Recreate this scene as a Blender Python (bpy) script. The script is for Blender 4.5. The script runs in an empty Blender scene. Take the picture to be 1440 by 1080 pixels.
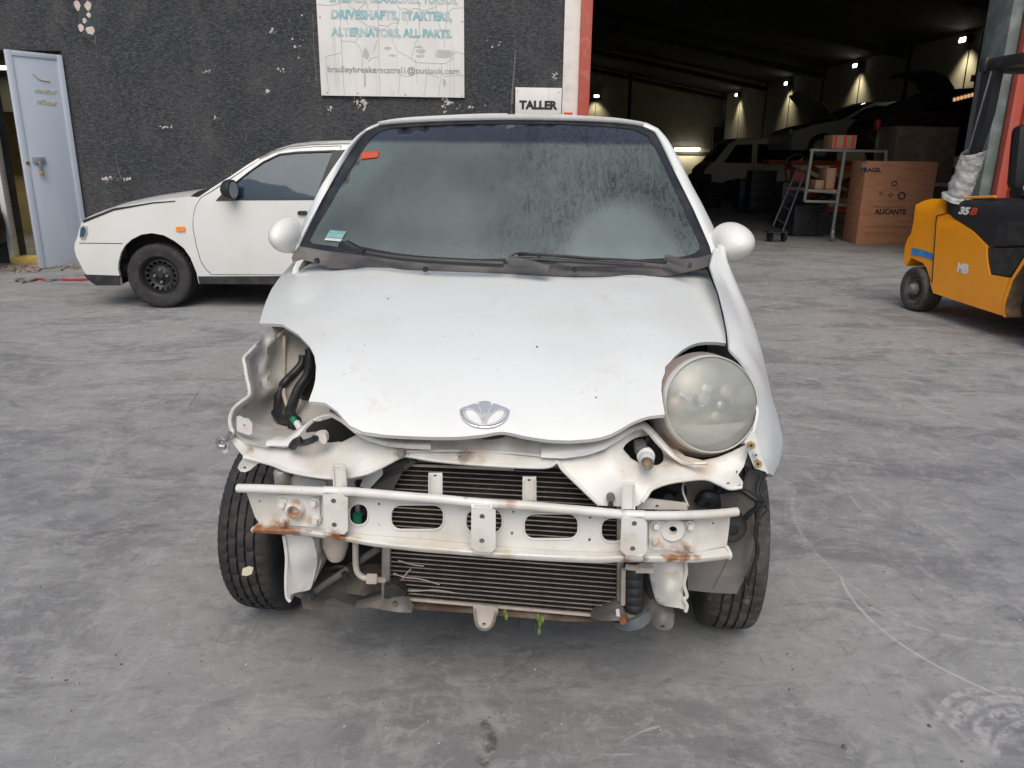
import bpy, bmesh, math, random
import numpy as np
from mathutils import Vector, Matrix, noise
from mathutils.geometry import delaunay_2d_cdt

random.seed(7)
SC = bpy.context.scene
COL = SC.collection
R = math.radians

# ------------------------------------------------------------------ camera
FPX = 1082.0
CAM = Vector((0, 0, 1.32))
ROT = Matrix.Rotation(R(90 - 16.5), 3, 'X') @ Matrix.Rotation(R(0.75), 3, 'Z')
cd = bpy.data.cameras.new('camera')
cam = bpy.data.objects.new('camera', cd); COL.objects.link(cam)
cam.matrix_world = Matrix.Translation(CAM) @ ROT.to_4x4()
cd.sensor_width = 36; cd.lens = FPX * 36 / 1440
cd.clip_start = 0.05; cd.clip_end = 500
SC.camera = cam

# ------------------------------------------------------------------ light
SUN_EL, SUN_AZ = R(52), R(-4)      # azimuth measured from -Y (behind the camera) towards +X
w = bpy.data.worlds.new('World'); SC.world = w; w.use_nodes = True
nt = w.node_tree
bg = nt.nodes['Background']
sky = nt.nodes.new('ShaderNodeTexSky'); sky.sky_type = 'NISHITA'
sky.sun_disc = False
sky.sun_elevation = SUN_EL
sky.air_density = 1.0; sky.dust_density = 3.5; sky.ozone_density = 1.6
sdir = Vector((math.sin(SUN_AZ) * math.cos(SUN_EL), -math.cos(SUN_AZ) * math.cos(SUN_EL), math.sin(SUN_EL)))
sky.sun_rotation = math.atan2(sdir.x, sdir.y)
nt.links.new(sky.outputs[0], bg.inputs[0]); bg.inputs[1].default_value = 0.115
sl = bpy.data.lights.new('sun', 'SUN'); sl.energy = 1.45; sl.angle = R(50); sl.color = (1.0, 0.95, 0.83)
so = bpy.data.objects.new('sun', sl); COL.objects.link(so)
so.rotation_euler = sdir.to_track_quat('Z', 'Y').to_euler(); so.location = (0, -4, 9)
vs = SC.view_settings
vs.view_transform = 'Standard'; vs.look = 'None'; vs.exposure = 0.20; vs.gamma = 1.0; vs.use_curve_mapping = False
SC.cycles.max_bounces = 6; SC.cycles.transparent_max_bounces = 12

# ------------------------------------------------------------------ pixel rays onto known planes
def ray(px, py):
    return (ROT @ Vector(((px - 720) / FPX, -(py - 540) / FPX, -1))).normalized()
def onplane(px, py, p0, n):
    d = ray(px, py); t = (Vector(p0) - CAM).dot(n) / d.dot(n)
    return CAM + d * t
def G(px, py): return onplane(px, py, (0, 0, 0), Vector((0, 0, 1)))

# ------------------------------------------------------------------ helpers
def link(o, parent=None):
    COL.objects.link(o)
    if parent is not None: o.parent = parent
    return o
def tag(o, label=None, cat=None, group=None, kind=None):
    if label: o['label'] = label
    if cat: o['category'] = cat
    if group: o['group'] = group
    if kind: o['kind'] = kind
    return o
def thing(name, label, cat, mat=None, group=None):
    o = bpy.data.objects.new(name, None); COL.objects.link(o)
    o.empty_display_size = 0.2
    if mat is not None: o.matrix_world = mat
    return tag(o, label, cat, group)
def mobj(name, verts, faces, mat, parent=None, ang=40, recalc=True):
    me = bpy.data.meshes.new(name)
    me.from_pydata([tuple(v) for v in verts], [], [tuple(f) for f in faces])
    if recalc:
        bm = bmesh.new(); bm.from_mesh(me)
        bmesh.ops.recalc_face_normals(bm, faces=bm.faces)
        bm.to_mesh(me); bm.free()
    if ang:
        me.polygons.foreach_set('use_smooth', [True] * len(me.polygons))
        me.set_sharp_from_angle(angle=R(ang))
    me.update()
    if mat: me.materials.append(mat)
    o = bpy.data.objects.new(name, me)
    return link(o, parent)

class MB:
    """collects simple solids into one mesh"""
    def __init__(s): s.v = []; s.f = []
    def add(s, v, f):
        n = len(s.v); s.v += [Vector(p) for p in v]; s.f += [tuple(i + n for i in q) for q in f]; return s
    def box(s, c, d, m=None, bev=0.0):
        bm = bmesh.new(); bmesh.ops.create_cube(bm, size=1)
        for v in bm.verts: v.co = Vector((v.co.x * d[0], v.co.y * d[1], v.co.z * d[2]))
        if bev: bmesh.ops.bevel(bm, geom=bm.edges[:], offset=bev, segments=2, profile=0.5, affect='EDGES')
        c = Vector(c)
        vs_ = [(m @ v.co if m is not None else v.co) + c for v in bm.verts]
        bm.verts.index_update()
        s.add(vs_, [[v.index for v in f.verts] for f in bm.faces]); bm.free(); return s
    def bar(s, a, b, wx, wy, up=(0, 0, 1)):
        a, b = Vector(a), Vector(b); d = (b - a); L = d.length; d.normalize()
        up = Vector(up)
        if abs(d.dot(up)) > .98: up = Vector((1, 0, 0))
        x = d.cross(up).normalized(); y = x.cross(d)
        m = Matrix((x, y, d)).transposed()
        return s.box((a + b) / 2, (wx, wy, L), m, min(wx, wy) * .12)
    def tube(s, pts, r, n=10, smooth=True, cap=True):
        pts = [Vector(p) for p in pts]
        if smooth and len(pts) > 2: pts = crom(pts, 5)
        rs = r if callable(r) else (lambda t: r)
        base = len(s.v); k = len(pts); prev = None
        for i, p in enumerate(pts):
            t = (pts[min(i + 1, k - 1)] - pts[max(i - 1, 0)]).normalized()
            if prev is None:
                a = t.orthogonal().normalized()
            else:
                a = (prev - t * prev.dot(t)).normalized()
            prev = a; b = t.cross(a); rr = rs(i / (k - 1))
            for j in range(n):
                th = 2 * math.pi * j / n
                s.v.append(p + (a * math.cos(th) + b * math.sin(th)) * rr)
        for i in range(k - 1):
            for j in range(n):
                j2 = (j + 1) % n
                s.f.append((base + i * n + j, base + i * n + j2, base + (i + 1) * n + j2, base + (i + 1) * n + j))
        if cap:
            s.f.append(tuple(base + j for j in range(n))[::-1]); s.f.append(tuple(base + (k - 1) * n + j for j in range(n)))
        return s
    def lathe(s, prof, c, axis, n=32, fn=None):
        """prof: (radius, along) pairs"""
        ax = Vector(axis).normalized(); a = ax.orthogonal().normalized()
        if abs(ax.z) < .99: a = (Vector((0, 0, 1)) - ax * ax.z).normalized()
        b = ax.cross(a); c = Vector(c); base = len(s.v); k = len(prof)
        for j in range(n):
            th = 2 * math.pi * j / n
            u = a * math.cos(th) + b * math.sin(th)
            for i, (r, h) in enumerate(prof):
                if fn: r = r + fn(i, j)
                s.v.append(c + u * max(r, 1e-5) + ax * h)
        for j in range(n):
            j2 = (j + 1) % n
            for i in range(k - 1):
                s.f.append((base + j * k + i, base + j * k + i + 1, base + j2 * k + i + 1, base + j2 * k + i))
        return s
    def build(s, name, mat, parent=None, ang=40): return mobj(name, s.v, s.f, mat, parent, ang)

def crom(pts, n=6, closed=False):
    out = []; k = len(pts)
    rng = range(k) if closed else range(k - 1)
    for i in rng:
        if closed: p0, p1, p2, p3 = pts[(i - 1) % k], pts[i], pts[(i + 1) % k], pts[(i + 2) % k]
        else: p0, p1, p2, p3 = pts[max(i - 1, 0)], pts[i], pts[i + 1], pts[min(i + 2, k - 1)]
        for j in range(n):
            t = j / n
            out.append(0.5 * ((2 * p1) + (p2 - p0) * t + (2 * p0 - 5 * p1 + 4 * p2 - p3) * t * t + (3 * p1 - p0 - 3 * p2 + p3) * t ** 3))
    if not closed: out.append(pts[-1])
    return out
def resample(pts, n):
    pts = [Vector(p) for p in pts]; d = [0]
    for i in range(1, len(pts)): d.append(d[-1] + (pts[i] - pts[i - 1]).length)
    out = []
    for k in range(n):
        t = d[-1] * k / (n - 1); i = 0
        while i < len(pts) - 2 and d[i + 1] < t: i += 1
        f = (t - d[i]) / max(d[i + 1] - d[i], 1e-9); out.append(pts[i].lerp(pts[i + 1], min(max(f, 0), 1)))
    return out
def smooth2(pts, n=4, closed=True):
    return [(p.x, p.y) for p in crom([Vector((a, b)) for a, b in pts], n, closed)]
def densify(poly, step):
    out = []
    for i in range(len(poly)):
        a, b = poly[i], poly[(i + 1) % len(poly)]
        L = math.hypot(b[0] - a[0], b[1] - a[1]); n = max(1, int(L / step))
        for j in range(n): out.append((a[0] + (b[0] - a[0]) * j / n, a[1] + (b[1] - a[1]) * j / n))
    return out
def inpoly(P, poly):
    x, y = P[:, 0], P[:, 1]; c = np.zeros(len(P), bool)
    q = np.array(poly); n = len(q)
    for i in range(n):
        x1, y1 = q[i]; x2, y2 = q[(i + 1) % n]
        if y1 == y2: continue
        m = ((y1 > y) != (y2 > y)) & (x < (x2 - x1) * (y - y1) / (y2 - y1) + x1)
        c ^= m
    return c
def circle(cx, cy, rx, ry=None, n=16):
    ry = ry or rx
    return [(cx + rx * math.cos(2 * math.pi * i / n), cy + ry * math.sin(2 * math.pi * i / n)) for i in range(n)]
def rrect(x0, y0, x1, y1, r, n=4):
    out = []
    for cx, cy, a in ((x1 - r, y1 - r, 0), (x0 + r, y1 - r, 90), (x0 + r, y0 + r, 180), (x1 - r, y0 + r, 270)):
        for i in range(n + 1):
            t = R(a + 90 * i / n); out.append((cx + r * math.cos(t), cy + r * math.sin(t)))
    return out

def sheet(name, outline, holes, step, mapf, thick, mat, parent=None, ang=35, bend=None):
    """a panel: outline with holes in a 2-D parameter space, mapped to 3-D and given thickness"""
    outline = densify(outline, step); holes = [densify(h, step) for h in holes]
    pts = []; edges = []
    for lp in [outline] + holes:
        b = len(pts); pts += lp; edges += [(b + i, b + (i + 1) % len(lp)) for i in range(len(lp))]
    bp = np.array(pts)
    x0, y0 = bp.min(0); x1, y1 = bp.max(0)
    gx, gy = np.meshgrid(np.arange(x0 + step / 2, x1, step), np.arange(y0 + step / 2, y1, step))
    g = np.stack([gx.ravel(), gy.ravel()], 1)
    if len(g):
        m = inpoly(g, outline)
        for h in holes: m &= ~inpoly(g, h)
        g = g[m]
        if len(g):
            d = np.sqrt(((g[:, None, :] - bp[None, :, :]) ** 2).sum(2)).min(1)
            g = g[d > step * .45]
    allp = [Vector(p) for p in pts] + [Vector(p) for p in g]
    V, E, F, *_ = delaunay_2d_cdt(allp, edges, [], 0, 1e-6)
    P = np.array([(v.x, v.y) for v in V]); F = [f for f in F if len(f) == 3]
    C = np.array([P[list(f)].mean(0) for f in F])
    m = inpoly(C, outline)
    for h in holes: m &= ~inpoly(C, h)
    F = [f for f, k in zip(F, m) if k]
    used = sorted({i for f in F for i in f}); ix = {o: i for i, o in enumerate(used)}
    V3 = [Vector(mapf(P[i][0], P[i][1])) for i in used]; F = [tuple(ix[i] for i in f) for f in F]
    nrm = [Vector() for _ in V3]
    for f in F:
        n = (V3[f[1]] - V3[f[0]]).cross(V3[f[2]] - V3[f[0]])
        for i in f: nrm[i] += n
    nV = len(V3)
    tv = thick if isinstance(thick, Vector) else None
    back = [v + tv if tv is not None else v - n.normalized() * thick for v, n in zip(V3, nrm)]
    cnt = {}
    for f in F:
        for a, b in ((f[0], f[1]), (f[1], f[2]), (f[2], f[0])):
            cnt[(a, b)] = cnt.get((a, b), 0) + 1
    rim = [(a, b) for (a, b) in cnt if (b, a) not in cnt]
    faces = list(F) + [tuple(i + nV for i in f[::-1]) for f in F] + [(b, a, a + nV, b + nV) for a, b in rim]
    return mobj(name, V3 + back, faces, mat, parent, ang)

def loft(name, curves, mat, parent=None, n=40, sub=5, thick=0.0, ang=50, closed=False):
    cs = [resample(c, n) for c in curves]
    rows = []
    cols = [crom([c[i] for c in cs], sub) if len(cs) > 2 else [cs[0][i].lerp(cs[1][i], j / sub) for j in range(sub + 1)] for i in range(n)]
    k = len(cols[0]); V = [p for c in cols for p in c]
    F = [(i * k + j, i * k + j + 1, (i + 1) * k + j + 1, (i + 1) * k + j) for i in range(n - 1) for j in range(k - 1)]
    if thick:
        nrm = [Vector() for _ in V]
        for f in F:
            q = (V[f[1]] - V[f[0]]).cross(V[f[3]] - V[f[0]])
            for i in f: nrm[i] += q
        nV = len(V); V = V + [v - q.normalized() * thick for v, q in zip(V, nrm)]
        cnt = set()
        for f in F:
            for a in range(4): cnt.add((f[a], f[(a + 1) % 4]))
        rim = [(a, b) for (a, b) in cnt if (b, a) not in cnt]
        F = F + [tuple(i + nV for i in f[::-1]) for f in F] + [(b, a, a + nV, b + nV) for a, b in rim]
    return mobj(name, V, F, mat, parent, ang)

def tps(ctrl):
    P = np.array([(a / 100, b / 100) for a, b, _ in ctrl]); v = np.array([c for *_, c in ctrl]); n = len(P)
    def K(d2): return np.where(d2 > 1e-12, d2 * np.log(np.maximum(d2, 1e-12)), 0)
    A = np.zeros((n + 3, n + 3)); A[:n, :n] = K(((P[:, None] - P[None]) ** 2).sum(2)) + np.eye(n) * 1e-3
    A[:n, n] = 1; A[:n, n + 1:] = P; A[n, :n] = 1; A[n + 1:, :n] = P.T
    w_ = np.linalg.solve(A, np.concatenate([v, [0, 0, 0]]))
    def f(x, y):
        q = np.array((x / 100, y / 100)); return float(K(((P - q) ** 2).sum(1)) @ w_[:n] + w_[n] + q @ w_[n + 1:])
    return f

def text(name, s, origin, xd, yd, width, height, mat, parent=None, ext=0.002, bold=0.0, shear=0.0, spacing=1.0):
    cu = bpy.data.curves.new(name, 'FONT'); cu.body = s; cu.size = 1; cu.offset = bold; cu.shear = shear
    cu.space_character = spacing; cu.resolution_u = 3; cu.extrude = 0.5
    o = bpy.data.objects.new(name, cu); COL.objects.link(o)
    dg = bpy.context.evaluated_depsgraph_get(); dg.update()
    me = bpy.data.meshes.new_from_object(o.evaluated_get(dg))
    bpy.data.objects.remove(o); bpy.data.curves.remove(cu)
    co = np.array([v.co for v in me.vertices]); lo, hi = co.min(0), co.max(0)
    xd = Vector(xd).normalized(); yd = Vector(yd).normalized(); zd = xd.cross(yd)
    for v in me.vertices:
        u = (v.co.x - lo[0]) / (hi[0] - lo[0]) * width; t = (v.co.y - lo[1]) / (hi[1] - lo[1]) * height
        k = (v.co.z + .5) * ext
        v.co = Vector(origin) + xd * u + yd * t + zd * k
    me.materials.clear(); me.materials.append(mat); me.name = name
    ob = bpy.data.objects.new(name, me); return link(ob, parent)

def copy_tree(o, parent=None):
    c = o.copy(); COL.objects.link(c)
    if parent is not None: c.parent = parent
    for ch in list(o.children): copy_tree(ch, c)
    return c

# ------------------------------------------------------------------ materials
def nn(nt, typ, **kw):
    n = nt.nodes.new('ShaderNode' + typ)
    for k, v in kw.items():
        if k in n.inputs:
            if isinstance(v, bpy.types.NodeSocket): nt.links.new(v, n.inputs[k])
            else: n.inputs[k].default_value = v
        else: setattr(n, k, v)
    return n
def math_(nt, op, a, b=None, clamp=False):
    n = nt.nodes.new('ShaderNodeMath'); n.operation = op; n.use_clamp = clamp
    for i, v in enumerate((a, b)):
        if v is None: continue
        if isinstance(v, bpy.types.NodeSocket): nt.links.new(v, n.inputs[i])
        else: n.inputs[i].default_value = v
    return n.outputs[0]
def c4(c): return (c[0], c[1], c[2], 1.0) if len(c) == 3 else c
def mixc(nt, f, a, b):
    n = nt.nodes.new('ShaderNodeMix'); n.data_type = 'RGBA'
    for i, v in ((0, f), (6, a), (7, b)):
        if isinstance(v, bpy.types.NodeSocket): nt.links.new(v, n.inputs[i])
        else: n.inputs[i].default_value = v if i == 0 else c4(v)
    return n.outputs[2]
def ramp(nt, f, lo, hi, smooth=True):
    n = nt.nodes.new('ShaderNodeMapRange'); n.interpolation_type = 'SMOOTHSTEP' if smooth else 'LINEAR'
    nt.links.new(f, n.inputs[0]); n.inputs[1].default_value = lo; n.inputs[2].default_value = hi
    return n.outputs[0]
def coord(nt, scale=(1, 1, 1), rot=(0, 0, 0), loc=(0, 0, 0)):
    t = nt.nodes.new('ShaderNodeTexCoord'); m = nt.nodes.new('ShaderNodeMapping')
    nt.links.new(t.outputs['Object'], m.inputs[0])
    m.inputs['Scale'].default_value = scale; m.inputs['Rotation'].default_value = rot; m.inputs['Location'].default_value = loc
    return m.outputs[0]
def noi(nt, vec, scale, detail=4, rough=.55, dist=0.0):
    n = nn(nt, 'TexNoise', Scale=scale, Detail=detail, Roughness=rough, Distortion=dist)
    nt.links.new(vec, n.inputs['Vector']); return n.outputs[0]
def base_mat(name):
    m = bpy.data.materials.new(name); m.use_nodes = True
    return m, m.node_tree, m.node_tree.nodes['Principled BSDF']
def pbr(name, col, rough=.5, metal=0.0, col2=None, nscale=6, lo=.42, hi=.7, bump=0.0, bscale=60, coat=0.0,
        stretch=(1, 1, 1), chips=None, spots=None, rvar=.12, dirt=None, spec=None):
    m, nt, b = base_mat(name); v = coord(nt, stretch); vu = coord(nt)
    c = None
    if col2 is not None:
        c = mixc(nt, ramp(nt, noi(nt, v, nscale, 6, .6), lo, hi), col, col2)
    if dirt:   # (colour, scale, lo, hi)
        c = mixc(nt, ramp(nt, noi(nt, vu, dirt[1], 8, .65, .6), dirt[2], dirt[3]), c if c else col, dirt[0])
    if chips:  # (colour, scale, threshold)
        vo = nn(nt, 'TexVoronoi', Scale=chips[1], Randomness=1.0); nt.links.new(vu, vo.inputs['Vector'])
        n2 = ramp(nt, noi(nt, vu, chips[1] * .35, 2), .56, .62)
        f = math_(nt, 'MULTIPLY', ramp(nt, vo.outputs['Distance'], chips[2], chips[2] * .6), n2)
        c = mixc(nt, f, c if c else col, chips[0])
    for (p, r, sc, amt) in (spots or []):
        d = nn(nt, 'VectorMath', operation='DISTANCE'); nt.links.new(vu, d.inputs[0]); d.inputs[1].default_value = p
        nz = noi(nt, vu, 26, 6, .7)
        e = math_(nt, 'ADD', math_(nt, 'DIVIDE', d.outputs['Value'], r), math_(nt, 'MULTIPLY', math_(nt, 'SUBTRACT', nz, .5), 1.7))
        f = math_(nt, 'MULTIPLY', ramp(nt, e, 1.0, .35), amt)
        c = mixc(nt, f, c if c else col, sc)
    if c: nt.links.new(c, b.inputs['Base Color'])
    else: b.inputs['Base Color'].default_value = c4(col)
    b.inputs['Metallic'].default_value = metal
    if spec is not None: b.inputs['Specular IOR Level'].default_value = spec
    if rvar:
        q = nt.nodes.new('ShaderNodeMapRange'); nt.links.new(noi(nt, vu, 9, 6, .6), q.inputs[0])
        q.inputs[3].default_value = max(rough - rvar, .02); q.inputs[4].default_value = min(rough + rvar, 1)
        nt.links.new(q.outputs[0], b.inputs['Roughness'])
    else: b.inputs['Roughness'].default_value = rough
    if coat: b.inputs['Coat Weight'].default_value = coat; b.inputs['Coat Roughness'].default_value = .08
    if bump:
        bp = nn(nt, 'Bump', Strength=bump, Distance=.004); nt.links.new(noi(nt, vu, bscale, 5, .6), bp.inputs['Height'])
        nt.links.new(bp.outputs[0], b.inputs['Normal'])
    return m
def emit(name, col, s):
    m, nt, b = base_mat(name); b.inputs['Base Color'].default_value = c4(col)
    b.inputs['Emission Color'].default_value = c4(col); b.inputs['Emission Strength'].default_value = s
    return m
def glass(name, tint, haze=0.0, hazecol=(.3, .33, .33), rough=.02, gfac=1.0):
    m = bpy.data.materials.new(name); m.use_nodes = True; nt = m.node_tree
    nt.nodes.remove(nt.nodes['Principled BSDF']); out = nt.nodes['Material Output']
    tr = nn(nt, 'BsdfTransparent', Color=c4(tint)); df = nn(nt, 'BsdfDiffuse', Color=c4(hazecol))
    gl = nn(nt, 'BsdfGlossy', Roughness=rough, Color=(gfac, gfac, gfac, 1)); fr = nn(nt, 'Fresnel', IOR=1.5)
    m1 = nn(nt, 'MixShader', Fac=haze); nt.links.new(tr.outputs[0], m1.inputs[1]); nt.links.new(df.outputs[0], m1.inputs[2])
    m2 = nn(nt, 'MixShader'); nt.links.new(fr.outputs[0], m2.inputs[0])
    nt.links.new(m1.outputs[0], m2.inputs[1]); nt.links.new(gl.outputs[0], m2.inputs[2])
    nt.links.new(m2.outputs[0], out.inputs[0])
    return m, nt, tr, m1, df

DUST = (.42, .36, .30)
M = {}
M['paint'] = pbr('white_car_paint', (.745, .76, .745), .34, col2=(.70, .71, .69), nscale=3, coat=.3, rvar=.08,
                 chips=((.10, .085, .07), 55, .075), dirt=((.64, .60, .53), 9, .60, .80))
M['roofpaint'] = pbr('dusty_roof_paint', (.74, .71, .66), .5, col2=(.60, .54, .46), nscale=5)
M['frame'] = pbr('body_shell_paint', (.70, .69, .66), .42, col2=(.58, .54, .48), nscale=7, rvar=.1, coat=.1,
                 dirt=((.42, .34, .26), 13, .53, .78), chips=((.16, .09, .05), 60, .07))
M['apron'] = pbr('inner_wing_paint', (.70, .67, .62), .55, col2=(.52, .48, .43), nscale=6, dirt=((.36, .28, .20), 8, .58, .8))
M['blackplastic'] = pbr('black_plastic', (.022, .022, .024), .5, col2=(.05, .048, .046), nscale=12, bump=.2)
M['greyplastic'] = pbr('dusty_grey_plastic', (.085, .082, .08), .65, col2=(.17, .155, .14), nscale=7, bump=.3)
M['liner'] = pbr('wheel_arch_liner_plastic', (.13, .125, .12), .6, col2=(.20, .18, .16), nscale=5, dirt=((.27, .22, .18), 6, .55, .78))
M['dirtysteel'] = pbr('dirty_steel', (.16, .15, .14), .65, .2, col2=(.27, .24, .21), nscale=14, bump=.3)
M['rubber'] = pbr('tyre_rubber', (.022, .021, .022), .75, col2=(.045, .043, .042), nscale=14, bump=.4, bscale=90, dirt=((.10, .09, .08), 22, .62, .84))
M['mudrubber'] = pbr('muddy_tyre_rubber', (.04, .037, .034), .8, col2=(.09, .08, .07), nscale=10, bump=.5, dirt=((.22, .19, .155), 26, .53, .78))
M['hose'] = pbr('rubber_hose', (.015, .016, .019), .45, col2=(.04, .04, .045), nscale=20)
M['chrome'] = pbr('chrome', (.72, .72, .72), .26, .7, rvar=.05)
M['alu'] = pbr('dusty_aluminium', (.46, .43, .40), .45, .6, col2=(.30, .26, .23), nscale=20)
M['fin'] = pbr('radiator_fins', (.060, .048, .042), .8, col2=(.03, .026, .024), nscale=30, stretch=(30, 1, 1), dirt=((.20, .16, .13), 7, .55, .8), bump=1.0, bscale=150)
M['black'] = pbr('black_rubber_trim', (.018, .018, .02), .5)
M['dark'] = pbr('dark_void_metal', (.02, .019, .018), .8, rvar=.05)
M['fabric'] = pbr('seat_fabric', (.10, .11, .12), .95, col2=(.15, .15, .16), nscale=30)
M['orange'] = pbr('forklift_orange_paint', (1.0, .37, .010), .34, col2=(.95, .33, .010), nscale=3, coat=.4, dirt=((.42, .20, .05), 8, .66, .85))
M['redsteel'] = pbr('red_painted_steel', (.44, .075, .05), .5, col2=(.40, .10, .07), nscale=4, stretch=(4, 4, .6), dirt=((.50, .22, .17), 6, .56, .8))
M['whitepier'] = pbr('white_painted_pier', (.76, .71, .66), .7, col2=(.64, .58, .53), nscale=5, dirt=((.45, .33, .26), 4, .66, .8))
M['greycol'] = pbr('grey_green_column', (.12, .145, .14), .6, col2=(.20, .23, .22), nscale=5, chips=((.5, .5, .48), 20, .12))
M['carton'] = pbr('brown_cardboard', (.44, .205, .11), .8, col2=(.34, .155, .08), nscale=3, stretch=(1, 1, 6))
M['carton2'] = pbr('pale_cardboard', (.42, .27, .17), .8, col2=(.36, .22, .14), nscale=4)
M['ink'] = pbr('black_print', (.025, .025, .028), .7, rvar=.02)
M['redtape'] = pbr('red_tape', (.62, .07, .03), .5)
M['seatpaint'] = pbr('cream_white_car_paint', (.70, .705, .685), .32, col2=(.67, .665, .63), nscale=2, coat=.5, dirt=((.55, .51, .44), 3, .62, .82), rvar=.06)
M['clear'] = None
M['bubble'] = pbr('bubble_wrap', (.55, .54, .52), .25, col2=(.36, .35, .33), nscale=26, bump=1.0, bscale=55)
M['concretewall'] = pbr('precast_concrete', (.46, .43, .37), .85, col2=(.38, .35, .30), nscale=2, bump=.2)
M['roofdark'] = pbr('roof_sheeting', (.05, .05, .05), .85, col2=(.03, .03, .03), nscale=3)
M['doorpaint'] = pbr('blue_grey_door_paint', (.48, .53, .60), .45, col2=(.54, .58, .64), nscale=2, stretch=(1, 1, .25), dirt=((.50, .52, .54), 3, .60, .8), chips=((.2, .12, .07), 24, .06))
M['whitemetal'] = pbr('white_metal', (.62, .63, .62), .5, col2=(.5, .5, .48), nscale=5)
M['steel'] = pbr('galvanised_steel', (.40, .41, .42), .4, .7, col2=(.3, .3, .3), nscale=12)
M['blue'] = pbr('blue_tape', (.05, .22, .55), .6, col2=(.09, .30, .62), nscale=14)
M['yellow'] = pbr('faded_yellow_paint', (.60, .42, .10), .7, col2=(.35, .28, .14), nscale=14)
M['redchain'] = pbr('red_chain_paint', (.48, .04, .04), .5)
M['cart'] = pbr('grey_green_tube_paint', (.17, .20, .195), .5)
M['purple'] = pbr('purple_blue_paint', (.018, .018, .035), .5)
M['orangerack'] = pbr('orange_rack_paint', (.55, .10, .03), .5)
M['tan'] = pbr('beige_pipe', (.56, .49, .43), .5, .1, col2=(.42, .35, .29), nscale=20)
M['yellowbolt'] = pbr('zinc_bolt', (.60, .45, .20), .4, .7)
M['green'] = pbr('green_clip', (.01, .22, .12), .4)
M['leaf'] = pbr('leaf', (.16, .22, .04), .6)
M['rust'] = pbr('rust', (.24, .09, .035), .85, col2=(.12, .05, .02), nscale=40)
M['amber'] = pbr('amber_plastic', (.85, .25, .03), .25)
M['silverpaint'] = pbr('silver_grey_paint', (.34, .345, .31), .35, .3)
M['maroon'] = pbr('dark_red_paint', (.025, .009, .010), .3)
M['vanpaint'] = pbr('white_van_paint', (.60, .58, .50), .5)
M['film'] = pbr('stretch_wrapped_dark_board', (.17, .12, .085), .14, col2=(.24, .17, .12), nscale=6, bump=1.0, bscale=16)

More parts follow.
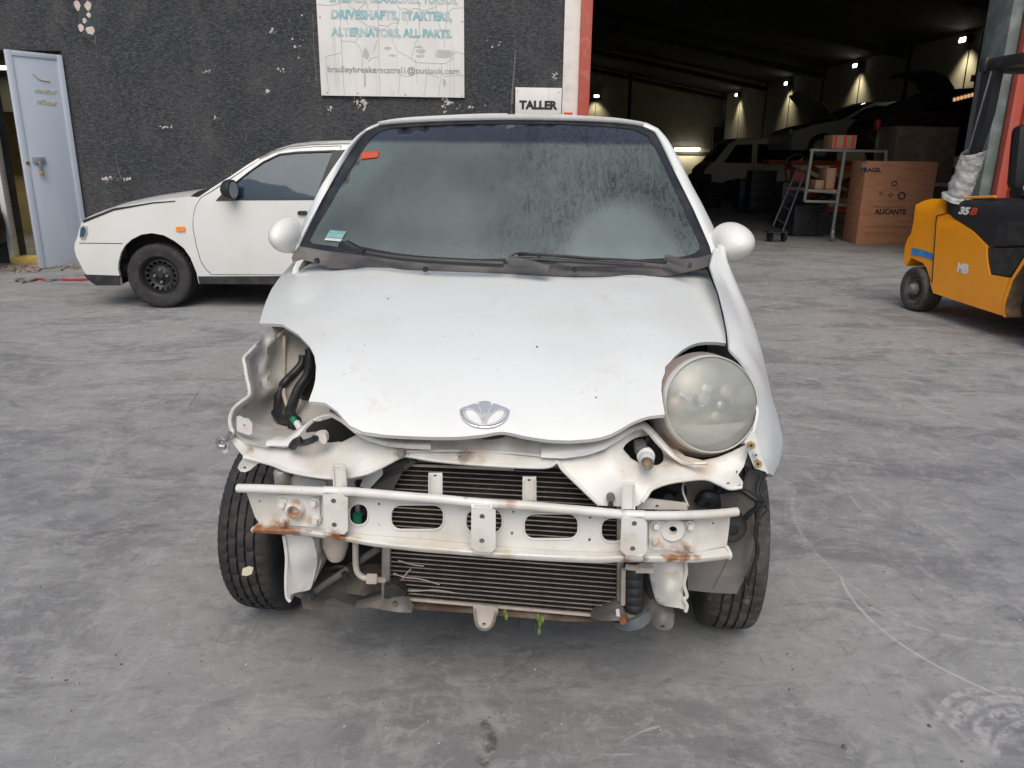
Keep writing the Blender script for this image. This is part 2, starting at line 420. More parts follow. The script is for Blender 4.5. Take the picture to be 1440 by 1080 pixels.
# ================================================================== GROUND
def ground_material():
    m, nt, b = base_mat('worn_concrete_yard')
    v = coord(nt)
    vs1 = coord(nt, (.9, 1.7, 1), (0, 0, R(-14)))
    vs2 = coord(nt, (1.0, 2.1, 1), (0, 0, R(9)))
    big = noi(nt, v, .55, 3, .5)
    c = mixc(nt, ramp(nt, big, .35, .68), (.26, .261, .26), (.32, .318, .308))
    # mottling at several sizes, slightly drawn out along the driving direction
    w1 = coord(nt, (.8, 1.5, 1), (0, 0, R(-24))); w2 = coord(nt, (1.6, .9, 1), (0, 0, R(-38)))
    c = mixc(nt, math_(nt, 'MULTIPLY', ramp(nt, noi(nt, w1, 1.5, 12, .72, .9), .46, .61), .72), c, (.165, .165, .168))
    c = mixc(nt, math_(nt, 'MULTIPLY', ramp(nt, noi(nt, w2, 2.4, 12, .74, 1.1), .52, .66), .48), c, (.41, .405, .395))
    c = mixc(nt, math_(nt, 'MULTIPLY', ramp(nt, noi(nt, vs1, 3.0, 12, .76, .5), .53, .66), .42), c, (.43, .425, .41))
    c = mixc(nt, math_(nt, 'MULTIPLY', ramp(nt, noi(nt, vs2, 2.6, 12, .76, .8), .53, .67), .62), c, (.13, .13, .133))
    c = mixc(nt, math_(nt, 'MULTIPLY', ramp(nt, noi(nt, v, 11, 10, .8, .4), .50, .62), .55), c, (.38, .375, .37))
    c = mixc(nt, math_(nt, 'MULTIPLY', ramp(nt, noi(nt, w1, 19, 8, .8, .4), .51, .64), .40), c, (.14, .14, .142))
    c = mixc(nt, math_(nt, 'MULTIPLY', ramp(nt, noi(nt, v, 75, 4, .8), .60, .74), .45), c, (.07, .07, .072))
    c = mixc(nt, math_(nt, 'MULTIPLY', ramp(nt, noi(nt, v, 95, 2, .6), .70, .76), .6), c, (.5, .49, .48))
    # fine strokes in several directions, each only in patches
    for sc_, an, ps, th, colr, am in (((5, 70, 1), -20, 1.6, .48, (.42, .415, .41), .7), ((60, 4, 1), -35, 1.3, .50, (.09, .09, .09), .6), ((4, 60, 1), 22, 1.1, .50, (.40, .395, .39), .7),
                                      ((70, 5, 1), 12, 1.9, .52, (.38, .375, .37), .6), ((6, 90, 1), -50, 1.4, .52, (.08, .08, .08), .6)):
        st = coord(nt, sc_, (0, 0, R(an)))
        f = math_(nt, 'MULTIPLY', ramp(nt, noi(nt, st, 1.2, 6, .72, .3), .59, .70), ramp(nt, noi(nt, coord(nt, (1, 1, 1), (0, 0, 0), (an, ps, 0)), ps, 4, .6, .4), th, th + .12))
        c = mixc(nt, math_(nt, 'MULTIPLY', f, am), c, colr)
    # hairline cracks
    vo = nn(nt, 'TexVoronoi', feature='DISTANCE_TO_EDGE', Scale=2.3); nt.links.new(coord(nt, (1, 1, 1), (0, 0, .4)), vo.inputs['Vector'])
    dn = noi(nt, v, 5, 4)
    e = math_(nt, 'ADD', vo.outputs['Distance'], math_(nt, 'MULTIPLY', math_(nt, 'SUBTRACT', dn, .5), .02))
    f = math_(nt, 'MULTIPLY', ramp(nt, e, .006, .001), ramp(nt, noi(nt, v, .9, 3), .56, .66))
    c = mixc(nt, math_(nt, 'MULTIPLY', f, .5), c, (.05, .05, .05))
    # scuffs and tyre scrapes: arcs of a circle through three points, limited to a sector, broken by noise
    def arc(p1, p2, p3, width, col, amt, half=None, thr=(.42, .56), nsc=9):
        nonlocal c
        a, b_, d_ = [G(*p).to_2d() for p in (p1, p2, p3)]
        D = 2 * (a.x * (b_.y - d_.y) + b_.x * (d_.y - a.y) + d_.x * (a.y - b_.y))
        ux = (a.length_squared * (b_.y - d_.y) + b_.length_squared * (d_.y - a.y) + d_.length_squared * (a.y - b_.y)) / D
        uy = (a.length_squared * (d_.x - b_.x) + b_.length_squared * (a.x - d_.x) + d_.length_squared * (b_.x - a.x)) / D
        cc = Vector((ux, uy)); r = (a - cc).length
        mid = ((a - cc).normalized() + (d_ - cc).normalized() + (b_ - cc).normalized()).normalized()
        co = min(mid.dot((a - cc).normalized()), mid.dot((d_ - cc).normalized()))
        s = nn(nt, 'VectorMath', operation='SUBTRACT'); nt.links.new(v, s.inputs[0]); s.inputs[1].default_value = (ux, uy, 0)
        L = nn(nt, 'VectorMath', operation='LENGTH'); nt.links.new(s.outputs[0], L.inputs[0])
        N = nn(nt, 'VectorMath', operation='NORMALIZE'); nt.links.new(s.outputs[0], N.inputs[0])
        dt = nn(nt, 'VectorMath', operation='DOT_PRODUCT'); nt.links.new(N.outputs[0], dt.inputs[0]); dt.inputs[1].default_value = (mid.x, mid.y, 0)
        nz = noi(nt, v, nsc, 5, .7)
        dd = math_(nt, 'ABSOLUTE', math_(nt, 'SUBTRACT', L.outputs['Value'], r))
        dd = math_(nt, 'ADD', dd, math_(nt, 'MULTIPLY', math_(nt, 'SUBTRACT', nz, .5), width * 1.2))
        f1 = ramp(nt, dd, width, width * .4)
        f2 = ramp(nt, dt.outputs['Value'], co - .02, co + .01)
        f3 = ramp(nt, noi(nt, v, 23, 5, .75), *thr)
        f = math_(nt, 'MULTIPLY', math_(nt, 'MULTIPLY', f1, f2), math_(nt, 'MULTIPLY', f3, amt))
        c = mixc(nt, f, c, col)
    LT = (.56, .555, .545)
    arc((1185, 818), (1240, 885), (1400, 975), .006, LT, .5, thr=(.35, .45))
    arc((1118, 690), (1145, 775), (1260, 865), .010, LT, .25)
    arc((1215, 850), (1300, 885), (1440, 905), .012, LT, .28)
    arc((1322, 1000), (1345, 978), (1440, 972), .013, LT, .45)
    arc((1345, 1025), (1372, 990), (1440, 985), .022, LT, .45)
    arc((1378, 1050), (1395, 1010), (1440, 1000), .024, LT, .45)
    arc((1400, 1060), (1420, 1025), (1440, 1015), .012, LT, .4)
    arc((560, 940), (640, 905), (700, 960), .010, (.27, .265, .26), .5)
    arc((880, 1040), (905, 1028), (935, 1020), .006, LT, .5)
    arc((70, 455), (180, 425), (255, 395), .006, (.09, .085, .08), .8, thr=(.3, .4))
    arc((680, 1020), (690, 1040), (675, 1075), .022, (.06, .06, .06), .7)
    arc((150, 560), (140, 610), (160, 660), .01, (.24, .24, .235), .5)
    arc((1100, 640), (1160, 645), (1230, 655), .004, LT, .9)
    arc((1130, 650), (1230, 660), (1440, 690), .003, (.07, .07, .07), .8, thr=(.2, .3))
    nt.links.new(c, b.inputs['Base Color'])
    q = nt.nodes.new('ShaderNodeMapRange'); nt.links.new(noi(nt, vs1, 3, 6, .6), q.inputs[0]); q.inputs[3].default_value = .45; q.inputs[4].default_value = .95
    nt.links.new(q.outputs[0], b.inputs['Roughness'])
    b.inputs['Specular IOR Level'].default_value = .35
    bp = nn(nt, 'Bump', Strength=.35, Distance=.004)
    nt.links.new(math_(nt, 'ADD', noi(nt, v, 30, 7, .7), noi(nt, vs1, 8, 4, .6)), bp.inputs['Height']); nt.links.new(bp.outputs[0], b.inputs['Normal'])
    return m
S = 90
gv, gf = [], []
N_ = 30
for i in range(N_ + 1):
    for j in range(N_ + 1): gv.append((-S + 2 * S * i / N_, -S + 2 * S * j / N_, 0))
for i in range(N_):
    for j in range(N_): a = i * (N_ + 1) + j; gf.append((a, a + N_ + 1, a + N_ + 2, a + 1))
gr = mobj('ground', gv, gf, ground_material()); tag(gr, 'worn grey concrete yard floor with scuffs and scrapes', kind='structure')

rng = random.Random(21); gm_ = MB()
for k in range(420):
    px, py = rng.uniform(0, 1440), rng.uniform(440, 1075); p = G(px, py); r = rng.uniform(.0012, .0036) * (2 if rng.random() < .04 else 1)
    bm = bmesh.new(); bmesh.ops.create_icosphere(bm, subdivisions=1, radius=r)
    vv = [v.co * rng.uniform(.6, 1.3) + Vector((p.x, p.y, r * .35)) for v in bm.verts]; bm.verts.index_update()
    gm_.add(vv, [[v.index for v in f_.verts] for f_ in bm.faces]); bm.free()
tag(gm_.build('grit', pbr('pale_grit', (.42, .40, .37), .9, col2=(.12, .11, .10), nscale=3, lo=.45, hi=.55), None, 0), 'fine pale grit scattered over the concrete yard', kind='stuff')

# ================================================================== WAREHOUSE
BA = 2.1
pw = G(119, 371)
D0 = pw.y - pw.x * math.tan(R(BA))
MB_ = Matrix.Translation((0, D0, 0)) @ Matrix.Rotation(R(BA), 4, 'Z'); MBI = MB_.inverted()
def W(px, py, yb=0.0): return MBI @ onplane(px, py, MB_ @ Vector((0, yb, 0)), MB_.to_3x3() @ Vector((0, 1, 0)))
def WX(px, py, xb): return MBI @ onplane(px, py, MB_ @ Vector((xb, 0, 0)), MB_.to_3x3() @ Vector((1, 0, 0)))
def GB(px, py): return MBI @ G(px, py)

def stucco():
    m, nt, b = base_mat('black_painted_stucco'); v = coord(nt)
    c = mixc(nt, ramp(nt, noi(nt, v, .7, 6, .65, .8), .40, .62), (.030, .038, .050), (.076, .077, .083))
    c = mixc(nt, ramp(nt, noi(nt, coord(nt, (1, 1, .5)), 2.4, 6, .65), .50, .72), c, (.115, .110, .108))
    st = noi(nt, coord(nt, (1, 1, 2.8), (0, R(24), 0)), 19, 9, .85, 1.0)
    s2 = noi(nt, coord(nt, (1, 1, 2.4), (0, R(-10), 0)), 52, 6, .8, .8)
    c = mixc(nt, math_(nt, 'MULTIPLY', ramp(nt, st, .49, .57), .80), c, (.17, .167, .168))
    c = mixc(nt, math_(nt, 'MULTIPLY', ramp(nt, st, .47, .40), .85), c, (.016, .016, .020))
    c = mixc(nt, math_(nt, 'MULTIPLY', ramp(nt, s2, .53, .62), .55), c, (.26, .255, .25))
    c = mixc(nt, math_(nt, 'MULTIPLY', ramp(nt, s2, .46, .38), .75), c, (.020, .020, .024))
    ch = math_(nt, 'MULTIPLY', ramp(nt, noi(nt, v, 30, 3, .7), .65, .69), ramp(nt, noi(nt, v, 1.7, 4, .6), .54, .64))
    c = mixc(nt, ch, c, (.62, .58, .55))
    nt.links.new(c, b.inputs['Base Color']); b.inputs['Roughness'].default_value = .8
    bp = nn(nt, 'Bump', Strength=1.0, Distance=.03)
    h = math_(nt, 'ADD', st, math_(nt, 'MULTIPLY', s2, .6))
    nt.links.new(h, bp.inputs['Height']); nt.links.new(bp.outputs[0], b.inputs['Normal'])
    return m
M['stucco'] = stucco()
WH = 8.0
bld = thing('warehouse_building', 'long dark warehouse with black stucco front, open red-framed vehicle doorway and unlit interior', 'building', MB_)
xr_l = W(822, 160, -.03).x; xr_r = W(1398, 273, -.03).x
xw_l, xw_m = W(790, 160, -.02).x, W(812, 160, -.02).x
xc_l, xc_r = W(1377, 273, .12).x, W(1398, 273, .05).x
LJ = W(24, 362, 0).x - .05; HJ = (MBI @ G(129, 371)).x
DTOP = W(60, 71, 0).z
outl = [(-22, 0), (LJ, 0), (LJ, DTOP), (HJ, DTOP), (HJ, 0), (xr_l, 0), (xr_l, 4.6), (xr_r, 4.6), (xr_r, 0), (22, 0), (22, WH), (-22, WH)]
sheet('front_wall', outl, [], .6, lambda u, v: (u, 0, v), Vector((0, .3, 0)), M['stucco'], bld)
# door frame steel and pier
MB().box(((xw_l + xw_m) / 2, -.012, 2.3), (xw_m - xw_l, .03, 4.6), bev=.004).build('white_pier', M['whitepier'], bld)
MB().box(((xw_m + xr_l) / 2 + .022, -.03, 2.3), (xr_l - xw_m + .045, .09, 4.6), bev=.006).build('red_door_frame', M['redsteel'], bld)
f = MB(); f.box((xr_r + .02, -.03, 2.3), (.05, .10, 4.6), bev=.006); f.box((xr_r + .10, -.012, 2.3), (.12, .04, 4.6), bev=.006)
f.box((xr_r + .19, -.03, 2.3), (.05, .10, 4.6), bev=.006); f.box((xr_r + .30, -.012, 2.3), (.16, .03, 4.6), bev=.006); f.box((xr_r + .40, -.03, 2.3), (.04, .08, 4.6), bev=.006)
f.build('red_door_frame', M['redsteel'], bld)
MB().box(((xr_l + xr_r) / 2, -.03, 4.66), (xr_r - xr_l, .1, .12), bev=.006).build('red_door_frame', M['redsteel'], bld)
MB().box(((W(1377, 273, .03).x + xr_r - .006) / 2, .27, 2.3), (xr_r - .006 - W(1377, 273, .03).x, .48, 4.6), bev=.01).build('grey_column', M['greycol'], bld)
# plaster dabs and bare patches on the front wall
def dab(px, py, rx, ry, mat, sd):
    rng = random.Random(sd); p = W(px, py, -.004); sc = 9.9 / FPX
    if mat == M.get('chalk'): rx *= .75; ry *= .75
    ol = [(math.cos(a) * rx * sc * rng.uniform(.75, 1.2), math.sin(a) * ry * sc * rng.uniform(.75, 1.2)) for a in [2 * math.pi * i / 11 for i in range(11)]]
    sheet('plaster_dab', smooth2(ol, 3), [], .02, lambda u, v: (p.x + u, -.005 - .004 * noise.noise(Vector((u * 60, v * 60, sd))), p.z + v), Vector((0, .007, 0)), mat, bld)
M['plaster'] = pbr('pale_plaster', (.62, .52, .47), .9, col2=(.45, .36, .31), nscale=30)
for i, (a, b_, c_, d_) in enumerate([(108.5, 7, 3.5, 5.5), (124, 8, 4.2, 5), (119, 29, 2.5, 3), (125, 21, 2.6, 3), (114, 39, 3.8, 4.2), (127, 43, 5, 4.5)]):
    dab(a, b_, c_, d_, M['plaster'], i)
sheet('bare_patch', smooth2([(W(a, b_).x, W(a, b_).z) for a, b_ in ((112, 5), (131, 4), (136, 48), (118, 52), (110, 30))], 2), [], .04,
      lambda u, v: (u, -.002 - .002 * abs(noise.noise(Vector((u * 30, v * 30, 0)))), v), Vector((0, .004, 0)), pbr('old_green_paint', (.035, .055, .06), .8, col2=(.06, .06, .065), nscale=20, bump=.8), bld)
M['chalk'] = pbr('flaked_white_plaster', (.60, .55, .51), .9, col2=(.30, .28, .27), nscale=50)
rng = random.Random(5)
for (cx, cy, n_, sx, sy) in [(508, 144, 9, 9, 7), (627, 146, 9, 6, 8), (462, 152, 5, 4, 5), (780, 106, 5, 4, 6), (545, 78, 5, 8, 6), (385, 45, 5, 5, 5), (290, 100, 6, 6, 3),
                            (150, 252, 9, 9, 2.2), (178, 252, 6, 6, 1.6), (396, 100, 4, 5, 3), (376, 128, 4, 3, 5), (302, 168, 3, 4, 3), (660, 150, 6, 16, 3), (230, 178, 5, 14, 2), (700, 60, 4, 12, 10), (420, 60, 5, 14, 30)]:
    big_ = 1.5 if n_ > 8 and cx > 490 else 1
    for k in range(int(n_ * 2.6)):
        q_ = rng.uniform(.25, 1.0) ** 1.5 * 1.9
        dab(cx + rng.gauss(0, sx * .62), cy + rng.gauss(0, sy * .62), q_ * big_ * rng.uniform(.6, 1.3), q_ * big_ * rng.uniform(.6, 1.3), M['chalk'], 100 + k + int(cx))

for pts in ([(163, 216), (165, 232), (168, 244), (171, 252)], [(134, 50), (135, 66), (136, 82)], [(440, 20), (441, 60), (446, 120)]):
    MB().tube([Vector((W(a, b_).x, -.002, W(a, b_).z)) for a, b_ in pts], .004, 5, False).build('chalk_line', pbr('pale_scrape', (.22, .21, .20), .9, col2=(.08, .08, .085), nscale=25), bld)
# interior shell
XR = 10.9
cor = WX(1018, 133, XR); YB, ZE = cor.y, cor.z
tp = W(824, 91, YB); SL = (tp.z - ZE) / (XR - tp.x)
def zroof(x): return ZE + SL * (XR - abs(x - 0.0)) if x >= 0 else ZE + SL * (XR + x)
lights = [WX(a, b_, XR) for a, b_ in ((1366, 57), (1212, 93), (1113, 118), (1042, 134))]
print('warehouse: D0 %.2f YB %.1f ZE %.2f slope %.2f opening %.2f..%.2f door top %.2f' % (D0, YB, ZE, SL, xr_l, xr_r, DTOP), [tuple(round(c, 2) for c in l) for l in lights])
sp = lights[1].y - lights[0].y
edges = []
y = lights[0].y + sp / 2
while y > .4: y -= sp
ys = [.32]
y += sp if y <= .4 else 0
while y < YB: ys.append(y); y += sp
ys.append(YB)
for a, b_ in zip(ys, ys[1:]):
    if b_ - a < .3: continue
    MB().box((XR + .1, (a + b_) / 2, (ZE + .3) / 2), (.2, b_ - a - .24, ZE + .3)).build('side_wall_panel', M['concretewall'], bld, 0)
    MB().box((XR + .06, b_ - .0, (ZE + .3) / 2), (.10, .22, ZE + .3)).build('wall_column', M['roofdark'], bld, 0)
xs = [-XR - .5 + (XR * 2 + .5) / 5 * i for i in range(6)]
for a, b_ in zip(xs, xs[1:]):
    h = sorted({a + .08, b_ - .08} | ({0.0} if a < 0 < b_ else set()))
    poly = [(h[0], 0), (h[-1], 0)] + [(x, zroof(x) + .2) for x in h[::-1]]
    sheet('back_wall_panel', poly, [], 3.0, lambda u, v: (u, YB, v), Vector((0, .2, 0)), M['concretewall'], bld, 0)
MB().box((0, YB + .3, 3.5), (24, .1, 8)).build('back_wall_backing', M['roofdark'], bld, 0)
MB().box((-XR - .1, YB / 2, 3), (.2, YB, 6.2)).build('left_side_wall', M['concretewall'], bld, 0)
for s in (-1, 1):
    v = [(s * (XR + .3), .3, ZE - .06), (0, .3, ZE + SL * XR), (0, YB + .4, ZE + SL * XR), (s * (XR + .3), YB + .4, ZE - .06)]
    v += [(p[0], p[1], p[2] + .12) for p in v]
    mobj('roof_slope', v, [(0, 1, 2, 3), (4, 5, 6, 7), (0, 1, 5, 4), (1, 2, 6, 5), (2, 3, 7, 6), (3, 0, 4, 7)], M['roofdark'], bld, 0)
for k, yy in enumerate(ys[1:-1]):
    for s in (-1, 1):
        MB().bar((s * (XR - .05), yy, ZE - .22), (0, yy, ZE + SL * XR - .22), .16, .26, (0, 1, 0)).build('roof_rafter', M['roofdark'], bld, 0)
# ledge and conduit on the back wall
p = W(948, 215, YB - .05)
MB().box(((W(880, 216, YB).x + XR) / 2, YB - .06, p.z), (XR - W(880, 216, YB).x, .1, .12)).build('wall_ledge', M['roofdark'], bld, 0)
p0, p1 = W(1003, 178, YB - .3), W(1027, 222, YB - .3)
MB().box(((p0.x + p1.x) / 2, YB - .3, p0.z / 2), (p1.x - p0.x, .35, p0.z)).build('lift_column', M['roofdark'], bld, 0)

# wall floodlights
M['lampglow'] = emit('floodlight_glass', (1.0, .97, .80), 9)
M['tubeglow'] = emit('fluorescent_tube', (1.0, .98, .80), 2.6)
def flood(pos, inward, energy, lab, idx):
    """pos in building space on the wall; inward = unit vector away from wall"""
    t = thing('wall_floodlight', lab, 'floodlight', MB_ @ Matrix.Translation(pos), 'floodlights along the warehouse walls')
    iv = Vector(inward); side = Vector((iv.y, iv.x, 0))
    m = Matrix((side, iv, (0, 0, 1))).transposed()
    MB().box(iv * .12 + Vector((0, 0, .03)), (.26, .16, .2), m, .015).build('housing', M['black'], t)
    MB().box(iv * .215 + Vector((0, 0, .01)), (.22, .03, .10), m, .008).build('lens', M['lampglow'], t)
    MB().box(iv * .03, (.05, .06, .05), m).build('bracket', M['black'], t)
    MB().tube([iv * .012 + Vector((0, 0, -.05)), iv * .012 + Vector((0, 0, -2.2))], .012, 6).build('cable', M['black'], t)
    l = bpy.data.lights.new('flood_lamp', 'SPOT'); l.energy = energy; l.spot_size = R(96); l.spot_blend = 1.0; l.color = (1, .90, .58); l.shadow_soft_size = .08
    lo = bpy.data.objects.new('flood_lamp', l); link(lo, t); lo.location = iv * .34 + Vector((0, 0, -.05))
    aim = Vector((-iv.x * .22, -iv.y * .22, -1)); lo.rotation_euler = (-aim).to_track_quat('Z', 'Y').to_euler()
labs = ['lit floodlight on the side wall nearest the doorway, above the forklift', 'lit floodlight on the side wall above the raised silver estate car',
        'lit floodlight on the side wall above the raised open bonnet', 'small far floodlight glowing high beside the corner of the back wall']
for i, l in enumerate(lights): flood((XR, l.y, l.z), (-1, 0, 0), 60, labs[i], i)
lb = W(838, 136, YB)
flood((lb.x, YB, lb.z), (0, -1, 0), 48, 'lit floodlight alone on the back wall just right of the red door frame', 4)
# fluorescent light on the back wall
a, b_ = W(949, 209, YB - .1), W(984, 209, YB - .1)
t = thing('fluorescent_light', 'glowing fluorescent tube low on the dark back wall', 'light fitting', MB_ @ Matrix.Translation(((a.x + b_.x) / 2, YB - .08, a.z)))
MB().box((0, .02, .03), (b_.x - a.x, .08, .04)).build('fitting', M['whitemetal'], t, 0)
MB().tube([(-(b_.x - a.x) / 2, -.04, 0), ((b_.x - a.x) / 2, -.04, 0)], .045, 8, False).build('tube', emit('bright_tube', (1, .97, .78), 9), t)
l = bpy.data.lights.new('tube_lamp', 'AREA'); l.shape = 'RECTANGLE'; l.size = b_.x - a.x; l.size_y = .1; l.energy = 12; l.color = (1, .92, .62)
lo = bpy.data.objects.new('tube_lamp', l); link(lo, t); lo.location = (0, -.3, -.1); lo.rotation_euler = (R(25), 0, 0)
# small white plate on back wall
q = W(842, 109, YB - .02)
MB().box((q.x, YB - .03, q.z), (.22, .03, .2)).build('alarm_box', M['whitemetal'], bld, 0)

# ------------------------------------------------------------------ store room behind the small door
rx0, rx1 = LJ - 3.0, HJ + 1.2
room = MB(); room.box(((rx0 + rx1) / 2, 3.6, 1.5), (rx1 - rx0, .1, 3.0)); room.box((rx1, 1.95, 1.5), (.1, 3.3, 3.0)); room.box((rx0, 1.95, 1.5), (.1, 3.3, 3.0)); room.box(((rx0 + rx1) / 2, 1.95, 3.05), (rx1 - rx0 + .2, 3.5, .1))
rm = room.build('store_room', pbr('yellowed_wall_paint', (.42, .36, .22), .85, col2=(.34, .28, .16), nscale=3), bld, 0)
z0, z1 = W(10, 158, 2.6).z, W(10, 105, 2.6).z
MB().box(((rx0 + rx1) / 2, 2.75, (z0 + z1) / 2), (rx1 - rx0 - .2, .6, z1 - z0)).build('dark_cupboard', M['dark'], bld, 0)
t = thing('coat_rack', 'row of dark jackets hanging inside the small doorway', 'clothes rack', MB_ @ Matrix.Translation((LJ + .2, 2.6, 0)))
zt = W(25, 218, 2.6).z
MB().tube([(-.9, 0, zt), (.9, 0, zt)], .015, 8, False).build('rail', M['steel'], t)
for k in range(9):
    x = -.8 + k * .2; bx = MB()
    bx.lathe([(.01, 0), (.05, .02), (.09, .12), (.10, .5), (.115, .9), (.01, .92)], (x, 0, zt - .02), (0, 0, -1), 12, lambda i, j: .02 * math.sin(j * 2.1 + i))
    bx.build('jacket', [M['black'], M['fabric'], M['dark']][k % 3], t)
for zz in (.35,):
    MB().box((0, .1, zz), (1.9, .5, .7)).build('low_shelf', M['dark'], t, 0)
t = thing('ceiling_light', 'glowing strip light seen through the top of the small doorway', 'light fitting', MB_ @ Matrix.Translation(W(6, 95, 1.9)))
MB().box((0, 0, .05), (1.3, .14, .06)).build('fitting', M['whitemetal'], t, 0)
MB().tube([(-.6, 0, 0), (.35, 0, 0)], .03, 8, False).build('tube', M['tubeglow'], t)
l = bpy.data.lights.new('strip_lamp', 'AREA'); l.shape = 'RECTANGLE'; l.size = 1.1; l.size_y = .1; l.energy = 22; l.color = (1, .9, .6)
lo = bpy.data.objects.new('strip_lamp', l); link(lo, t); lo.location = (0, 0, -.06)

# small door: frame, leaf, sill
fr = MB(); fr.box((LJ + .03, -.01, DTOP / 2), (.06, .12, DTOP), bev=.004); fr.build('door_jamb', M['whitemetal'], bld)
MB().box((HJ - .02, .06, DTOP / 2), (.04, .06, DTOP), bev=.004).build('door_jamb', M['black'], bld)
MB().box(((LJ + HJ) / 2, .05, .04), (HJ - LJ, .25, .08), bev=.006).build('door_sill', M['yellow'], bld)
h0 = G(128.5, 371.5); h1 = G(56.5, 378.8)
dx = (h1 - h0); LW = dx.length; dx.normalize(); dn = Vector((dx.y, -dx.x, 0)).normalized()
if dn.y > 0: dn = -dn
zt_ = (onplane(95, 85, h0, dn).z + onplane(40 / 3.6 + 0, 61, h1, dn).z) / 2
zt_ = (onplane(90, 84, h0, dn).z + onplane(10, 63, h1, dn).z) / 2; print('door', zt_, LW)
t = thing('metal_door', 'blue grey metal door standing open with padlocked bolt and faded yellow writing', 'door', Matrix.Translation(h0))
def DP(u, z, o=0.0): return dx * u + dn * o + Vector((0, 0, z))
m = Matrix((dx, dn, (0, 0, 1))).transposed()
MB().box(DP(LW / 2, zt_ / 2 + .005, -.02), (LW, .035, zt_ - .01), m, .004).build('leaf', M['doorpaint'], t)
for u, wd in ((.03, .06), (LW - .03, .06)):
    MB().box(DP(u, zt_ / 2 + .005, .002), (wd, .012, zt_ - .01), m, .004).build('frame_rail', M['doorpaint'], t)
MB().box(DP(LW / 2, zt_ - .03, .003), (LW - .12, .012, .05), m, .004).build('frame_rail', M['doorpaint'], t)
def on_leaf(px, py):
    p = onplane(px, py, h0 + dn * .0, dn) - h0; return p.dot(dx), p.z
bu, bz = on_leaf(55, 232)
b2 = MB(); b2.box(DP(bu, bz + .05, .012), (.13, .02, .07), m, .004); b2.box(DP(bu, bz - .03, .03), (.03, .02, .14), m, .003); b2.build('bolt', M['steel'], t)
MB().box(DP(bu, bz - .09, .035), (.05, .02, .05), m, .006).build('padlock', M['yellowbolt'], t)
MB().lathe([(.0, .01), (.02, .01), (.02, 0)], DP(bu + .12, bz + .02, .005), dn, 12).build('keyhole', M['rust'], t)
M['fadedyellow'] = pbr('faded_yellow_marker', (.58, .50, .24), .8, col2=(.42, .43, .40), nscale=30, lo=.40, hi=.6)
rng = random.Random(11)
for py, x0, x1 in ((130, 49, 76), (146, 53, 79)):       # worn writing: only illegible strokes are left
    wr = MB(); x = x0
    while x < x1:
        u0, z0_ = on_leaf(x, py + (x - x0) * .12); u1, z1_ = on_leaf(x + rng.uniform(-1, 2.5), py - rng.uniform(3, 6) + (x - x0) * .12)
        wr.bar(DP(u0, z0_, .001), DP(u1, z1_, .001), .012, .002, dn)
        if rng.random() < .6: wr.bar(DP(u1, z1_, .001), DP(u1 - .035, z1_ - rng.uniform(0, .03), .001), .010, .002, dn)
        x += rng.uniform(2.2, 3.6)
    wr.build('faded_writing', M['fadedyellow'], t)
MB().tube([DP(on_leaf(46, 104)[0], on_leaf(46, 104)[1], .003), DP(on_leaf(56, 112)[0], on_leaf(56, 112)[1], .003), DP(on_leaf(70, 114)[0], on_leaf(70, 114)[1], .003)], .006, 6).build('scratch', M['fadedyellow'], t)

# rubble at the door foot, chain
rb = MB(); rng = random.Random(3)
for k in range(260):
    px = rng.uniform(8, 135); p = G(px, rng.gauss(379 if px < 60 else 374, 2.0)); r = rng.uniform(.006, .028)
    bm = bmesh.new(); bmesh.ops.create_icosphere(bm, subdivisions=1, radius=r)
    vv = [v.co * rng.uniform(.6, 1.2) + Vector((p.x, p.y - .05, r * .4)) for v in bm.verts]; bm.verts.index_update()
    rb.add(vv, [[v.index for v in f_.verts] for f_ in bm.faces]); bm.free()
o = rb.build('rubble', pbr('brown_rubble', (.20, .15, .12), .9, col2=(.32, .28, .25), nscale=20), None, 0)
tag(o, 'crumbled brown plaster and grit along the foot of the wall by the small door', kind='stuff')
t = thing('chain', 'red painted chain with a steel hook lying on the concrete by the white hatchback', 'chain', Matrix.Translation(G(75, 396)))
base = G(75, 396)
pp = [G(a, b_) - base for a, b_ in ((25, 396), (40, 397), (55, 394), (68, 396), (82, 394.5), (96, 395), (110, 395), (125, 394.5), (150, 395))]
pl = resample(crom(pp, 8), 46)
for i in range(len(pl) - 1):
    a, b_ = pl[i], pl[i + 1]; mid = (a + b_) / 2 + Vector((0, 0, .012)); d = (b_ - a).normalized()
    up = Vector((0, 0, 1)) if i % 2 else d.cross(Vector((0, 0, 1))).normalized()
    sd = d * .024; ud = up.cross(d).normalized() * .009
    lk = [mid - sd + ud, mid + sd + ud, mid + sd * 1.25, mid + sd - ud, mid - sd - ud, mid - sd * 1.25]
    ring = MB(); c_ = [Vector(p) for p in lk] + [Vector(lk[0])]
    ring.tube(c_, .0045, 6, False); ring.build('chain_link', M['steel'] if i < 9 or 17 < i < 25 else M['redchain'], t)
hk = MB(); hk.tube([G(21, 397) - base + Vector((0, 0, .015)), G(28, 394) - base + Vector((0, 0, .02)), G(36, 396) - base + Vector((0, 0, .015)), G(30, 399) - base + Vector((0, 0, .015))], .011, 8); hk.build('hook', M['steel'], t)

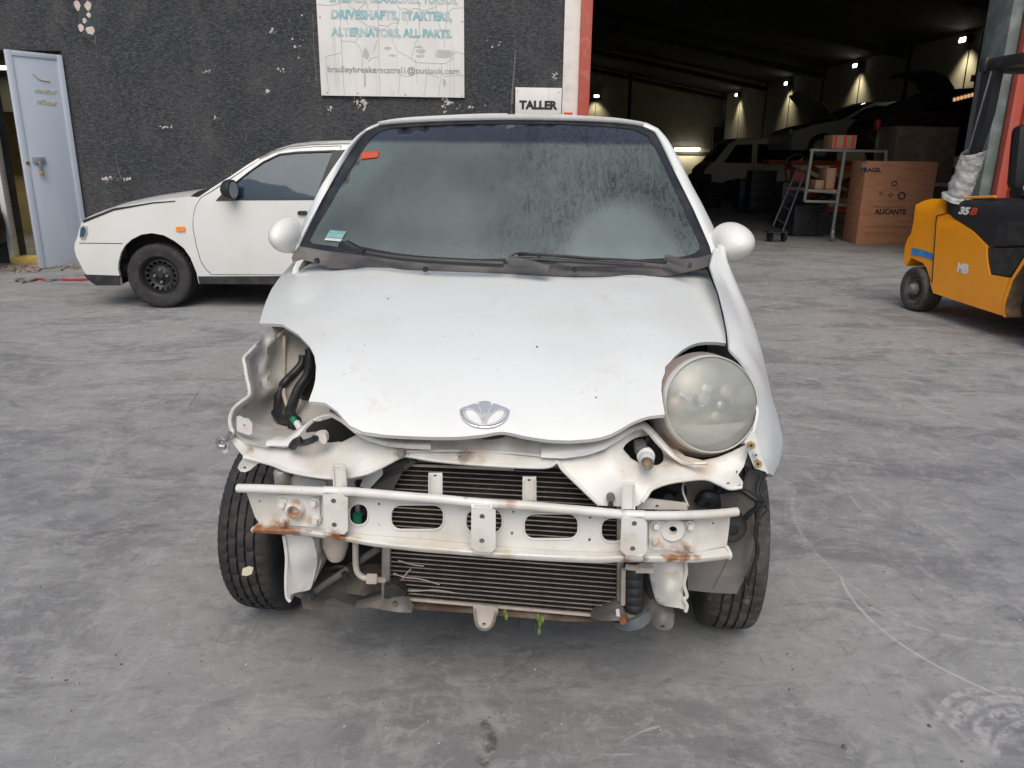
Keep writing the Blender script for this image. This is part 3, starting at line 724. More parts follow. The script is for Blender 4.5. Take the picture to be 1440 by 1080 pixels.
# ------------------------------------------------------------------ signs
def sign_board():
    m, nt, b = base_mat('cracked_white_sign_face'); v = coord(nt)
    c = mixc(nt, ramp(nt, noi(nt, v, 2, 5), .4, .7), (.74, .73, .70), (.66, .65, .62))
    st = noi(nt, coord(nt, (22, 1, .7)), 1, 4)
    c = mixc(nt, math_(nt, 'MULTIPLY', ramp(nt, st, .56, .7), .3), c, (.44, .42, .40))
    nt.links.new(c, b.inputs['Base Color']); b.inputs['Roughness'].default_value = .6
    return m
sy = -.035
A = W(452, 133.5, sy); B = W(653, 138, sy)
sx0, sx1, sz0 = A.x, B.x, (A.z + B.z) / 2
t = thing('wall_sign', 'large cracked white sign with faded teal lettering and an email address on the black wall', 'sign', MB_)
sheet('board', [(sx0, sz0), (sx1, sz0), (sx1, 4.2), (sx0, 4.2)], [], .4, lambda u, v: (u, sy, v), Vector((0, .03, 0)), sign_board(), t)
def SG(px, py): q = W(px, py, sy); return Vector((q.x, sy, q.z))
def teal():
    m, nt, b = base_mat('faded_teal_letters'); v = coord(nt)
    c = mixc(nt, ramp(nt, noi(nt, v, 6, 5, .7), .36, .66), (.20, .44, .49), (.57, .60, .59))
    nt.links.new(c, b.inputs['Base Color']); b.inputs['Roughness'].default_value = .7; return m
TE = teal(); TG = pbr('faded_grey_letters', (.26, .27, .28), .8, col2=(.46, .46, .45), nscale=9)
for s, x0, x1, yb_, yt, mt, bd in (('ENGINES, GEARBOXES, TURBOS,', 464, 644, 5, -10, TE, .03), ('DRIVESHAFTS, STARTERS,', 466, 636, 29, 13, TE, .05), ('ALTERNATORS, ALL PARTS.', 466, 636, 53, 38, TE, .05), ('bradleybreakerscatral1@outlook.com', 461, 646, 104, 92, TG, .012)):
    a, b_, c_ = SG(x0, yb_), SG(x1, yb_ + 2), SG(x0 - 1, yt)
    text('lettering', s, a - Vector((0, .002, 0)), Vector((1, 0, 0)), Vector((0, 0, 1)), b_.x - a.x, c_.z - a.z, mt, t, .0015, bd)
# cracks in the board: raised dark hairlines traced on the face
def crk(pts, r=.0015, mat=None):
    MB().tube([SG(440 + a * 220 / 1440, b_ * 140 / 916) - Vector((0, .001, 0)) for a, b_ in pts], r, 5, False).build('crack', mat or M['crack'], t)
M['crack'] = pbr('crack_line', (.24, .23, .22), .9)
for c_ in [[(248, -60), (252, 200), (262, 380), (275, 640), (290, 865)], [(600, -40), (603, 240), (612, 640), (617, 880)], [(40, 42), (150, 50), (200, 45), (245, 25), (320, 22), (350, 70), (410, 98), (470, 40), (500, 20)],
           [(410, 98), (425, 190), (470, 210), (500, 240), (600, 252)], [(600, 230), (680, 240), (712, 290), (740, 390), (780, 470), (890, 530), (950, 575), (1180, 588), (1230, 580), (1300, 530)],
           [(480, 0), (515, 105)], [(760, -20), (780, 60), (815, 88), (850, 75), (885, 95), (940, 75), (1030, 98), (1130, 65)], [(800, 90), (795, 190), (750, 280)], [(690, 240), (730, 212), (790, 212)],
           [(262, 378), (330, 378), (390, 388), (430, 430), (455, 530), (455, 620)], [(390, 388), (425, 330)], [(120, 520), (200, 500), (260, 485)], [(120, 520), (125, 640), (145, 850)], [(980, 325), (1150, 330)], [(980, 325), (940, 410), (905, 540)],
           [(1130, -20), (1145, 180), (1180, 280), (1205, 300)], [(1240, 0), (1232, 200), (1210, 300), (1212, 440)], [(1392, 72), (1300, 74), (1250, 105), (1240, 160)], [(1185, 580), (1182, 700), (1155, 880)], [(1392, 500), (1330, 478), (1290, 475)],
           [(605, 525), (540, 535), (505, 570)], [(945, 545), (950, 660), (965, 780)], [(800, 680), (800, 780), (780, 860)], [(1050, 680), (1035, 800), (1020, 880)], [(800, 690), (880, 705), (940, 680)], [(1060, 680), (1160, 715)], [(1200, 700), (1392, 695)],
           [(742, 840), (743, 885)], [(970, 0), (985, 90), (978, 320)], [(300, 150), (312, 190), (318, 225)], [(560, 480), (590, 370)], [(870, 90), (880, 160), (860, 230)]]:
    crk(c_)
def smear(px, py, rx, ry, sd):
    rng = random.Random(sd); p = SG(px, py); sc = 9.8 / FPX
    ol = [(math.cos(a) * rx * sc * rng.uniform(.6, 1.2), math.sin(a) * ry * sc * rng.uniform(.6, 1.2)) for a in [2 * math.pi * i / 13 for i in range(13)]]
    sheet('grey_smear', ol, [], .03, lambda u, v: (p.x + u, sy - .0015, p.z + v), Vector((0, .0013, 0)), M['smear'], t)
M['smear'] = pbr('grey_smear', (.48, .47, .45), .9, col2=(.58, .57, .55), nscale=14)
for i, q in enumerate([(625, 75, 13, 5), (592, 72, 7, 3), (589, 66, 5, 2), (592, 79, 6, 2), (514, 75, 5, 7), (545, 68, 5, 2), (552, 78, 5, 1.5), (513, 112, 2, 12), (625, 116, 3, 6)]): smear(*q, i)
for px, py in ((460, 130), (503, 131), (570, 133), (650, 135), (450, 24), (650, 30)):
    MB().lathe([(0, .006), (.008, .005), (.009, 0)], SG(px, py), (0, -1, 0), 8).build('screw', M['steel'], t)
A = W(724.5, 161, sy); B = W(789, 164, sy); Cc = W(724.5, 124, sy)
t = thing('workshop_sign', 'small white sign reading TALLER beside the white pier', 'sign', MB_)
MB().box(((A.x + B.x) / 2, sy + .01, (A.z - .02 + Cc.z) / 2), (B.x - A.x, .02, Cc.z - A.z + .04), bev=.002).build('board', sign_board(), t)
a = W(730, 153.5, sy - .002); b_ = W(784, 154, sy); c_ = W(730, 141, sy)
text('lettering', 'TALLER', (a.x, sy - .003, a.z), (1, 0, 0), (0, 0, 1), b_.x - a.x, c_.z - a.z, M['ink'], t, .0015, .055)
for px, py in ((728, 128), (786, 130), (786, 160)):
    q = W(px, py, sy); MB().lathe([(0, .005), (.007, .004), (.008, 0)], (q.x, sy, q.z), (0, -1, 0), 8).build('screw', M['steel'], t)
# red label at pier foot
q = W(799, 160, -.03); MB().box((q.x + .0, -.03, q.z), (.10, .004, .03)).build('red_label', M['redtape'], bld)

# ================================================================== ROAD WHEELS
def tyre_profile(Rr, w_, rim):
    h = w_ / 2
    return [(rim, -h * .80), (rim + .008, -h * .92), (Rr - .055, -h * 1.0), (Rr - .030, -h * .985), (Rr - .013, -h * .92), (Rr - .005, -h * .80),
            (Rr - .001, -h * .60), (Rr - .001, -h * .52), (Rr - .009, -h * .51), (Rr - .009, -h * .44), (Rr, -h * .43),
            (Rr + .001, -h * .20), (Rr - .008, -h * .19), (Rr - .008, -h * .11), (Rr + .001, -h * .10), (Rr + .001, h * .10), (Rr - .008, h * .11), (Rr - .008, h * .19), (Rr + .001, h * .20),
            (Rr, h * .43), (Rr - .009, h * .44), (Rr - .009, h * .51), (Rr - .001, h * .52), (Rr - .001, h * .60), (Rr - .005, h * .80), (Rr - .013, h * .92), (Rr - .030, h * .985),
            (Rr - .055, h * 1.0), (rim + .008, h * .92), (rim, h * .80)]
_wm = {}
def wheel(parent, c, axis, Rr, w_, rimr, mat, kind='steel', rimmat=None, steer=0):
    """axis points to the visible outer side"""
    key = (round(Rr, 3), round(w_, 3), kind, mat.name)
    t = bpy.data.objects.new('wheel', None); link(t, parent); t.location = c
    ax = Vector(axis).normalized()
    t.rotation_euler = ax.to_track_quat('X', 'Z').to_euler()
    if key not in _wm:
        prof = tyre_profile(Rr, w_, rimr)
        nseg = 150 if kind != 'far' else 28
        def fn(i, j):
            if kind == 'far': return 0
            if i in (4, 5, 24, 25): return -.003 if j % 2 == 0 else 0
            if i in (6, 7, 22, 23): return -.006 if j % 3 == 0 else 0
            if i in (10, 11): return -.006 if j % 5 == 0 else 0
            if i in (18, 19): return -.006 if (j + 2) % 5 == 0 else 0
            if i in (14, 15): return -.004 if j % 4 == 0 else 0
            return 0
        ty = MB().lathe(prof, (0, 0, 0), (1, 0, 0), nseg, fn).build('tyre', mat, None, 35)
        h = w_ / 2; rm = MB()
        rm.lathe([(rimr + .012, h * .82), (rimr + .004, h * .86), (rimr - .012, h * .70), (rimr - .02, h * .30), (rimr - .022, -h * .8), (rimr + .01, -h * .9)], (0, 0, 0), (1, 0, 0), 40)
        ri = rm.build('rim', rimmat or M['black'], None, 40)
        hl = []
        if kind == 'steel':
            hl = [circle(math.cos(a) * rimr * .70, math.sin(a) * rimr * .70, rimr * .085, n=10) for a in [2 * math.pi * k / 16 for k in range(16)]]
        hl += [circle(math.cos(a) * rimr * .30, math.sin(a) * rimr * .30, rimr * .03, n=6) for a in [2 * math.pi * k / 4 + .4 for k in range(4)]]
        def dm(u, v):
            r = math.hypot(u, v) / rimr
            x = h * (.34 + .18 * math.cos(min(r / .55, 1) * math.pi) - .10 * max(0, (r - .6)) / .4 * 0)
            if r > .55: x = h * (.16 + .28 * math.sin((r - .55) / .45 * math.pi))
            return (x, u, v)
        ds = sheet('wheel_disc', circle(0, 0, rimr - .018, n=40), hl, rimr / 9, dm, .004, rimmat or M['black'], None, 40)
        hb = MB().lathe([(.0, h * .62), (rimr * .13, h * .60), (rimr * .18, h * .45)], (0, 0, 0), (1, 0, 0), 20).build('hub_cap', rimmat or M['black'], None)
        nuts = MB()
        for k in range(4):
            a = math.pi / 2 * k; nuts.lathe([(0, h * .62), (.012, h * .6), (.012, h * .35)], (0, math.cos(a) * rimr * .32, math.sin(a) * rimr * .32), (1, 0, 0), 6)
        nu = nuts.build('wheel_nuts', M['dirtysteel'], None)
        _wm[key] = [ty, ri, ds, hb, nu]; obs = _wm[key]
    else:
        obs = []
        for o in _wm[key]:
            c_ = o.copy(); COL.objects.link(c_); obs.append(c_)
    for o in obs: o.parent = t
    return t

# ================================================================== GENERIC CAR
def make_car(root, P, L, Wd, belt, top, bottom, seams, wins, paint, glassmat, trims, tumble=.34, crown=.03, rakes=None, doors=()):
    """local x = length (nose at 0), y = lateral (near side negative), z up"""
    mid, hl = L / 2, L / 2
    def half(s, z):
        h = Wd / 2 * (1 - .07 * abs((s - mid) / hl) ** 4)
        h -= tumble * max(0, z - belt) ** 1.15 + .10 * max(0, .42 - z) + .05 * max(0, z - .62) * (z < belt) + (.05 * (belt - .62) if z >= belt else 0)
        return h
    out = top + bottom
    for sgn in (-1, 1):
        mp = lambda u, v, s=sgn: (u, s * half(u, v), v)
        sheet('side_panel', out, [d for d in doors] + (wins if not doors else [w_ for k, w_ in enumerate(wins) if k >= len(doors)]), .09, mp, Vector((0, -sgn * .03, 0)), paint, root, 30)
        for k, d in enumerate(doors):
            cx = sum(p[0] for p in d) / len(d); cz = sum(p[1] for p in d) / len(d)
            dd = [(cx + (x - cx) * (1 - .006 / max(abs(x - cx), .1)), cz + (z - cz) * (1 - .006 / max(abs(z - cz), .1))) for x, z in d]
            sheet('door', dd, [wins[k]], .09, mp, Vector((0, -sgn * .03, 0)), paint, root, 30)
        for w_ in wins:
            cx = sum(p[0] for p in w_) / len(w_); cz = sum(p[1] for p in w_) / len(w_)
            inner = [(cx + (x - cx) * .96, cz + (z - cz) * .94) for x, z in w_]
            sheet('window', w_, [], .15, lambda u, v, s=sgn: (u, s * (half(u, v) - .012), v), Vector((0, -sgn * .004, 0)), glassmat, root, 30)
            sheet('window_seal', [(cx + (x - cx) * 1.01, cz + (z - cz) * 1.01) for x, z in w_], [inner], .09, lambda u, v, s=sgn: (u, s * (half(u, v) + .003), v), Vector((0, -sgn * .008, 0)), M['black'], root, 30)
    # skin across the top, segment by segment
    for (nm, i0, i1, mt, cr) in seams:
        seg = top[i0:i1 + 1]; V, F = [], []; nx = 16
        seg = densify(seg, .12)[:-1] if False else seg
        pl = resample([Vector((a, 0, b_)) for a, b_ in seg], max(3, int(6 * len(seg))))
        for p in pl:
            h = half(p.x, p.z)
            for j in range(nx + 1):
                t_ = -1 + 2 * j / nx
                V.append((p.x - (cr * .8 * (1 - t_ ** 4) if p.x < .25 * L and nm in ('front_bumper', 'lower_bumper') else 0) + (cr * .8 * (1 - t_ ** 4) if nm in ('tailgate', 'rear_bumper') else 0), t_ * h, p.z + (cr * (1 - t_ ** 4) if nm not in ('front_bumper', 'lower_bumper', 'rear_bumper') else 0)))
        n = nx + 1
        for i in range(len(pl) - 1):
            for j in range(nx): F.append((i * n + j, i * n + j + 1, (i + 1) * n + j + 1, (i + 1) * n + j))
        mobj(nm, V, F, mt, root, 40)
    # floor and dark cabin
    MB().box((mid, 0, .34), (L * .9, Wd * .82, .06)).build('underbody', M['dark'], root, 0)
    return half

GL, *_ = glass('car_side_glass', (.34, .45, .54), .09, (.16, .32, .46), .03)
GD, *_ = glass('dark_car_glass', (.12, .14, .15), .05, (.1, .1, .1), .05)

# ------------------------------------------------------------------ white hatchback at the left
g0 = G(226, 432.5); SA = 2.2
sdx = Vector((math.cos(R(SA)), math.sin(R(SA)), 0)); sn = Vector((-sdx.y, sdx.x, 0))
def SP(px, py):
    p = onplane(px, py, g0, sn) - g0; return p.dot(sdx), p.z
SCx = SP(105, 345)[0]
def S2(px, py): a, b_ = SP(px, py); return (a - SCx, b_)
Wd = 1.64
root = thing('white_hatchback', 'cream white hatchback with black steel wheels parked against the black wall', 'car',
             Matrix.Translation(g0 + sdx * SCx + sn * (Wd / 2 - .06)) @ Matrix.Rotation(R(SA), 4, 'Z'))
top = [S2(*p) for p in [(171.5, 401), (135, 401), (124, 391), (117, 380), (108, 362), (105, 352), (105, 343), (109, 334), (112, 322), (117, 309.5), (132, 303), (162, 293), (200, 285), (240, 279), (270, 276), (281, 277),
                        (300, 263.5), (325, 247), (345, 232.5), (361, 222), (383, 211), (404, 205), (433, 202), (480, 200.5), (530, 201), (575, 205), (610, 214), (640, 250), (655, 280), (664, 300), (668, 340), (664, 380), (650, 396)]]
def archpts(cx, cy, r, n=12, a0=-8, a1=188):
    return [(cx + r * math.cos(R(a0 + (a1 - a0) * i / n)), cy + r * math.sin(R(a0 + (a1 - a0) * i / n))) for i in range(n + 1)]
wcf = S2(225.7, 388); wcr = (wcf[0] + 2.44, wcf[1]); wr = abs(S2(225.7, 432.5)[1] - wcf[1])
sill = S2(300, 398)[1]
bottom = [(wcr[0] + .40, sill)] + archpts(wcr[0], wcr[1] + .01, .345) + [(wcr[0] - .42, sill), S2(282, 398)]
fa = [S2(*p) for p in [(281, 394), (279, 382), (271, 361), (262, 348), (249, 338), (234, 330), (217, 327), (202, 329), (188, 336), (179, 344), (173, 354), (169, 368), (168, 378), (170, 388)]]
bottom += fa
win = [S2(*p) for p in [(307, 281), (319, 267), (334, 254), (350, 240.5), (368, 227), (390, 216), (415, 213), (469, 211), (458, 245), (447, 280.5)]]
win2 = [S2(*p) for p in [(480, 211), (530, 211), (560, 214), (588, 224), (603, 248), (612, 268), (604, 277), (530, 280), (460, 280.5), (470, 245)]]
door = [S2(*p) for p in [(299, 385.5), (292, 378), (285, 366), (279, 345), (274, 320), (274, 306), (277, 290), (284, 277.5), (300, 264.5 + 3), (325, 250), (345, 236), (361, 225.5), (383, 214.5), (404, 208.8), (433, 206), (478, 204.5), (468, 245), (457, 290), (457, 386)]]
seams = [('lower_bumper', 0, 4, M['black'], .06), ('front_bumper', 4, 7, M['seatpaint'], .10), ('front_bumper', 7, 9, M['seatpaint'], .10), ('bonnet', 9, 14, M['seatpaint'], .045), ('windscreen_cowl', 14, 15, M['black'], .05),
         ('windscreen', 15, 19, GL, .05), ('roof', 19, 26, M['seatpaint'], .03), ('tailgate', 26, 29, M['seatpaint'], .05), ('rear_bumper', 29, 32, M['seatpaint'], .06)]
half = make_car(root, None, 3.85, Wd, S2(300, 281)[1], top, bottom, seams, [win, win2], M['seatpaint'], GL, None, doors=[door])
zz = lambda s, z, o=0.0: Vector((s, -half(s, z) - o, z))
def side_bit(name, pts, o, th, mat, step=.05):
    return sheet(name, [S2(*p) for p in pts], [], step, lambda u, v: zz(u, v, o), Vector((0, th, 0)), mat, root, 30)
side_bit('lower_bumper', [(117.5, 386), (170, 387), (171, 401), (135, 401.5), (124, 394)], .006, .03, M['blackplastic'])
side_bit('sill_moulding', [(281, 387.5), (398, 387), (520, 388), (520, 399), (398, 398.5), (283, 398)], .006, .03, M['blackplastic'])
side_bit('bumper_seam', [(112, 341.2), (175, 341.2), (175, 342.2), (112, 342.2)], .0015, .002, M['black'])
side_bit('bonnet_shutline', [(117, 309.5), (162, 292.8), (217, 284), (249, 281.8), (249, 283.2), (217, 286), (162, 296), (118, 313.5)], .003, .01, M['black'])
side_bit('side_indicator', rrect(251, 318, 264, 324.5, 2.2), .012, .014, M['amber'], .02)
side_bit('headlight', [(113, 332), (114, 320), (118, 315.5), (123.5, 317), (124.5, 326), (121, 335.5), (115, 336)], .012, .03, M['lens'] if 'lens' in M else M['chrome'], .03)
side_bit('headlight_lens', [(115, 331), (116, 321), (119, 318), (122, 319.5), (122.5, 326), (119.5, 333), (116, 333)], .022, .012, GL, .03)
side_bit('door_handle', rrect(421, 296, 434, 301.5, 1.8), .02, .03, M['black'], .02)
side_bit('quarter_triangle', [(306.5, 282), (323, 266), (333, 257), (337, 278), (336, 281.8)], .006, .012, M['black'])
side_bit('b_pillar_trim', [(469.5, 211), (479, 211), (470, 245), (459.5, 280.5), (447.5, 280.5), (458, 245)], .004, .01, M['black'])
side_bit('roof_gutter', [(361, 222), (383, 211.2), (404, 205.3), (433, 202.3), (480, 200.8), (530, 201.3), (530, 202.6), (480, 202.2), (433, 203.8), (404, 206.8), (384, 212.8), (362, 223.5)], .005, .01, M['dirtysteel'])
mm = MB(); c0 = zz(*S2(329, 266)); mm.lathe([(.0, -.06), (.045, -.055), (.075, -.03), (.085, .0), (.082, .04), (.07, .045)], c0 + Vector((.0, -.11, 0)), (.95, -.25, 0), 18)
mm.bar(c0 + Vector((0, 0, -.04)), c0 + Vector((0, -.11, -.03)), .06, .05); mm.build('wing_mirror', M['black'], root)
MB().lathe([(0, .043), (.068, .043)], c0 + Vector((.0, -.11, 0)), (.95, -.25, 0), 18).build('mirror_glass', M['chrome'], root)
wz = wr
for (s, far) in ((wcf[0], 0), (wcr[0], 0), (wcf[0], 1), (wcr[0], 1)):
    yy = -(Wd / 2 - .115) if not far else (Wd / 2 - .115)
    wheel(root, (s, yy, wz), (0, -1 if not far else 1, 0), wr, .185, wr * .60, M['rubber'])
MB().box((wcf[0], 0, .45), (.7, Wd - .5, .5)).build('engine_bay', M['dark'], root, 0); MB().box((wcr[0], 0, .5), (.7, Wd - .5, .45)).build('boot_floor', M['dark'], root, 0)
# cabin
cb = MB(); bz_ = S2(300, 281)[1]
for s in (1.75, 2.55):
    for yy in (-.36, .36):
        cb.box((s, yy, .62), (.5, .48, .2), bev=.05); cb.box((s + .3, yy, .92), (.14, .46, .6), Matrix.Rotation(R(12), 3, 'Y'), .05)
        cb.box((s + .36, yy, 1.26), (.08, .24, .16), bev=.03)
cb.build('seats', M['fabric'], root)
MB().box((1.15, 0, .86), (.5, 1.3, .2), bev=.05).build('dashboard', M['blackplastic'], root)
MB().lathe([(.17, 0), (.185, .012), (.17, .024)], (1.42, -.36, .98), (-.9, 0, .4), 24).build('steering_wheel', M['black'], root)

# dark car at the left edge
root = thing('dark_car', 'dark car of which only the front corner shows at the left edge of the yard', 'car', Matrix.Translation(G(-34, 386)) @ Matrix.Rotation(R(186), 4, 'Z'))
L = 4.0
top = [(0.02, .28), (0, .45), (.02, .62), (.12, .74), (.5, .84), (1.0, .92), (1.4, 1.2), (1.7, 1.38), (2.6, 1.42), (3.2, 1.35), (3.7, .95), (3.95, .9), (4.0, .5), (3.95, .28)]
bot = [(3.5, .22)] + archpts(3.15, .3, .33) + [(2.75, .2), (1.2, .2)] + archpts(.78, .3, .33) + [(.35, .24)]
sm = [('front_bumper', 0, 3, M['paintblack'] if 'paintblack' in M else M['black'], .1), ('bonnet', 3, 5, M['black'], .04), ('windscreen', 5, 7, GD, .04), ('roof', 7, 9, M['black'], .03), ('tailgate', 9, 11, M['black'], .04), ('rear_bumper', 11, 13, M['black'], .04)]
make_car(root, None, L, 1.68, .9, top, bot, sm, [[(1.45, .95), (1.78, 1.3), (2.4, 1.33), (2.4, .95)], [(2.5, .95), (2.5, 1.33), (3.05, 1.26), (3.4, .98)]], M['black'], GD, None)
for s in (.78, 3.15):
    for yy in (-.73, .73): wheel(root, (s, yy, .3), (0, -1 if yy < 0 else 1, 0), .3, .185, .18, M['rubber'])

# ================================================================== INSIDE THE WAREHOUSE
def place(px, py, rz=0.0, dz=0): return Matrix.Translation(G(px, py) + Vector((0, 0, dz))) @ Matrix.Rotation(R(rz), 4, 'Z')
def at(px, py, Y): return onplane(px, py, (0, Y, 0), Vector((0, 1, 0)))

# white van at the back
Yv = 26.5; pv = at(978, 270, Yv); pv.z = 0
root = thing('white_van', 'old white passenger van with dark side windows parked at the back of the warehouse', 'van', Matrix.Translation(pv) @ Matrix.Rotation(R(1), 4, 'Z'))
top = [(.05, .35), (0, .55), (.03, .95), (.12, 1.08), (.32, 1.22), (.75, 1.78), (1.0, 1.92), (2.5, 1.97), (4.5, 1.94), (4.72, 1.8), (4.78, 1.0), (4.78, .4)]
bot = [(4.3, .3)] + archpts(3.85, .33, .36) + [(3.4, .28), (1.4, .28)] + archpts(.9, .33, .36) + [(.4, .33)]
wn = [[(.62, 1.2), (.98, 1.75), (1.5, 1.78), (1.5, 1.2)], [(1.68, 1.2), (1.68, 1.78), (3.0, 1.8), (3.0, 1.2)], [(3.15, 1.2), (3.15, 1.8), (4.5, 1.78), (4.5, 1.2)]]
sm = [('front_bumper', 0, 3, M['greyplastic'], .06), ('bonnet', 3, 4, M['vanpaint'], .03), ('windscreen', 4, 6, GD, .03), ('roof', 6, 8, M['vanpaint'], .04), ('tailgate', 8, 10, M['vanpaint'], .02), ('rear_bumper', 10, 11, M['greyplastic'], .02)]
make_car(root, None, 4.8, 1.84, 1.15, top, bot, sm, wn, M['vanpaint'], GD, None, tumble=.12)
for s in (.9, 3.85):
    for yy in (-.80, .80): wheel(root, (s, yy, .33), (0, -1 if yy < 0 else 1, 0), .33, .2, .2, M['rubber'], 'far')
for s in (1.58, 3.07): MB().box((s, -.925, .95), (.012, .004, 1.3)).build('door_seam', M['black'], root, 0)

# stack of worn tyres left of the van
for (px, Y, n_, tilt, lab) in ((984, 23.5, 4, 0, 'stack of black tyres standing left of the white van'), (1000, 22.5, 3, 0, 'lower stack of black tyres in front of the white van nose')):
    p = at(px, 280, Y); p.z = 0
    t = thing('tyre_stack', lab, 'tyre stack', Matrix.Translation(p))
    for k in range(n_):
        o = MB().lathe(tyre_profile(.34, .22, .2), (random.uniform(-.05, .05), random.uniform(-.05, .05), .12 + .22 * k), (0, 0, 1), 32).build('tyre', M['rubber'], t)
# bins
p = at(1046, 285, 20.5); p.z = 0
t = thing('blue_bin', 'dark blue waste bin with wheels in front of the white van', 'bin', Matrix.Translation(p))
z1 = at(1046, 253, 20.5).z
o = MB(); o.box((0, 0, z1 / 2 + .05), (.42, .45, z1 - .1), bev=.03); o.build('body', pbr('dark_blue_plastic', (.01, .02, .06), .5), t)
MB().box((0, 0, z1 + .01), (.46, .5, .05), bev=.015).build('lid', M['black'], t)
for s in (-.16, .16): MB().lathe([(0, .03), (.06, .03), (.06, -.03), (0, -.03)], (s, -.2, .06), (1, 0, 0), 14).build('bin_wheel', M['rubber'], t)
p = at(1067, 285, 20.0); p.z = 0
t = thing('black_cabinet', 'black tool cabinet beside the blue bin', 'cabinet', Matrix.Translation(p))
MB().box((0, 0, .55), (.62, .5, 1.0), bev=.015).build('body', M['black'], t)
for k in range(4): MB().box((0, -.255, .22 + .22 * k), (.56, .012, .2), bev=.004).build('drawer', M['blackplastic'], t)
for s in (-.25, .25): MB().lathe([(0, .02), (.05, .02), (.05, -.02), (0, -.02)], (s, -.2, .05), (1, 0, 0), 12).build('castor', M['rubber'], t)

# raised silver estate car on a lift
Yc = 21.0
pa = at(1092, 225, Yc); root = thing('silver_estate_car', 'silver grey estate car raised on a lift with its bonnet open', 'car', Matrix.Translation(pa) @ Matrix.Rotation(R(3), 4, 'Z'))
top = [(.06, .25), (0, .42), (.04, .62), (.12, .72), (.55, .86), (1.15, .97), (1.3, 1.02), (1.75, 1.28), (2.05, 1.40), (2.9, 1.45), (3.7, 1.38), (4.2, 1.05), (4.3, .8), (4.32, .5), (4.25, .28)]
bot = [(3.9, .24)] + archpts(3.45, .32, .34) + [(3.05, .22), (1.2, .22)] + archpts(.78, .32, .34) + [(.32, .25)]
wn = [[(1.42, 1.0), (1.8, 1.24), (2.1, 1.33), (2.32, 1.33), (2.32, .99)], [(2.42, .99), (2.42, 1.34), (3.2, 1.33), (3.25, .99)], [(3.35, 1.0), (3.3, 1.32), (3.65, 1.27), (3.95, 1.05)]]
sm = [('front_bumper', 0, 3, M['silverpaint'], .1), ('engine_bay', 3, 5, M['dark'], .0), ('windscreen', 5, 8, GD, .04), ('roof', 8, 10, M['silverpaint'], .03), ('tailgate', 10, 12, M['silverpaint'], .04), ('rear_bumper', 12, 14, M['silverpaint'], .04)]
make_car(root, None, 4.35, 1.72, .97, top, bot, sm, wn, M['silverpaint'], GD, None)
for s in (.78, 3.45):
    for yy in (-.76, .76): wheel(root, (s, yy, .30), (0, -1 if yy < 0 else 1, 0), .31, .19, .2, M['rubber'], 'far', M['silverpaint'])
loft('open_bonnet', [[(1.15, -.75, .99), (.75, -.74, 1.35), (.42, -.70, 1.62)], [(1.15, 0, 1.04), (.70, 0, 1.42), (.38, 0, 1.70)], [(1.15, .75, .99), (.75, .74, 1.35), (.42, .70, 1.62)]], M['silverpaint'], root, 10, 6, .02)
MB().lathe([(0, .03), (.09, .02), (.1, 0)], (.05, -.62, .66), (-1, 0, .1), 16).build('headlight', M['chrome'], root)
MB().box((1.75, -.93, 1.03), (.18, .14, .12), bev=.03).build('wing_mirror', M['silverpaint'], root)
t = thing('car_lift', 'orange scissor lift platform carrying the silver estate car', 'car lift', Matrix.Translation((pa.x, pa.y, 0)) @ Matrix.Rotation(R(3), 4, 'Z'))
hz = pa.z
for yy in (-.76, .76):
    MB().box((2.1, yy, hz - .06), (4.2, .45, .12), bev=.01).build('platform', M['orangerack'], t)
    MB().bar((.6, yy, .06), (3.2, yy, hz - .14), .12, .10, (0, 1, 0)).build('scissor_arm', M['orangerack'], t)
    MB().bar((3.2, yy + .12, .06), (.6, yy + .12, hz - .14), .12, .10, (0, 1, 0)).build('scissor_arm', M['orangerack'], t)
MB().box((2.0, 0, .04), (3.6, 1.9, .08)).build('base', M['dark'], t)

# dark red car with its tailgate up, on the rack
Yr = 15.5; pb = at(1404, 208, Yr); pl_ = at(1206, 215, Yr)
Lr = 4.1; x0 = pl_.x
root = thing('dark_red_car', 'dark red hatchback raised behind the wrapped boxes with its tailgate open', 'car', Matrix.Translation((x0, Yr, at(1206, 233, Yr).z)) @ Matrix.Rotation(R(-2), 4, 'Z'))
top = [(.03, .28), (0, .45), (.05, .70), (.14, .82), (.3, .95), (.85, 1.20), (1.2, 1.34), (1.9, 1.38), (2.5, 1.2), (2.9, .98), (3.6, .86), (3.95, .7), (4.05, .5), (4.0, .28)]
bot = [(3.7, .22)] + archpts(3.3, .3, .33) + [(2.9, .2), (1.2, .2)] + archpts(.75, .3, .33) + [(.32, .25)]
wn = [[(.7, .95), (1.0, 1.2), (1.35, 1.27), (1.35, .95)], [(1.45, .95), (1.45, 1.28), (1.95, 1.28), (2.6, .97)]]
sm = [('rear_bumper', 0, 3, M['maroon'], .08), ('boot_opening', 3, 6, M['dark'], .0), ('roof', 6, 7, M['maroon'], .03), ('windscreen', 7, 9, GD, .04), ('bonnet', 9, 11, M['maroon'], .04), ('front_bumper', 11, 13, M['maroon'], .04)]
make_car(root, None, 4.05, 1.7, .92, top, bot, sm, wn, M['maroon'], GD, None)
for s in (.75, 3.3):
    for yy in (-.74, .74): wheel(root, (s, yy, .30), (0, -1 if yy < 0 else 1, 0), .30, .19, .19, M['rubber'], 'far')
loft('open_tailgate', [[(1.35, -.6, 1.36), (1.15, -.62, 1.58), (.9, -.6, 1.68), (.62, -.58, 1.64)], [(1.35, 0, 1.40), (1.13, 0, 1.62), (.86, 0, 1.73), (.55, 0, 1.68)], [(1.35, .6, 1.36), (1.15, .62, 1.58), (.9, .6, 1.68), (.62, .58, 1.64)]], M['dark'], root, 12, 6, .03)
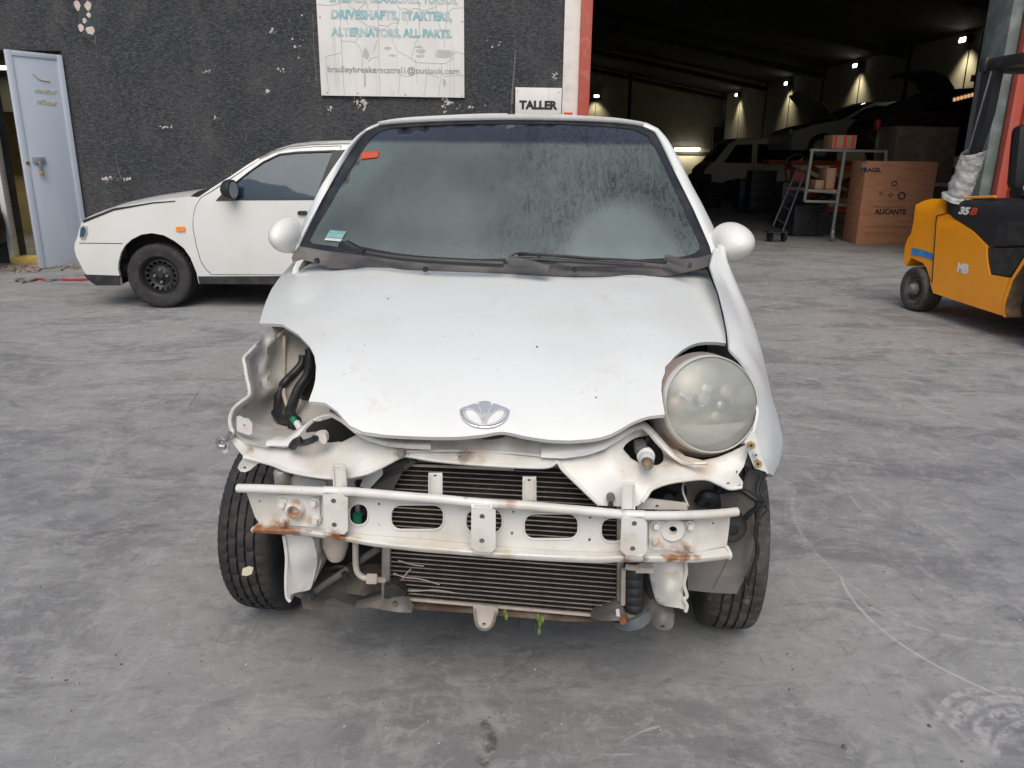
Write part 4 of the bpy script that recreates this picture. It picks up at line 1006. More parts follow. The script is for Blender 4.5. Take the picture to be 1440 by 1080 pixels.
MB().box((.02, -.70, .72), (.08, .16, .2), bev=.03).build('tail_light', pbr('red_lens', (.5, .02, .02), .2), root)
hr = at(1206, 233, Yr).z
t = thing('storage_rack', 'tall orange and blue storage rack behind the forklift', 'rack', Matrix.Translation((0, 0, 0)))
xa, xb = x0 - .1, x0 + 4.6
for x in (xb - 2.0, xb):
    for yy in (Yr - .95, Yr + .95):
        MB().box((x, yy, 1.9), (.09, .09, 3.8)).build('upright', M['purple'], t, 0)
for z in (hr - .08, hr + 1.25 + .45, hr - .9):
    for yy in (Yr - 1.0, Yr + 1.0):
        if z > 0: MB().box(((xa + xb) / 2 if z < hr + 1 else (xa + xb) / 2 + 1.3, yy, z), (xb - xa if z < hr + 1 else (xb - xa) * .45, .05, .12)).build('beam', M['orangerack'], t, 0)
# lit strip of glass over the rack
q0, q1 = at(1337, 141, 14.2), at(1367, 133, 14.2)
t = thing('amber_light_bar', 'amber glowing light bar lying on the top beam of the rack behind the forklift post', 'light bar', Matrix.Translation((q0 + q1) / 2))
mdir = (q1 - q0); 
MB().bar(-mdir / 2, mdir / 2, .09, .12).build('housing', M['black'], t)
for k in range(6):
    f = -.42 + .168 * k; MB().box(mdir * f + Vector((0, -.065, 0)), (mdir.length * .12, .02, .06), None, .005).build('amber_lens', emit('amber_glow', (1, .55, .25), .55), t)
# bent grey bumper lying on the rack
q = [at(a, b_, 13.9) for a, b_ in ((1383, 152), (1391, 165), (1388, 182), (1376, 193), (1369, 191))]
t = tag(MB().tube(q, .05, 8).build('curved_trim', pbr('grey_plastic_trim', (.10, .10, .11), .4), None), 'curved grey plastic trim piece hanging in the storage rack', 'car part')
# stretch wrapped board boxes
for (x0_, y0_, x1_, y1_, Y, lab, mt) in ((1263, 177, 1306, 300, 13.9, 'tall brown box wrapped in dark film behind the printed cardboard box', 'film'), (1306, 178, 1350, 300, 13.7, 'glossy film-wrapped brown box with bright reflections left of the forklift post', 'film')):
    a, b_ = at(x0_, y0_, Y), at(x1_, y0_, Y)
    t = thing('wrapped_box', lab, 'box', Matrix.Translation(((a.x + b_.x) / 2, Y + .4, 0)))
    MB().box((0, 0, a.z / 2), (b_.x - a.x - .01, .8, a.z), bev=.01).build('carton', M[mt], t)
    for k in range(3):
        MB().box((0, -.403, a.z * (.25 + .25 * k)), (b_.x - a.x - .02, .004, .06)).build('film_band', M['bubble' if k == 1 and x0_ > 1300 else mt], t, 0)

# printed cardboard box
p0, p1 = G(1185, 341), G(1318, 343)
cx0 = G(1203, 343.5); pz = onplane(1212, 226, cx0, Vector((0, 1, 0))).z; prr = onplane(1320, 228, cx0, Vector((0, 1, 0)))
wbx = prr.x - cx0.x; ax_ = cx0
t = thing('printed_box', 'large brown cardboard box printed FRAGIL and ALICANTE standing in the doorway', 'box', Matrix.Translation(cx0))
lean = (onplane(1209, 226, cx0, Vector((0, 1, 0))).x - cx0.x)
dp = .55
MB().box((wbx / 2, dp / 2, pz / 2), (wbx, dp, pz), bev=.006).build('carton', M['carton'], t)
def BX(px, py): q = onplane(px, py, cx0, Vector((0, 1, 0))) - cx0; return Vector((q.x, -.001, q.z))
def btxt(s, x0_, x1_, yb_, yt, mt, bd=.0, nm='printed_text'):
    a, b_, c_ = BX(x0_, yb_), BX(x1_, yb_), BX(x0_, yt)
    text(nm, s, a, (1, 0, 0), (0, 0, 1), b_.x - a.x, c_.z - a.z, mt, t, .001, bd)
M['fadeink'] = pbr('faded_print', (.13, .07, .05), .8)
btxt('FRAGIL', 1210, 1239, 242, 235.5, M['ink'], .05)
btxt('montajesquints', 1230, 1273, 293, 289, M['fadeink'], .01)
btxt('ALICANTE', 1229, 1274, 301.5, 293.5, M['ink'], .05)
btxt('montajes y transportes', 1216, 1276, 321, 317.5, M['fadeink']); btxt('alicante tel fax', 1216, 1262, 329, 326, M['fadeink'])
for (px, py, r) in ((1257.5, 258, 4.6), (1239, 272.5, 3.0), (1252.3, 274.3, 3.6), (1268, 275.5, 6.2)):
    q = BX(px, py); rr = r * 11.6 / FPX
    MB().lathe([(rr, 0), (rr, .002), (rr * .55, .002), (rr * .55, 0)], q, (0, -1, 0), 20, (lambda i, j: (-.008 if j % 3 == 0 and i < 2 else 0))).build('printed_cog', M['ink'], t)
for a, b_ in (((1255, 261), (1241, 270)), ((1260, 261), (1267, 270))):
    MB().tube([BX(*a), BX(*b_)], .002, 4, False).build('printed_line', M['fadeink'], t)
MB().box((-.003, .1, pz - .12), (.004, .12, .16)).build('label', M['whitemetal'], t, 0)
# leaning cardboard sheets
q = [at(1345, 300, 11.8), at(1380, 300, 11.8), at(1384, 226, 12.2), at(1377, 221, 12.2), at(1352, 262, 12.0)]
t = tag(mobj('leaning_cardboard', [tuple(v) for v in q] + [tuple(v + Vector((.02, .06, 0))) for v in q], [(0, 1, 2, 3, 4), (9, 8, 7, 6, 5)] + [(i, (i + 1) % 5, (i + 1) % 5 + 5, i + 5) for i in range(5)], M['carton2'], None, 0),
        'pale folded cardboard sheet leaning between the bubble-wrapped post and the grey column', 'cardboard')

# white tube-frame cart
Yk = 13.2; k0 = at(1135, 325, Yk)
t = thing('tube_cart', 'white tubular frame cart with castors left of the printed cardboard box', 'cart', Matrix.Translation((0, 0, 0)))
zt_ = at(1140, 211, Yk).z; zm = at(1135, 283, Yk).z; zs = at(1140, 268, Yk).z
def KP(px, py, dy=0): return at(px, py, Yk + dy)
for a, b_ in (((1142, 212), (1131, 283)), ((1188, 212), (1170, 328)), ((1246, 212), (1240, 300))):
    MB().bar(KP(*a), KP(*b_), .045, .045).build('upright', M['cart'], t)
for a, b_ in (((1139, 211), (1247, 213)), ((1131, 283), (1176, 284)), ((1136, 268), (1178, 271))):
    MB().bar(KP(*a), KP(*b_), .04, .04).build('rail', M['cart'], t)
for a in ((1142, 212), (1246, 212)):
    MB().bar(KP(*a), KP(*a, 1.0), .04, .04).build('rail', M['cart'], t)
MB().bar(KP(1188, 212, 1.0), KP(1170, 318, 1.0), .045, .045).build('upright', M['cart'], t)
for a, dy in (((1170, 332), 0), ((1172, 326), .95)):
    q = KP(*a, dy); q.z = .065
    MB().lathe([(0, .02), (.055, .018), (.062, 0), (.055, -.018), (0, -.02)], q, (1, .2, 0), 18).build('castor', M['cart'], t)
    MB().bar(q, q + Vector((0, 0, .12)), .07, .05).build('castor_fork', M['steel'], t)
qs = KP(1137, 268); MB().box((at(1158, 268, Yk).x, Yk + .5, zs), (.62, .9, .03)).build('shelf', M['carton2'], t, 0)
a, b_ = KP(1171, 211), KP(1207, 192)
t = thing('taped_box', 'small cardboard box with red tape stripes on top of the white tube cart', 'box', Matrix.Translation(((a.x + b_.x) / 2, Yk + .25, a.z + .02)))
MB().box((0, 0, (b_.z - a.z) / 2), (b_.x - a.x, .4, b_.z - a.z), bev=.006).build('carton', M['carton2'], t)
for f in (-.38, .02, .36): MB().box(((b_.x - a.x) * f, 0, (b_.z - a.z) / 2), ((b_.x - a.x) * .13, .404, (b_.z - a.z) + .004)).build('red_tape', M['redtape'], t, 0)
a, b_ = KP(1152, 267), KP(1184, 238)
for k, (px0, px1, pt, lab) in enumerate(((1152, 1166, 255, 'low flat carton on the shelf of the white tube cart'), (1167, 1184, 238, 'taller striped carton on the shelf of the white tube cart'))):
    a, b_ = KP(px0, 267), KP(px1, pt)
    t = thing('carton', lab, 'box', Matrix.Translation(((a.x + b_.x) / 2, Yk + .4, a.z + .01)))
    MB().box((0, 0, (b_.z - a.z) / 2), (b_.x - a.x - .01, .4, b_.z - a.z), bev=.006).build('box_body', M['carton2'], t)
    for f in (-.25, .2): MB().box(((b_.x - a.x) * f, 0, (b_.z - a.z) / 2), (.02, .404, (b_.z - a.z) + .004)).build('tape', M['carton'], t, 0)
# dark crate under the cart
p = G(1139, 333)
t = thing('dark_crate', 'dark grey plastic crate on the floor in front of the white tube cart', 'crate', Matrix.Translation(p + Vector((0, .3, 0))))
zc = onplane(1140, 287, p, Vector((0, 1, 0))).z; wc = onplane(1163, 300, p, Vector((0, 1, 0))).x - onplane(1114, 300, p, Vector((0, 1, 0))).x
MB().box((0, 0, zc / 2), (wc, .5, zc), bev=.05).build('body', M['blackplastic'], t)
MB().box((0, -.26, zc * .8), (wc * .8, .03, .04), bev=.01).build('rim', M['blackplastic'], t)
for s in (-.3, .3): MB().box((s * wc, -.26, zc * .4), (.03, .03, zc * .6), bev=.01).build('rib', M['blackplastic'], t)
# hand truck
t = thing('hand_truck', 'purple blue hand truck leaning beside the white tube cart', 'hand truck', Matrix.Translation((0, 0, 0)))
Yh = 13.0
for a, b_ in (((1100, 327), (1129, 250)), ((1087, 318), (1118, 245))):
    MB().tube([at(*a, Yh), at(*b_, Yh + .3), at(b_[0] + 3, b_[1] - 8, Yh + .35)], .02, 8).build('side_rail', M['purple'], t)
for f in (.15, .4, .65, .9):
    a = at(1100, 327, Yh).lerp(at(1129, 250, Yh + .3), f); b_ = at(1087, 318, Yh).lerp(at(1118, 245, Yh + .3), f)
    MB().tube([a, b_], .014, 6, False).build('crossbar', M['purple'], t)
MB().box(at(1092, 326, Yh - .05) + Vector((0, 0, .0)), (.34, .2, .02)).build('toe_plate', M['purple'], t)
for px in (1084, 1104):
    q = at(px, 318, Yh + .12); q.z = .1; MB().lathe([(0, .03), (.09, .03), (.1, .015), (.1, -.015), (.09, -.03), (0, -.03)], q, (1, 0, 0), 20).build('truck_wheel', M['rubber'], t)
# red trolley jack / machine behind
p = at(1108, 300, 16); p.z = 0
t = thing('red_machine', 'dark machine with a red body standing behind the hand truck', 'machine', Matrix.Translation(p))
MB().box((0, 0, .45), (.5, .5, .9), bev=.05).build('body', M['black'], t); MB().box((.1, -.1, 1.0), (.3, .3, .25), bev=.05).build('red_cover', M['redsteel'], t)
MB().tube([(-.1, 0, .9), (-.15, 0, 1.3), (.1, 0, 1.42), (.3, 0, 1.3)], .025, 8).build('handle', M['black'], t)

# ================================================================== FORKLIFT
fr0 = G(1288, 438.5); frf = G(1486, 503)
fdx = (frf - fr0); WBF = fdx.length; fdx.normalize(); fn = Vector((-fdx.y, fdx.x, 0)).normalized()      # fn points away from the viewer
if fn.x < 0: fn = -fn
fk = thing('forklift', 'orange forklift with black hood marked 35B, MB sticker and bubble-wrapped roof post', 'forklift',
           Matrix.Translation(fr0) @ Matrix((fdx, fn, (0, 0, 1))).transposed().to_4x4())
FI = (Matrix.Translation(fr0) @ Matrix((fdx, fn, (0, 0, 1))).transposed().to_4x4()).inverted()
print('forklift wheelbase %.2f' % WBF, fdx)
def FP(px, py, o=0.0):
    """on the side plane, o metres outward (towards the viewer)"""
    return FI @ onplane(px, py, fr0 - fn * o, fn)
def fsheet(name, pts, o, th, mat, holes=(), step=.06, rnd=.0, parent=None, ang=35):
    ol = [(FP(a, b_, o).x, FP(a, b_, o).z) for a, b_ in pts]
    zs = [p[1] for p in ol]; z0_, z1_ = min(zs), max(zs)
    def mp(u, v):
        k = max(0, (v - (z1_ - .10)) / .10) if rnd else 0
        return (u, -o + rnd * k * k, v)
    return sheet(name, ol, [[(FP(a, b_, o).x, FP(a, b_, o).z) for a, b_ in h] for h in holes], step, mp, Vector((0, th, 0)), mat, parent or fk, ang)
FW = 1.15; M['whiteprint'] = pbr('white_print', (.82, .82, .80), .5)
cwt = [(1287, 288), (1296, 282), (1303.5, 279.5), (1324, 280), (1326, 300), (1316, 303), (1309.5, 398), (1303, 377), (1298, 370), (1281, 362), (1274, 374), (1270, 366), (1273, 345), (1277, 334), (1281, 329), (1285, 310)]
fsheet('counterweight', cwt, 0.0, FW, M['orange'], rnd=.05)
body = [(1316.5, 304), (1327, 300.5), (1342, 309), (1367, 325), (1387, 345), (1388, 366), (1392, 386), (1420, 391), (1413, 410), (1409, 428), (1411, 444), (1407, 443), (1360, 428), (1312, 412), (1308, 398), (1310, 392)]
fsheet('side_body', body, 0.012, FW + .02, M['orange'], rnd=.04)
FIN = [(1414, 446), (1412, 436), (1414, 425), (1424, 395), (1442, 368), (1470, 356), (1497, 361), (1514, 380)]
fsheet('front_fender', [(1422, 391), (1440, 362), (1470, 350), (1500, 355), (1520, 372)] + FIN[::-1] + [(1411, 446), (1410, 428), (1414, 410)], 0.014, .03, M['orange'])
fin_ = [FP(a, b_, .014) for a, b_ in FIN]
loft('mudguard', [[Vector((p.x, -.012, p.z)) for p in fin_], [Vector((p.x + .01, .26, p.z)) for p in fin_]], pbr('muddy_fender_inside', (.10, .075, .055), .8, col2=(.22, .13, .06), nscale=14), fk, 30, 6, .01)
fsheet('wheel_well', [(1422, 392), (1446, 374), (1470, 362), (1495, 366), (1510, 380), (1500, 460), (1419, 450)], -.27, .05, M['dark'])
hood = [(1338, 304), (1341, 292), (1346, 283), (1360, 279.5), (1399, 278), (1440, 284), (1520, 300), (1530, 360), (1440, 346), (1396, 347.5), (1388, 343), (1367, 323), (1352, 312)]
fsheet('hood', hood, .004, FW - .02, M['gloss'] if 'gloss' in M else M['black'], rnd=.10)
fsheet('hood_side_recess', [(1398, 346), (1402, 318), (1409, 312), (1440, 310), (1520, 325), (1524, 356), (1440, 344)], .010, .02, M['blackplastic'])
fsheet('step_panel', [(1389, 349), (1440, 348), (1530, 362), (1530, 380), (1500, 352), (1470, 347), (1439, 360), (1420, 389), (1393, 385), (1390, 366)], .004, .3, M['blackplastic'])
MB().box((WBF * .62, FW / 2, .42), (WBF * .9, FW * .8, .45)).build('chassis', M['dark'], fk, 0)
# stickers
a, b_, c_ = FP(1343, 382.5, .030), FP(1359, 380, .030), FP(1343, 368.5, .030)
text('sticker_lettering', 'MB', (a.x, -.0145, a.z), (1, 0, 0), (0, 0, 1), b_.x - a.x, c_.z - a.z, M['whiteprint'], fk, .001, .05)
a, b_, c_ = FP(1344, 301, .03), FP(1359.5, 301, .03), FP(1345, 290, .03)
text('badge_number', '35', (a.x, -.006, a.z), (1, 0, 0), (0, 0, 1), b_.x - a.x, c_.z - a.z, M['whiteprint'], fk, .003, .05, .25)
a, b_ = FP(1360, 302, .03), FP(1369.5, 302, .03)
text('badge_letter', 'B', (a.x, -.006, a.z), (1, 0, 0), (0, 0, 1), b_.x - a.x, c_.z - a.z, M['redtape'], fk, .003, .05, .25)
fsheet('blue_tape', [(1282, 348.5), (1297, 351), (1313, 357.5), (1312, 366), (1298, 361), (1281, 359)], .004, .004, M['blue'])
fsheet('body_seam', [(1316, 304), (1317.2, 304), (1310.8, 398), (1309.6, 398)], .0145, .003, M['black'])
# wheels
wz_ = .205
wcr_ = FP(1287, 406, 0)
wheel(fk, (wcr_.x, .06, abs(wcr_.z)), (0, -1, 0), abs(wcr_.z), .19, abs(wcr_.z) * .62, M['mudrubber'], 'fork', M['greyplastic'], 0)
wheel(fk, (wcr_.x, FW - .06, abs(wcr_.z)), (0, 1, 0), abs(wcr_.z), .19, abs(wcr_.z) * .62, M['mudrubber'], 'fork', M['greyplastic'])
MB().lathe([(0, .03), (.035, .03), (.05, .0), (.06, -.03)], (wcr_.x, -.03, abs(wcr_.z)), (0, -1, 0), 12).build('hub', M['dirtysteel'], fk)
fwr = .345
for yy, s in ((.08, -1), (FW - .08, 1)): wheel(fk, (WBF, yy, fwr), (0, s, 0), fwr, .24, .2, M['mudrubber'], 'fork', M['greyplastic'])
# overhead guard
def post(o, tag_='rear_post'):
    pts = [(1377, 91), (1396, 95), (1383, 160), (1367, 207), (1343, 284), (1341, 306), (1326, 305), (1327, 284), (1340, 250), (1358, 207), (1368, 150)]
    ol = [(FP(a, b_, 0).x, FP(a, b_, 0).z) for a, b_ in pts]
    sheet(tag_, ol, [], .08, lambda u, v: (u, o, v), Vector((0, .07, 0)), M['black'], fk)
post(.03); post(FW - .10)
g1, g2 = FP(1390, 100), FP(1350, 240)
MB().bar((g1.x, .026, g1.z), (g2.x, .026, g2.z), .012, .01, (0, 1, 0)).build('post_groove', M['steel'], fk)
t0, t1 = FP(1377, 92), FP(1404, 83)
zt_ = t1.z; rf = MB()
L_ = 1.35; xs0 = t0.x
for yy in (.06, FW - .06): rf.box((xs0 + L_ / 2 + .05, yy, zt_ - .02), (L_, .09, .09), bev=.02)
for k in range(7): rf.box((xs0 + .08 + (L_ - .12) * k / 6, FW / 2, zt_ - .02), (.07, FW - .1, .05), bev=.01)
rf.build('overhead_guard', M['blackplastic'], fk)
MB().box((xs0 + .03, FW / 2, t0.z + .0), (.09, FW, .12), bev=.03).build('guard_rear_beam', M['blackplastic'], fk)
for yy in (.08, FW - .08): MB().bar((xs0 + L_ + .05, yy, zt_ - .05), (WBF + .12, yy, .9), .06, .06).build('front_post', M['blackplastic'], fk)
for yy in (.38, FW - .38):
    MB().bar((WBF + .42, yy, .1), (WBF + .42, yy, 2.2), .08, .12, (0, 1, 0)).build('mast_rail', M['dark'], fk)
    MB().box((WBF + 1.05, yy, .06), (1.15, .1, .04)).build('fork_tine', M['dark'], fk)
MB().box((WBF + .46, FW / 2, .35), (.06, .9, .4)).build('carriage', M['dark'], fk)
# bubble wrap: a crumpled sleeve round the post
pa_, pb_ = FP(1361, 211), FP(1336, 281)
pa_ = Vector((pa_.x, .06, pa_.z)); pb_ = Vector((pb_.x, .06, pb_.z))
ax = (pa_ - pb_).normalized(); sx = Vector((ax.z, 0, -ax.x)); V, F = [], []; nr, nc = 44, 36
rng = random.Random(2)
for i in range(nr + 1):
    f = i / nr; c = pb_.lerp(pa_, f); rw = .112 - .008 * f + (.03 if f < .08 else 0)
    for j in range(nc):
        a = 2 * math.pi * j / nc
        n_ = noise.noise(Vector((math.cos(a) * 1.6, math.sin(a) * 1.6, f * 9))) * .016 + noise.noise(Vector((math.cos(a) * 5, math.sin(a) * 5, f * 30))) * .009
        bump = .004 * max(0, math.sin(a * 18) * math.sin(f * 120))
        r = rw + n_ + bump
        lift = .05 * math.sin(a * 1 + .5) * (f > .9)
        V.append(c + sx * math.cos(a) * r + Vector((0, 1, 0)) * math.sin(a) * (r * .75) + ax * lift)
for i in range(nr):
    for j in range(nc):
        j2 = (j + 1) % nc; F.append((i * nc + j, i * nc + j2, (i + 1) * nc + j2, (i + 1) * nc + j))
mobj('bubble_wrap', V, F, M['bubble'], fk, 60)
# seat, console and wheel
s0 = FP(1434, 225, -.5)
sb = MB(); sx_, sz_ = s0.x, s0.z
sb.box((sx_ + .10, FW / 2, sz_ + .02), (.13, .46, .52), Matrix.Rotation(R(-8), 3, 'Y'), .06); sb.box((sx_ + .38, FW / 2, sz_ - .26), (.5, .48, .13), None, .05)
sb.build('operator_seat', M['black'], fk)
e0 = FP(1418, 263, .0)
MB().tube([(e0.x, .16, e0.z - .02), (e0.x + .1, .16, e0.z + .03), (e0.x + .28, .17, e0.z + .03), (e0.x + .42, .17, e0.z - .05)], .03, 10).build('armrest', M['black'], fk)
MB().tube([(e0.x + .02, .14, e0.z - .01), (e0.x + .12, .14, e0.z + .035), (e0.x + .2, .14, e0.z + .03)], .034, 10).build('wrapped_grip', M['bubble'], fk)
MB().tube([(e0.x - .08, .2, e0.z - .07), (e0.x + .1, .2, e0.z - .05), (e0.x + .45, .2, e0.z - .09)], .02, 8).build('seat_rail', M['black'], fk)
MB().tube([FP(1345, 278.5, -.05), FP(1400, 276.5, -.05)], .01, 6, False).build('orange_strip', M['orange'], fk)

# ================================================================== THE WHITE CITY CAR (dismantled front)
CY = math.degrees(math.atan(.050))
CM = Matrix.Translation((-.04, 2.03, 0)) @ Matrix.Rotation(R(-CY), 4, 'Z'); CMI = CM.inverted()
car = thing('white_city_car', 'small white city car stripped of bumper, one wing and one headlight, bumper beam exposed', 'car', CM)
CAML = CMI @ CAM; CR = CMI.to_3x3()
def rl(px, py): return CR @ ray(px, py)
def Q(px, py, y):
    d = rl(px, py); return CAML + d * ((y - CAML.y) / d.y)
def hitf(px, py, f, t0=.8, t1=5.5, n=70):
    """first crossing of f (positive outside) along the pixel ray"""
    d = rl(px, py); prev = t0; best = (1e9, t0)
    for i in range(1, n + 1):
        t = t0 + (t1 - t0) * i / n; v = f(CAML + d * t)
        if abs(v) < best[0]: best = (abs(v), t)
        if v < 0:
            a, b_ = prev, t
            for _ in range(24):
                m_ = (a + b_) / 2
                if f(CAML + d * m_) < 0: b_ = m_
                else: a = m_
            return CAML + d * b_
        prev = t
    return CAML + d * best[1]
def psheet(name, pts, y, th, mat, holes=(), step=8, parent=None, ang=35, sm=0, back=True):
    """panel traced in the photograph, standing at car depth y (number or field) with real thickness"""
    f = y if callable(y) else (lambda a, b_: y)
    if sm: pts = smooth2(pts, sm)
    return sheet(name, pts, list(holes), step, lambda u, v: Q(u, v, f(u, v)), Vector((0, th, 0)) if back else th, mat, parent or car, ang)
def ptube(name, pts, r, mat, n=10, parent=None):
    return MB().tube([Q(*p) for p in pts], r, n).build(name, mat, parent or car)
def pdisc(px, py, y, r, h, mat, name, n=16, prof=None, parent=None):
    return MB().lathe(prof or [(0, h), (r * .85, h), (r, h * .6), (r, -.01)], Q(px, py, y), (0, -1, .05), n).build(name, mat, parent or car)

# ---------------------------------------------------------------- bonnet
def interp(x, tab):
    if x <= tab[0][0]: return tab[0][1] + (x - tab[0][0]) * (tab[1][1] - tab[0][1]) / (tab[1][0] - tab[0][0])
    for (a, b_), (c, d) in zip(tab, tab[1:]):
        if x <= c: return b_ + (d - b_) * (x - a) / (c - a)
    a, b_ = tab[-2], tab[-1]; return b_[1] + (x - b_[0]) * (b_[1] - a[1]) / (b_[0] - a[0])
_ys = np.linspace(-.8, .7, 61)
_zt = np.array([interp(float(y), [(-.66, .50), (-.60, .62), (-.55, .69), (-.50, .745), (-.45, .785), (-.38, .825), (-.28, .866), (-.1, .912), (.1, .948), (.35, .985), (.7, 1.03)]) for y in _ys])
_k = np.exp(-np.linspace(-2, 2, 7) ** 2); _k /= _k.sum()
_zs = np.convolve(np.pad(_zt, 3, mode='edge'), _k, 'valid')
def Hb(x, y):
    z = float(np.interp(y, _ys, _zs)); ax_ = abs(x)
    z -= .085 * x * x + .55 * max(0, ax_ - .50) ** 2
    z += .016 * math.exp(-((ax_ - .40) / .12) ** 2) * (1 if y > -.6 else 0)     # shallow ridge running back from each lamp
    return z
BON = [(364.7, 454.7), (380, 455), (396.7, 456), (419, 470), (435.5, 487), (442, 500), (444.5, 516), (443.5, 534), (441, 545), (434, 564.5), (445, 565), (458, 567), (474, 578), (491, 598), (510.5, 607), (544, 611.7), (580, 613.5), (608, 614.5), (641, 614.5), (661, 613),
       (680, 611), (695, 608), (706.7, 607), (720, 609), (736.7, 613), (755, 616), (773, 618.5), (800, 619.5), (826.7, 617.7), (845, 615), (860, 610), (875, 602), (886.7, 595), (900, 589), (913.3, 585), (935, 582.7), (931.7, 563), (930, 548), (930.7, 535), (936.7, 520), (942, 509),
       (950, 500), (960, 492), (970, 486), (981, 482), (993.3, 480.7), (1008, 481), (1021, 482.7), (1020, 466.7), (1014.5, 440), (1008, 412), (1001, 395.6), (993, 377.5), (984, 376.8), (969.5, 379), (955.6, 384.5), (941.7, 386), (860, 386.5), (783, 385.8), (740, 384.5), (700, 383), (640, 380.5), (590, 377.5),
       (520, 376.2), (465, 374.7), (456.7, 370.6), (450, 367), (442.8, 364.4), (430, 362.3), (420.6, 362), (412, 368), (406.7, 374.7), (394, 389), (381.7, 406.7), (374, 424), (369, 438.6)]
fb = lambda p: p.z - Hb(p.x, p.y)
bonnet = sheet('bonnet', BON, [], 11, lambda u, v: hitf(u, v, fb), Vector((0, .006, -.009)), M['paint'], car, 50)
# rolled lip under the bonnet edge
lipc = [hitf(u, v, fb) + Vector((0, .008, -.008)) for u, v in BON[9:36]]
MB().tube(lipc, .0022, 8).build('bonnet_lip', M['frame'], car)
# stone chips and rubbed marks on the bonnet
chipm = pbr('stone_chip', (.07, .06, .055), .8); rubm = pbr('rubbed_paint', (.60, .60, .585), .7, col2=(.70, .71, .70), nscale=60)
rng = random.Random(9)
def bspot(px, py, r, mt, nm):
    ol = [(px + math.cos(a) * r * rng.uniform(.5, 1.3), py + math.sin(a) * r * .8 * rng.uniform(.5, 1.3)) for a in [2 * math.pi * i / 8 for i in range(8)]]
    sheet(nm, ol, [], max(r, 1.2), lambda u, v: hitf(u, v, fb) + Vector((0, -.0004, .0006)), Vector((0, .0008, -.001)), mt, car, 60)
for px, py, r in ((546, 420, 1.2), (755, 487.5, 1.8), (838, 559, 1.6), (623, 473, .8), (484, 526, .8), (513, 485, .7), (664, 471, .7), (560, 448, .6), (700, 520, .6), (900, 500, .7), (455, 470, .7), (610, 540, .6), (760, 440, .5), (880, 420, .6)):
    bspot(px, py, r, chipm, 'stone_chip')
for cx, cy, n_, s_ in ((822, 549, 10, 7), (811, 438, 5, 4), (792, 450, 3, 4), (712, 410, 6, 7), (505, 495, 3, 5), (670, 505, 3, 4)):
    for k in range(n_): bspot(cx + rng.gauss(0, s_), cy + rng.gauss(0, s_ * .5), rng.uniform(.7, 2.0), rubm, 'rub_mark')
# emblem
def on_b(px, py, o=0.0):
    p = hitf(px, py, fb); return p + Vector((0, -.6, .8)) * o
em = bpy.data.objects.new('emblem', None); link(em, car); EMB = lambda u, v: (640 + u * 90 / 1389, 550 + v * 70 / 1080)
def ebar(pts, r, nm='emblem_bar'):
    MB().tube([on_b(*EMB(*p), .004) for p in pts], r, 8).build(nm, M['chrome'], em)
def epl(pts, nm, holes=()):
    sheet(nm, [EMB(*p) for p in smooth2(pts, 3)], [[EMB(*p) for p in h] for h in holes], 1.6, lambda u, v: on_b(u, v, .006), Vector((0, .006, -.006)), M['chrome'], em, 30)
epl([(140, 405), (250, 360), (430, 300), (500, 320), (500, 345), (560, 480), (610, 640), (640, 760), (520, 770), (330, 700), (210, 590), (160, 490)], 'emblem_leaf',
    [smooth2([(225, 420), (330, 405), (440, 450), (520, 540), (580, 660), (580, 735), (500, 735), (370, 680), (270, 590), (230, 500)], 2)])
epl([(1150, 420), (1040, 365), (870, 305), (800, 330), (740, 470), (680, 620), (640, 760), (760, 765), (900, 740), (1060, 640), (1130, 520)], 'emblem_leaf',
    [smooth2([(1060, 435), (960, 420), (850, 470), (760, 550), (695, 650), (690, 740), (790, 735), (930, 670), (1020, 590), (1060, 510)], 2)])
epl([(505, 285), (570, 255), (650, 245), (720, 255), (780, 285), (720, 430), (660, 590), (630, 650), (600, 560), (560, 400)], 'emblem_leaf')
ebar([(120, 420), (150, 560), (240, 680), (400, 770), (640, 805), (860, 780), (1050, 680), (1140, 540), (1160, 430)], .0022)

# ---------------------------------------------------------------- windscreen, pillars, roof
def ws(p):  # positive in front
    yb = .335 + (p.z - .985) * 1.36 + .36 * p.x * p.x + .25 * max(0, abs(p.x) - .5) ** 2
    yb -= .10 * (p.z - .985) * (p.z - 1.448)*-1
    return yb - p.y
WO = [(534, 176), (556, 173.5), (576, 172), (610, 170.3), (646, 169), (700, 168), (740, 168), (783, 168.6), (830, 170), (867, 172), (890, 174.5), (905, 177.5), (915, 181), (922, 185), (929, 196), (936, 210), (950, 240), (964, 268), (978, 296), (990, 324), (1001, 350), (1003, 361), (985, 366), (940, 371), (860, 375), (720, 376.5), (600, 374), (520, 366), (450, 357), (419, 351), (419, 346), (436, 312), (455, 277), (478, 237), (496, 208), (508, 192), (519, 182)]
WI = [(552, 180), (600, 176.5), (650, 174.5), (720, 173.5), (790, 174.5), (850, 177.5), (893, 182), (912, 192), (925, 214), (940, 246), (958, 284), (972, 316), (984, 342), (984.5, 350), (978, 356), (962, 360.5), (930, 363.5), (860, 366.5), (720, 367.5), (600, 363), (520, 354), (462, 345.5), (440, 342.5), (435, 337), (445, 318), (462, 290), (484, 252), (506, 216), (522, 194), (535, 184)]
gm, gnt, gtr, gm1, gdf = glass('fogged_windscreen', (.62, .70, .69), .3, (.36, .42, .40), .06, .7)
v = coord(gnt); vz = coord(gnt, (7, 3, .9))
fog = ramp(gnt, noi(gnt, coord(gnt, (1.2, 1, .8)), 2.2, 3, .5), .25, .75)
drip = ramp(gnt, noi(gnt, coord(gnt, (13, 4, 2.4)), 4, 8, .78, 1.6), .46, .60)
side = nn(gnt, 'SeparateXYZ'); gnt.links.new(v, side.inputs[0])
right = math_(gnt, 'ADD', .25, math_(gnt, 'MULTIPLY', ramp(gnt, side.outputs[0], -.15, .2), .75))
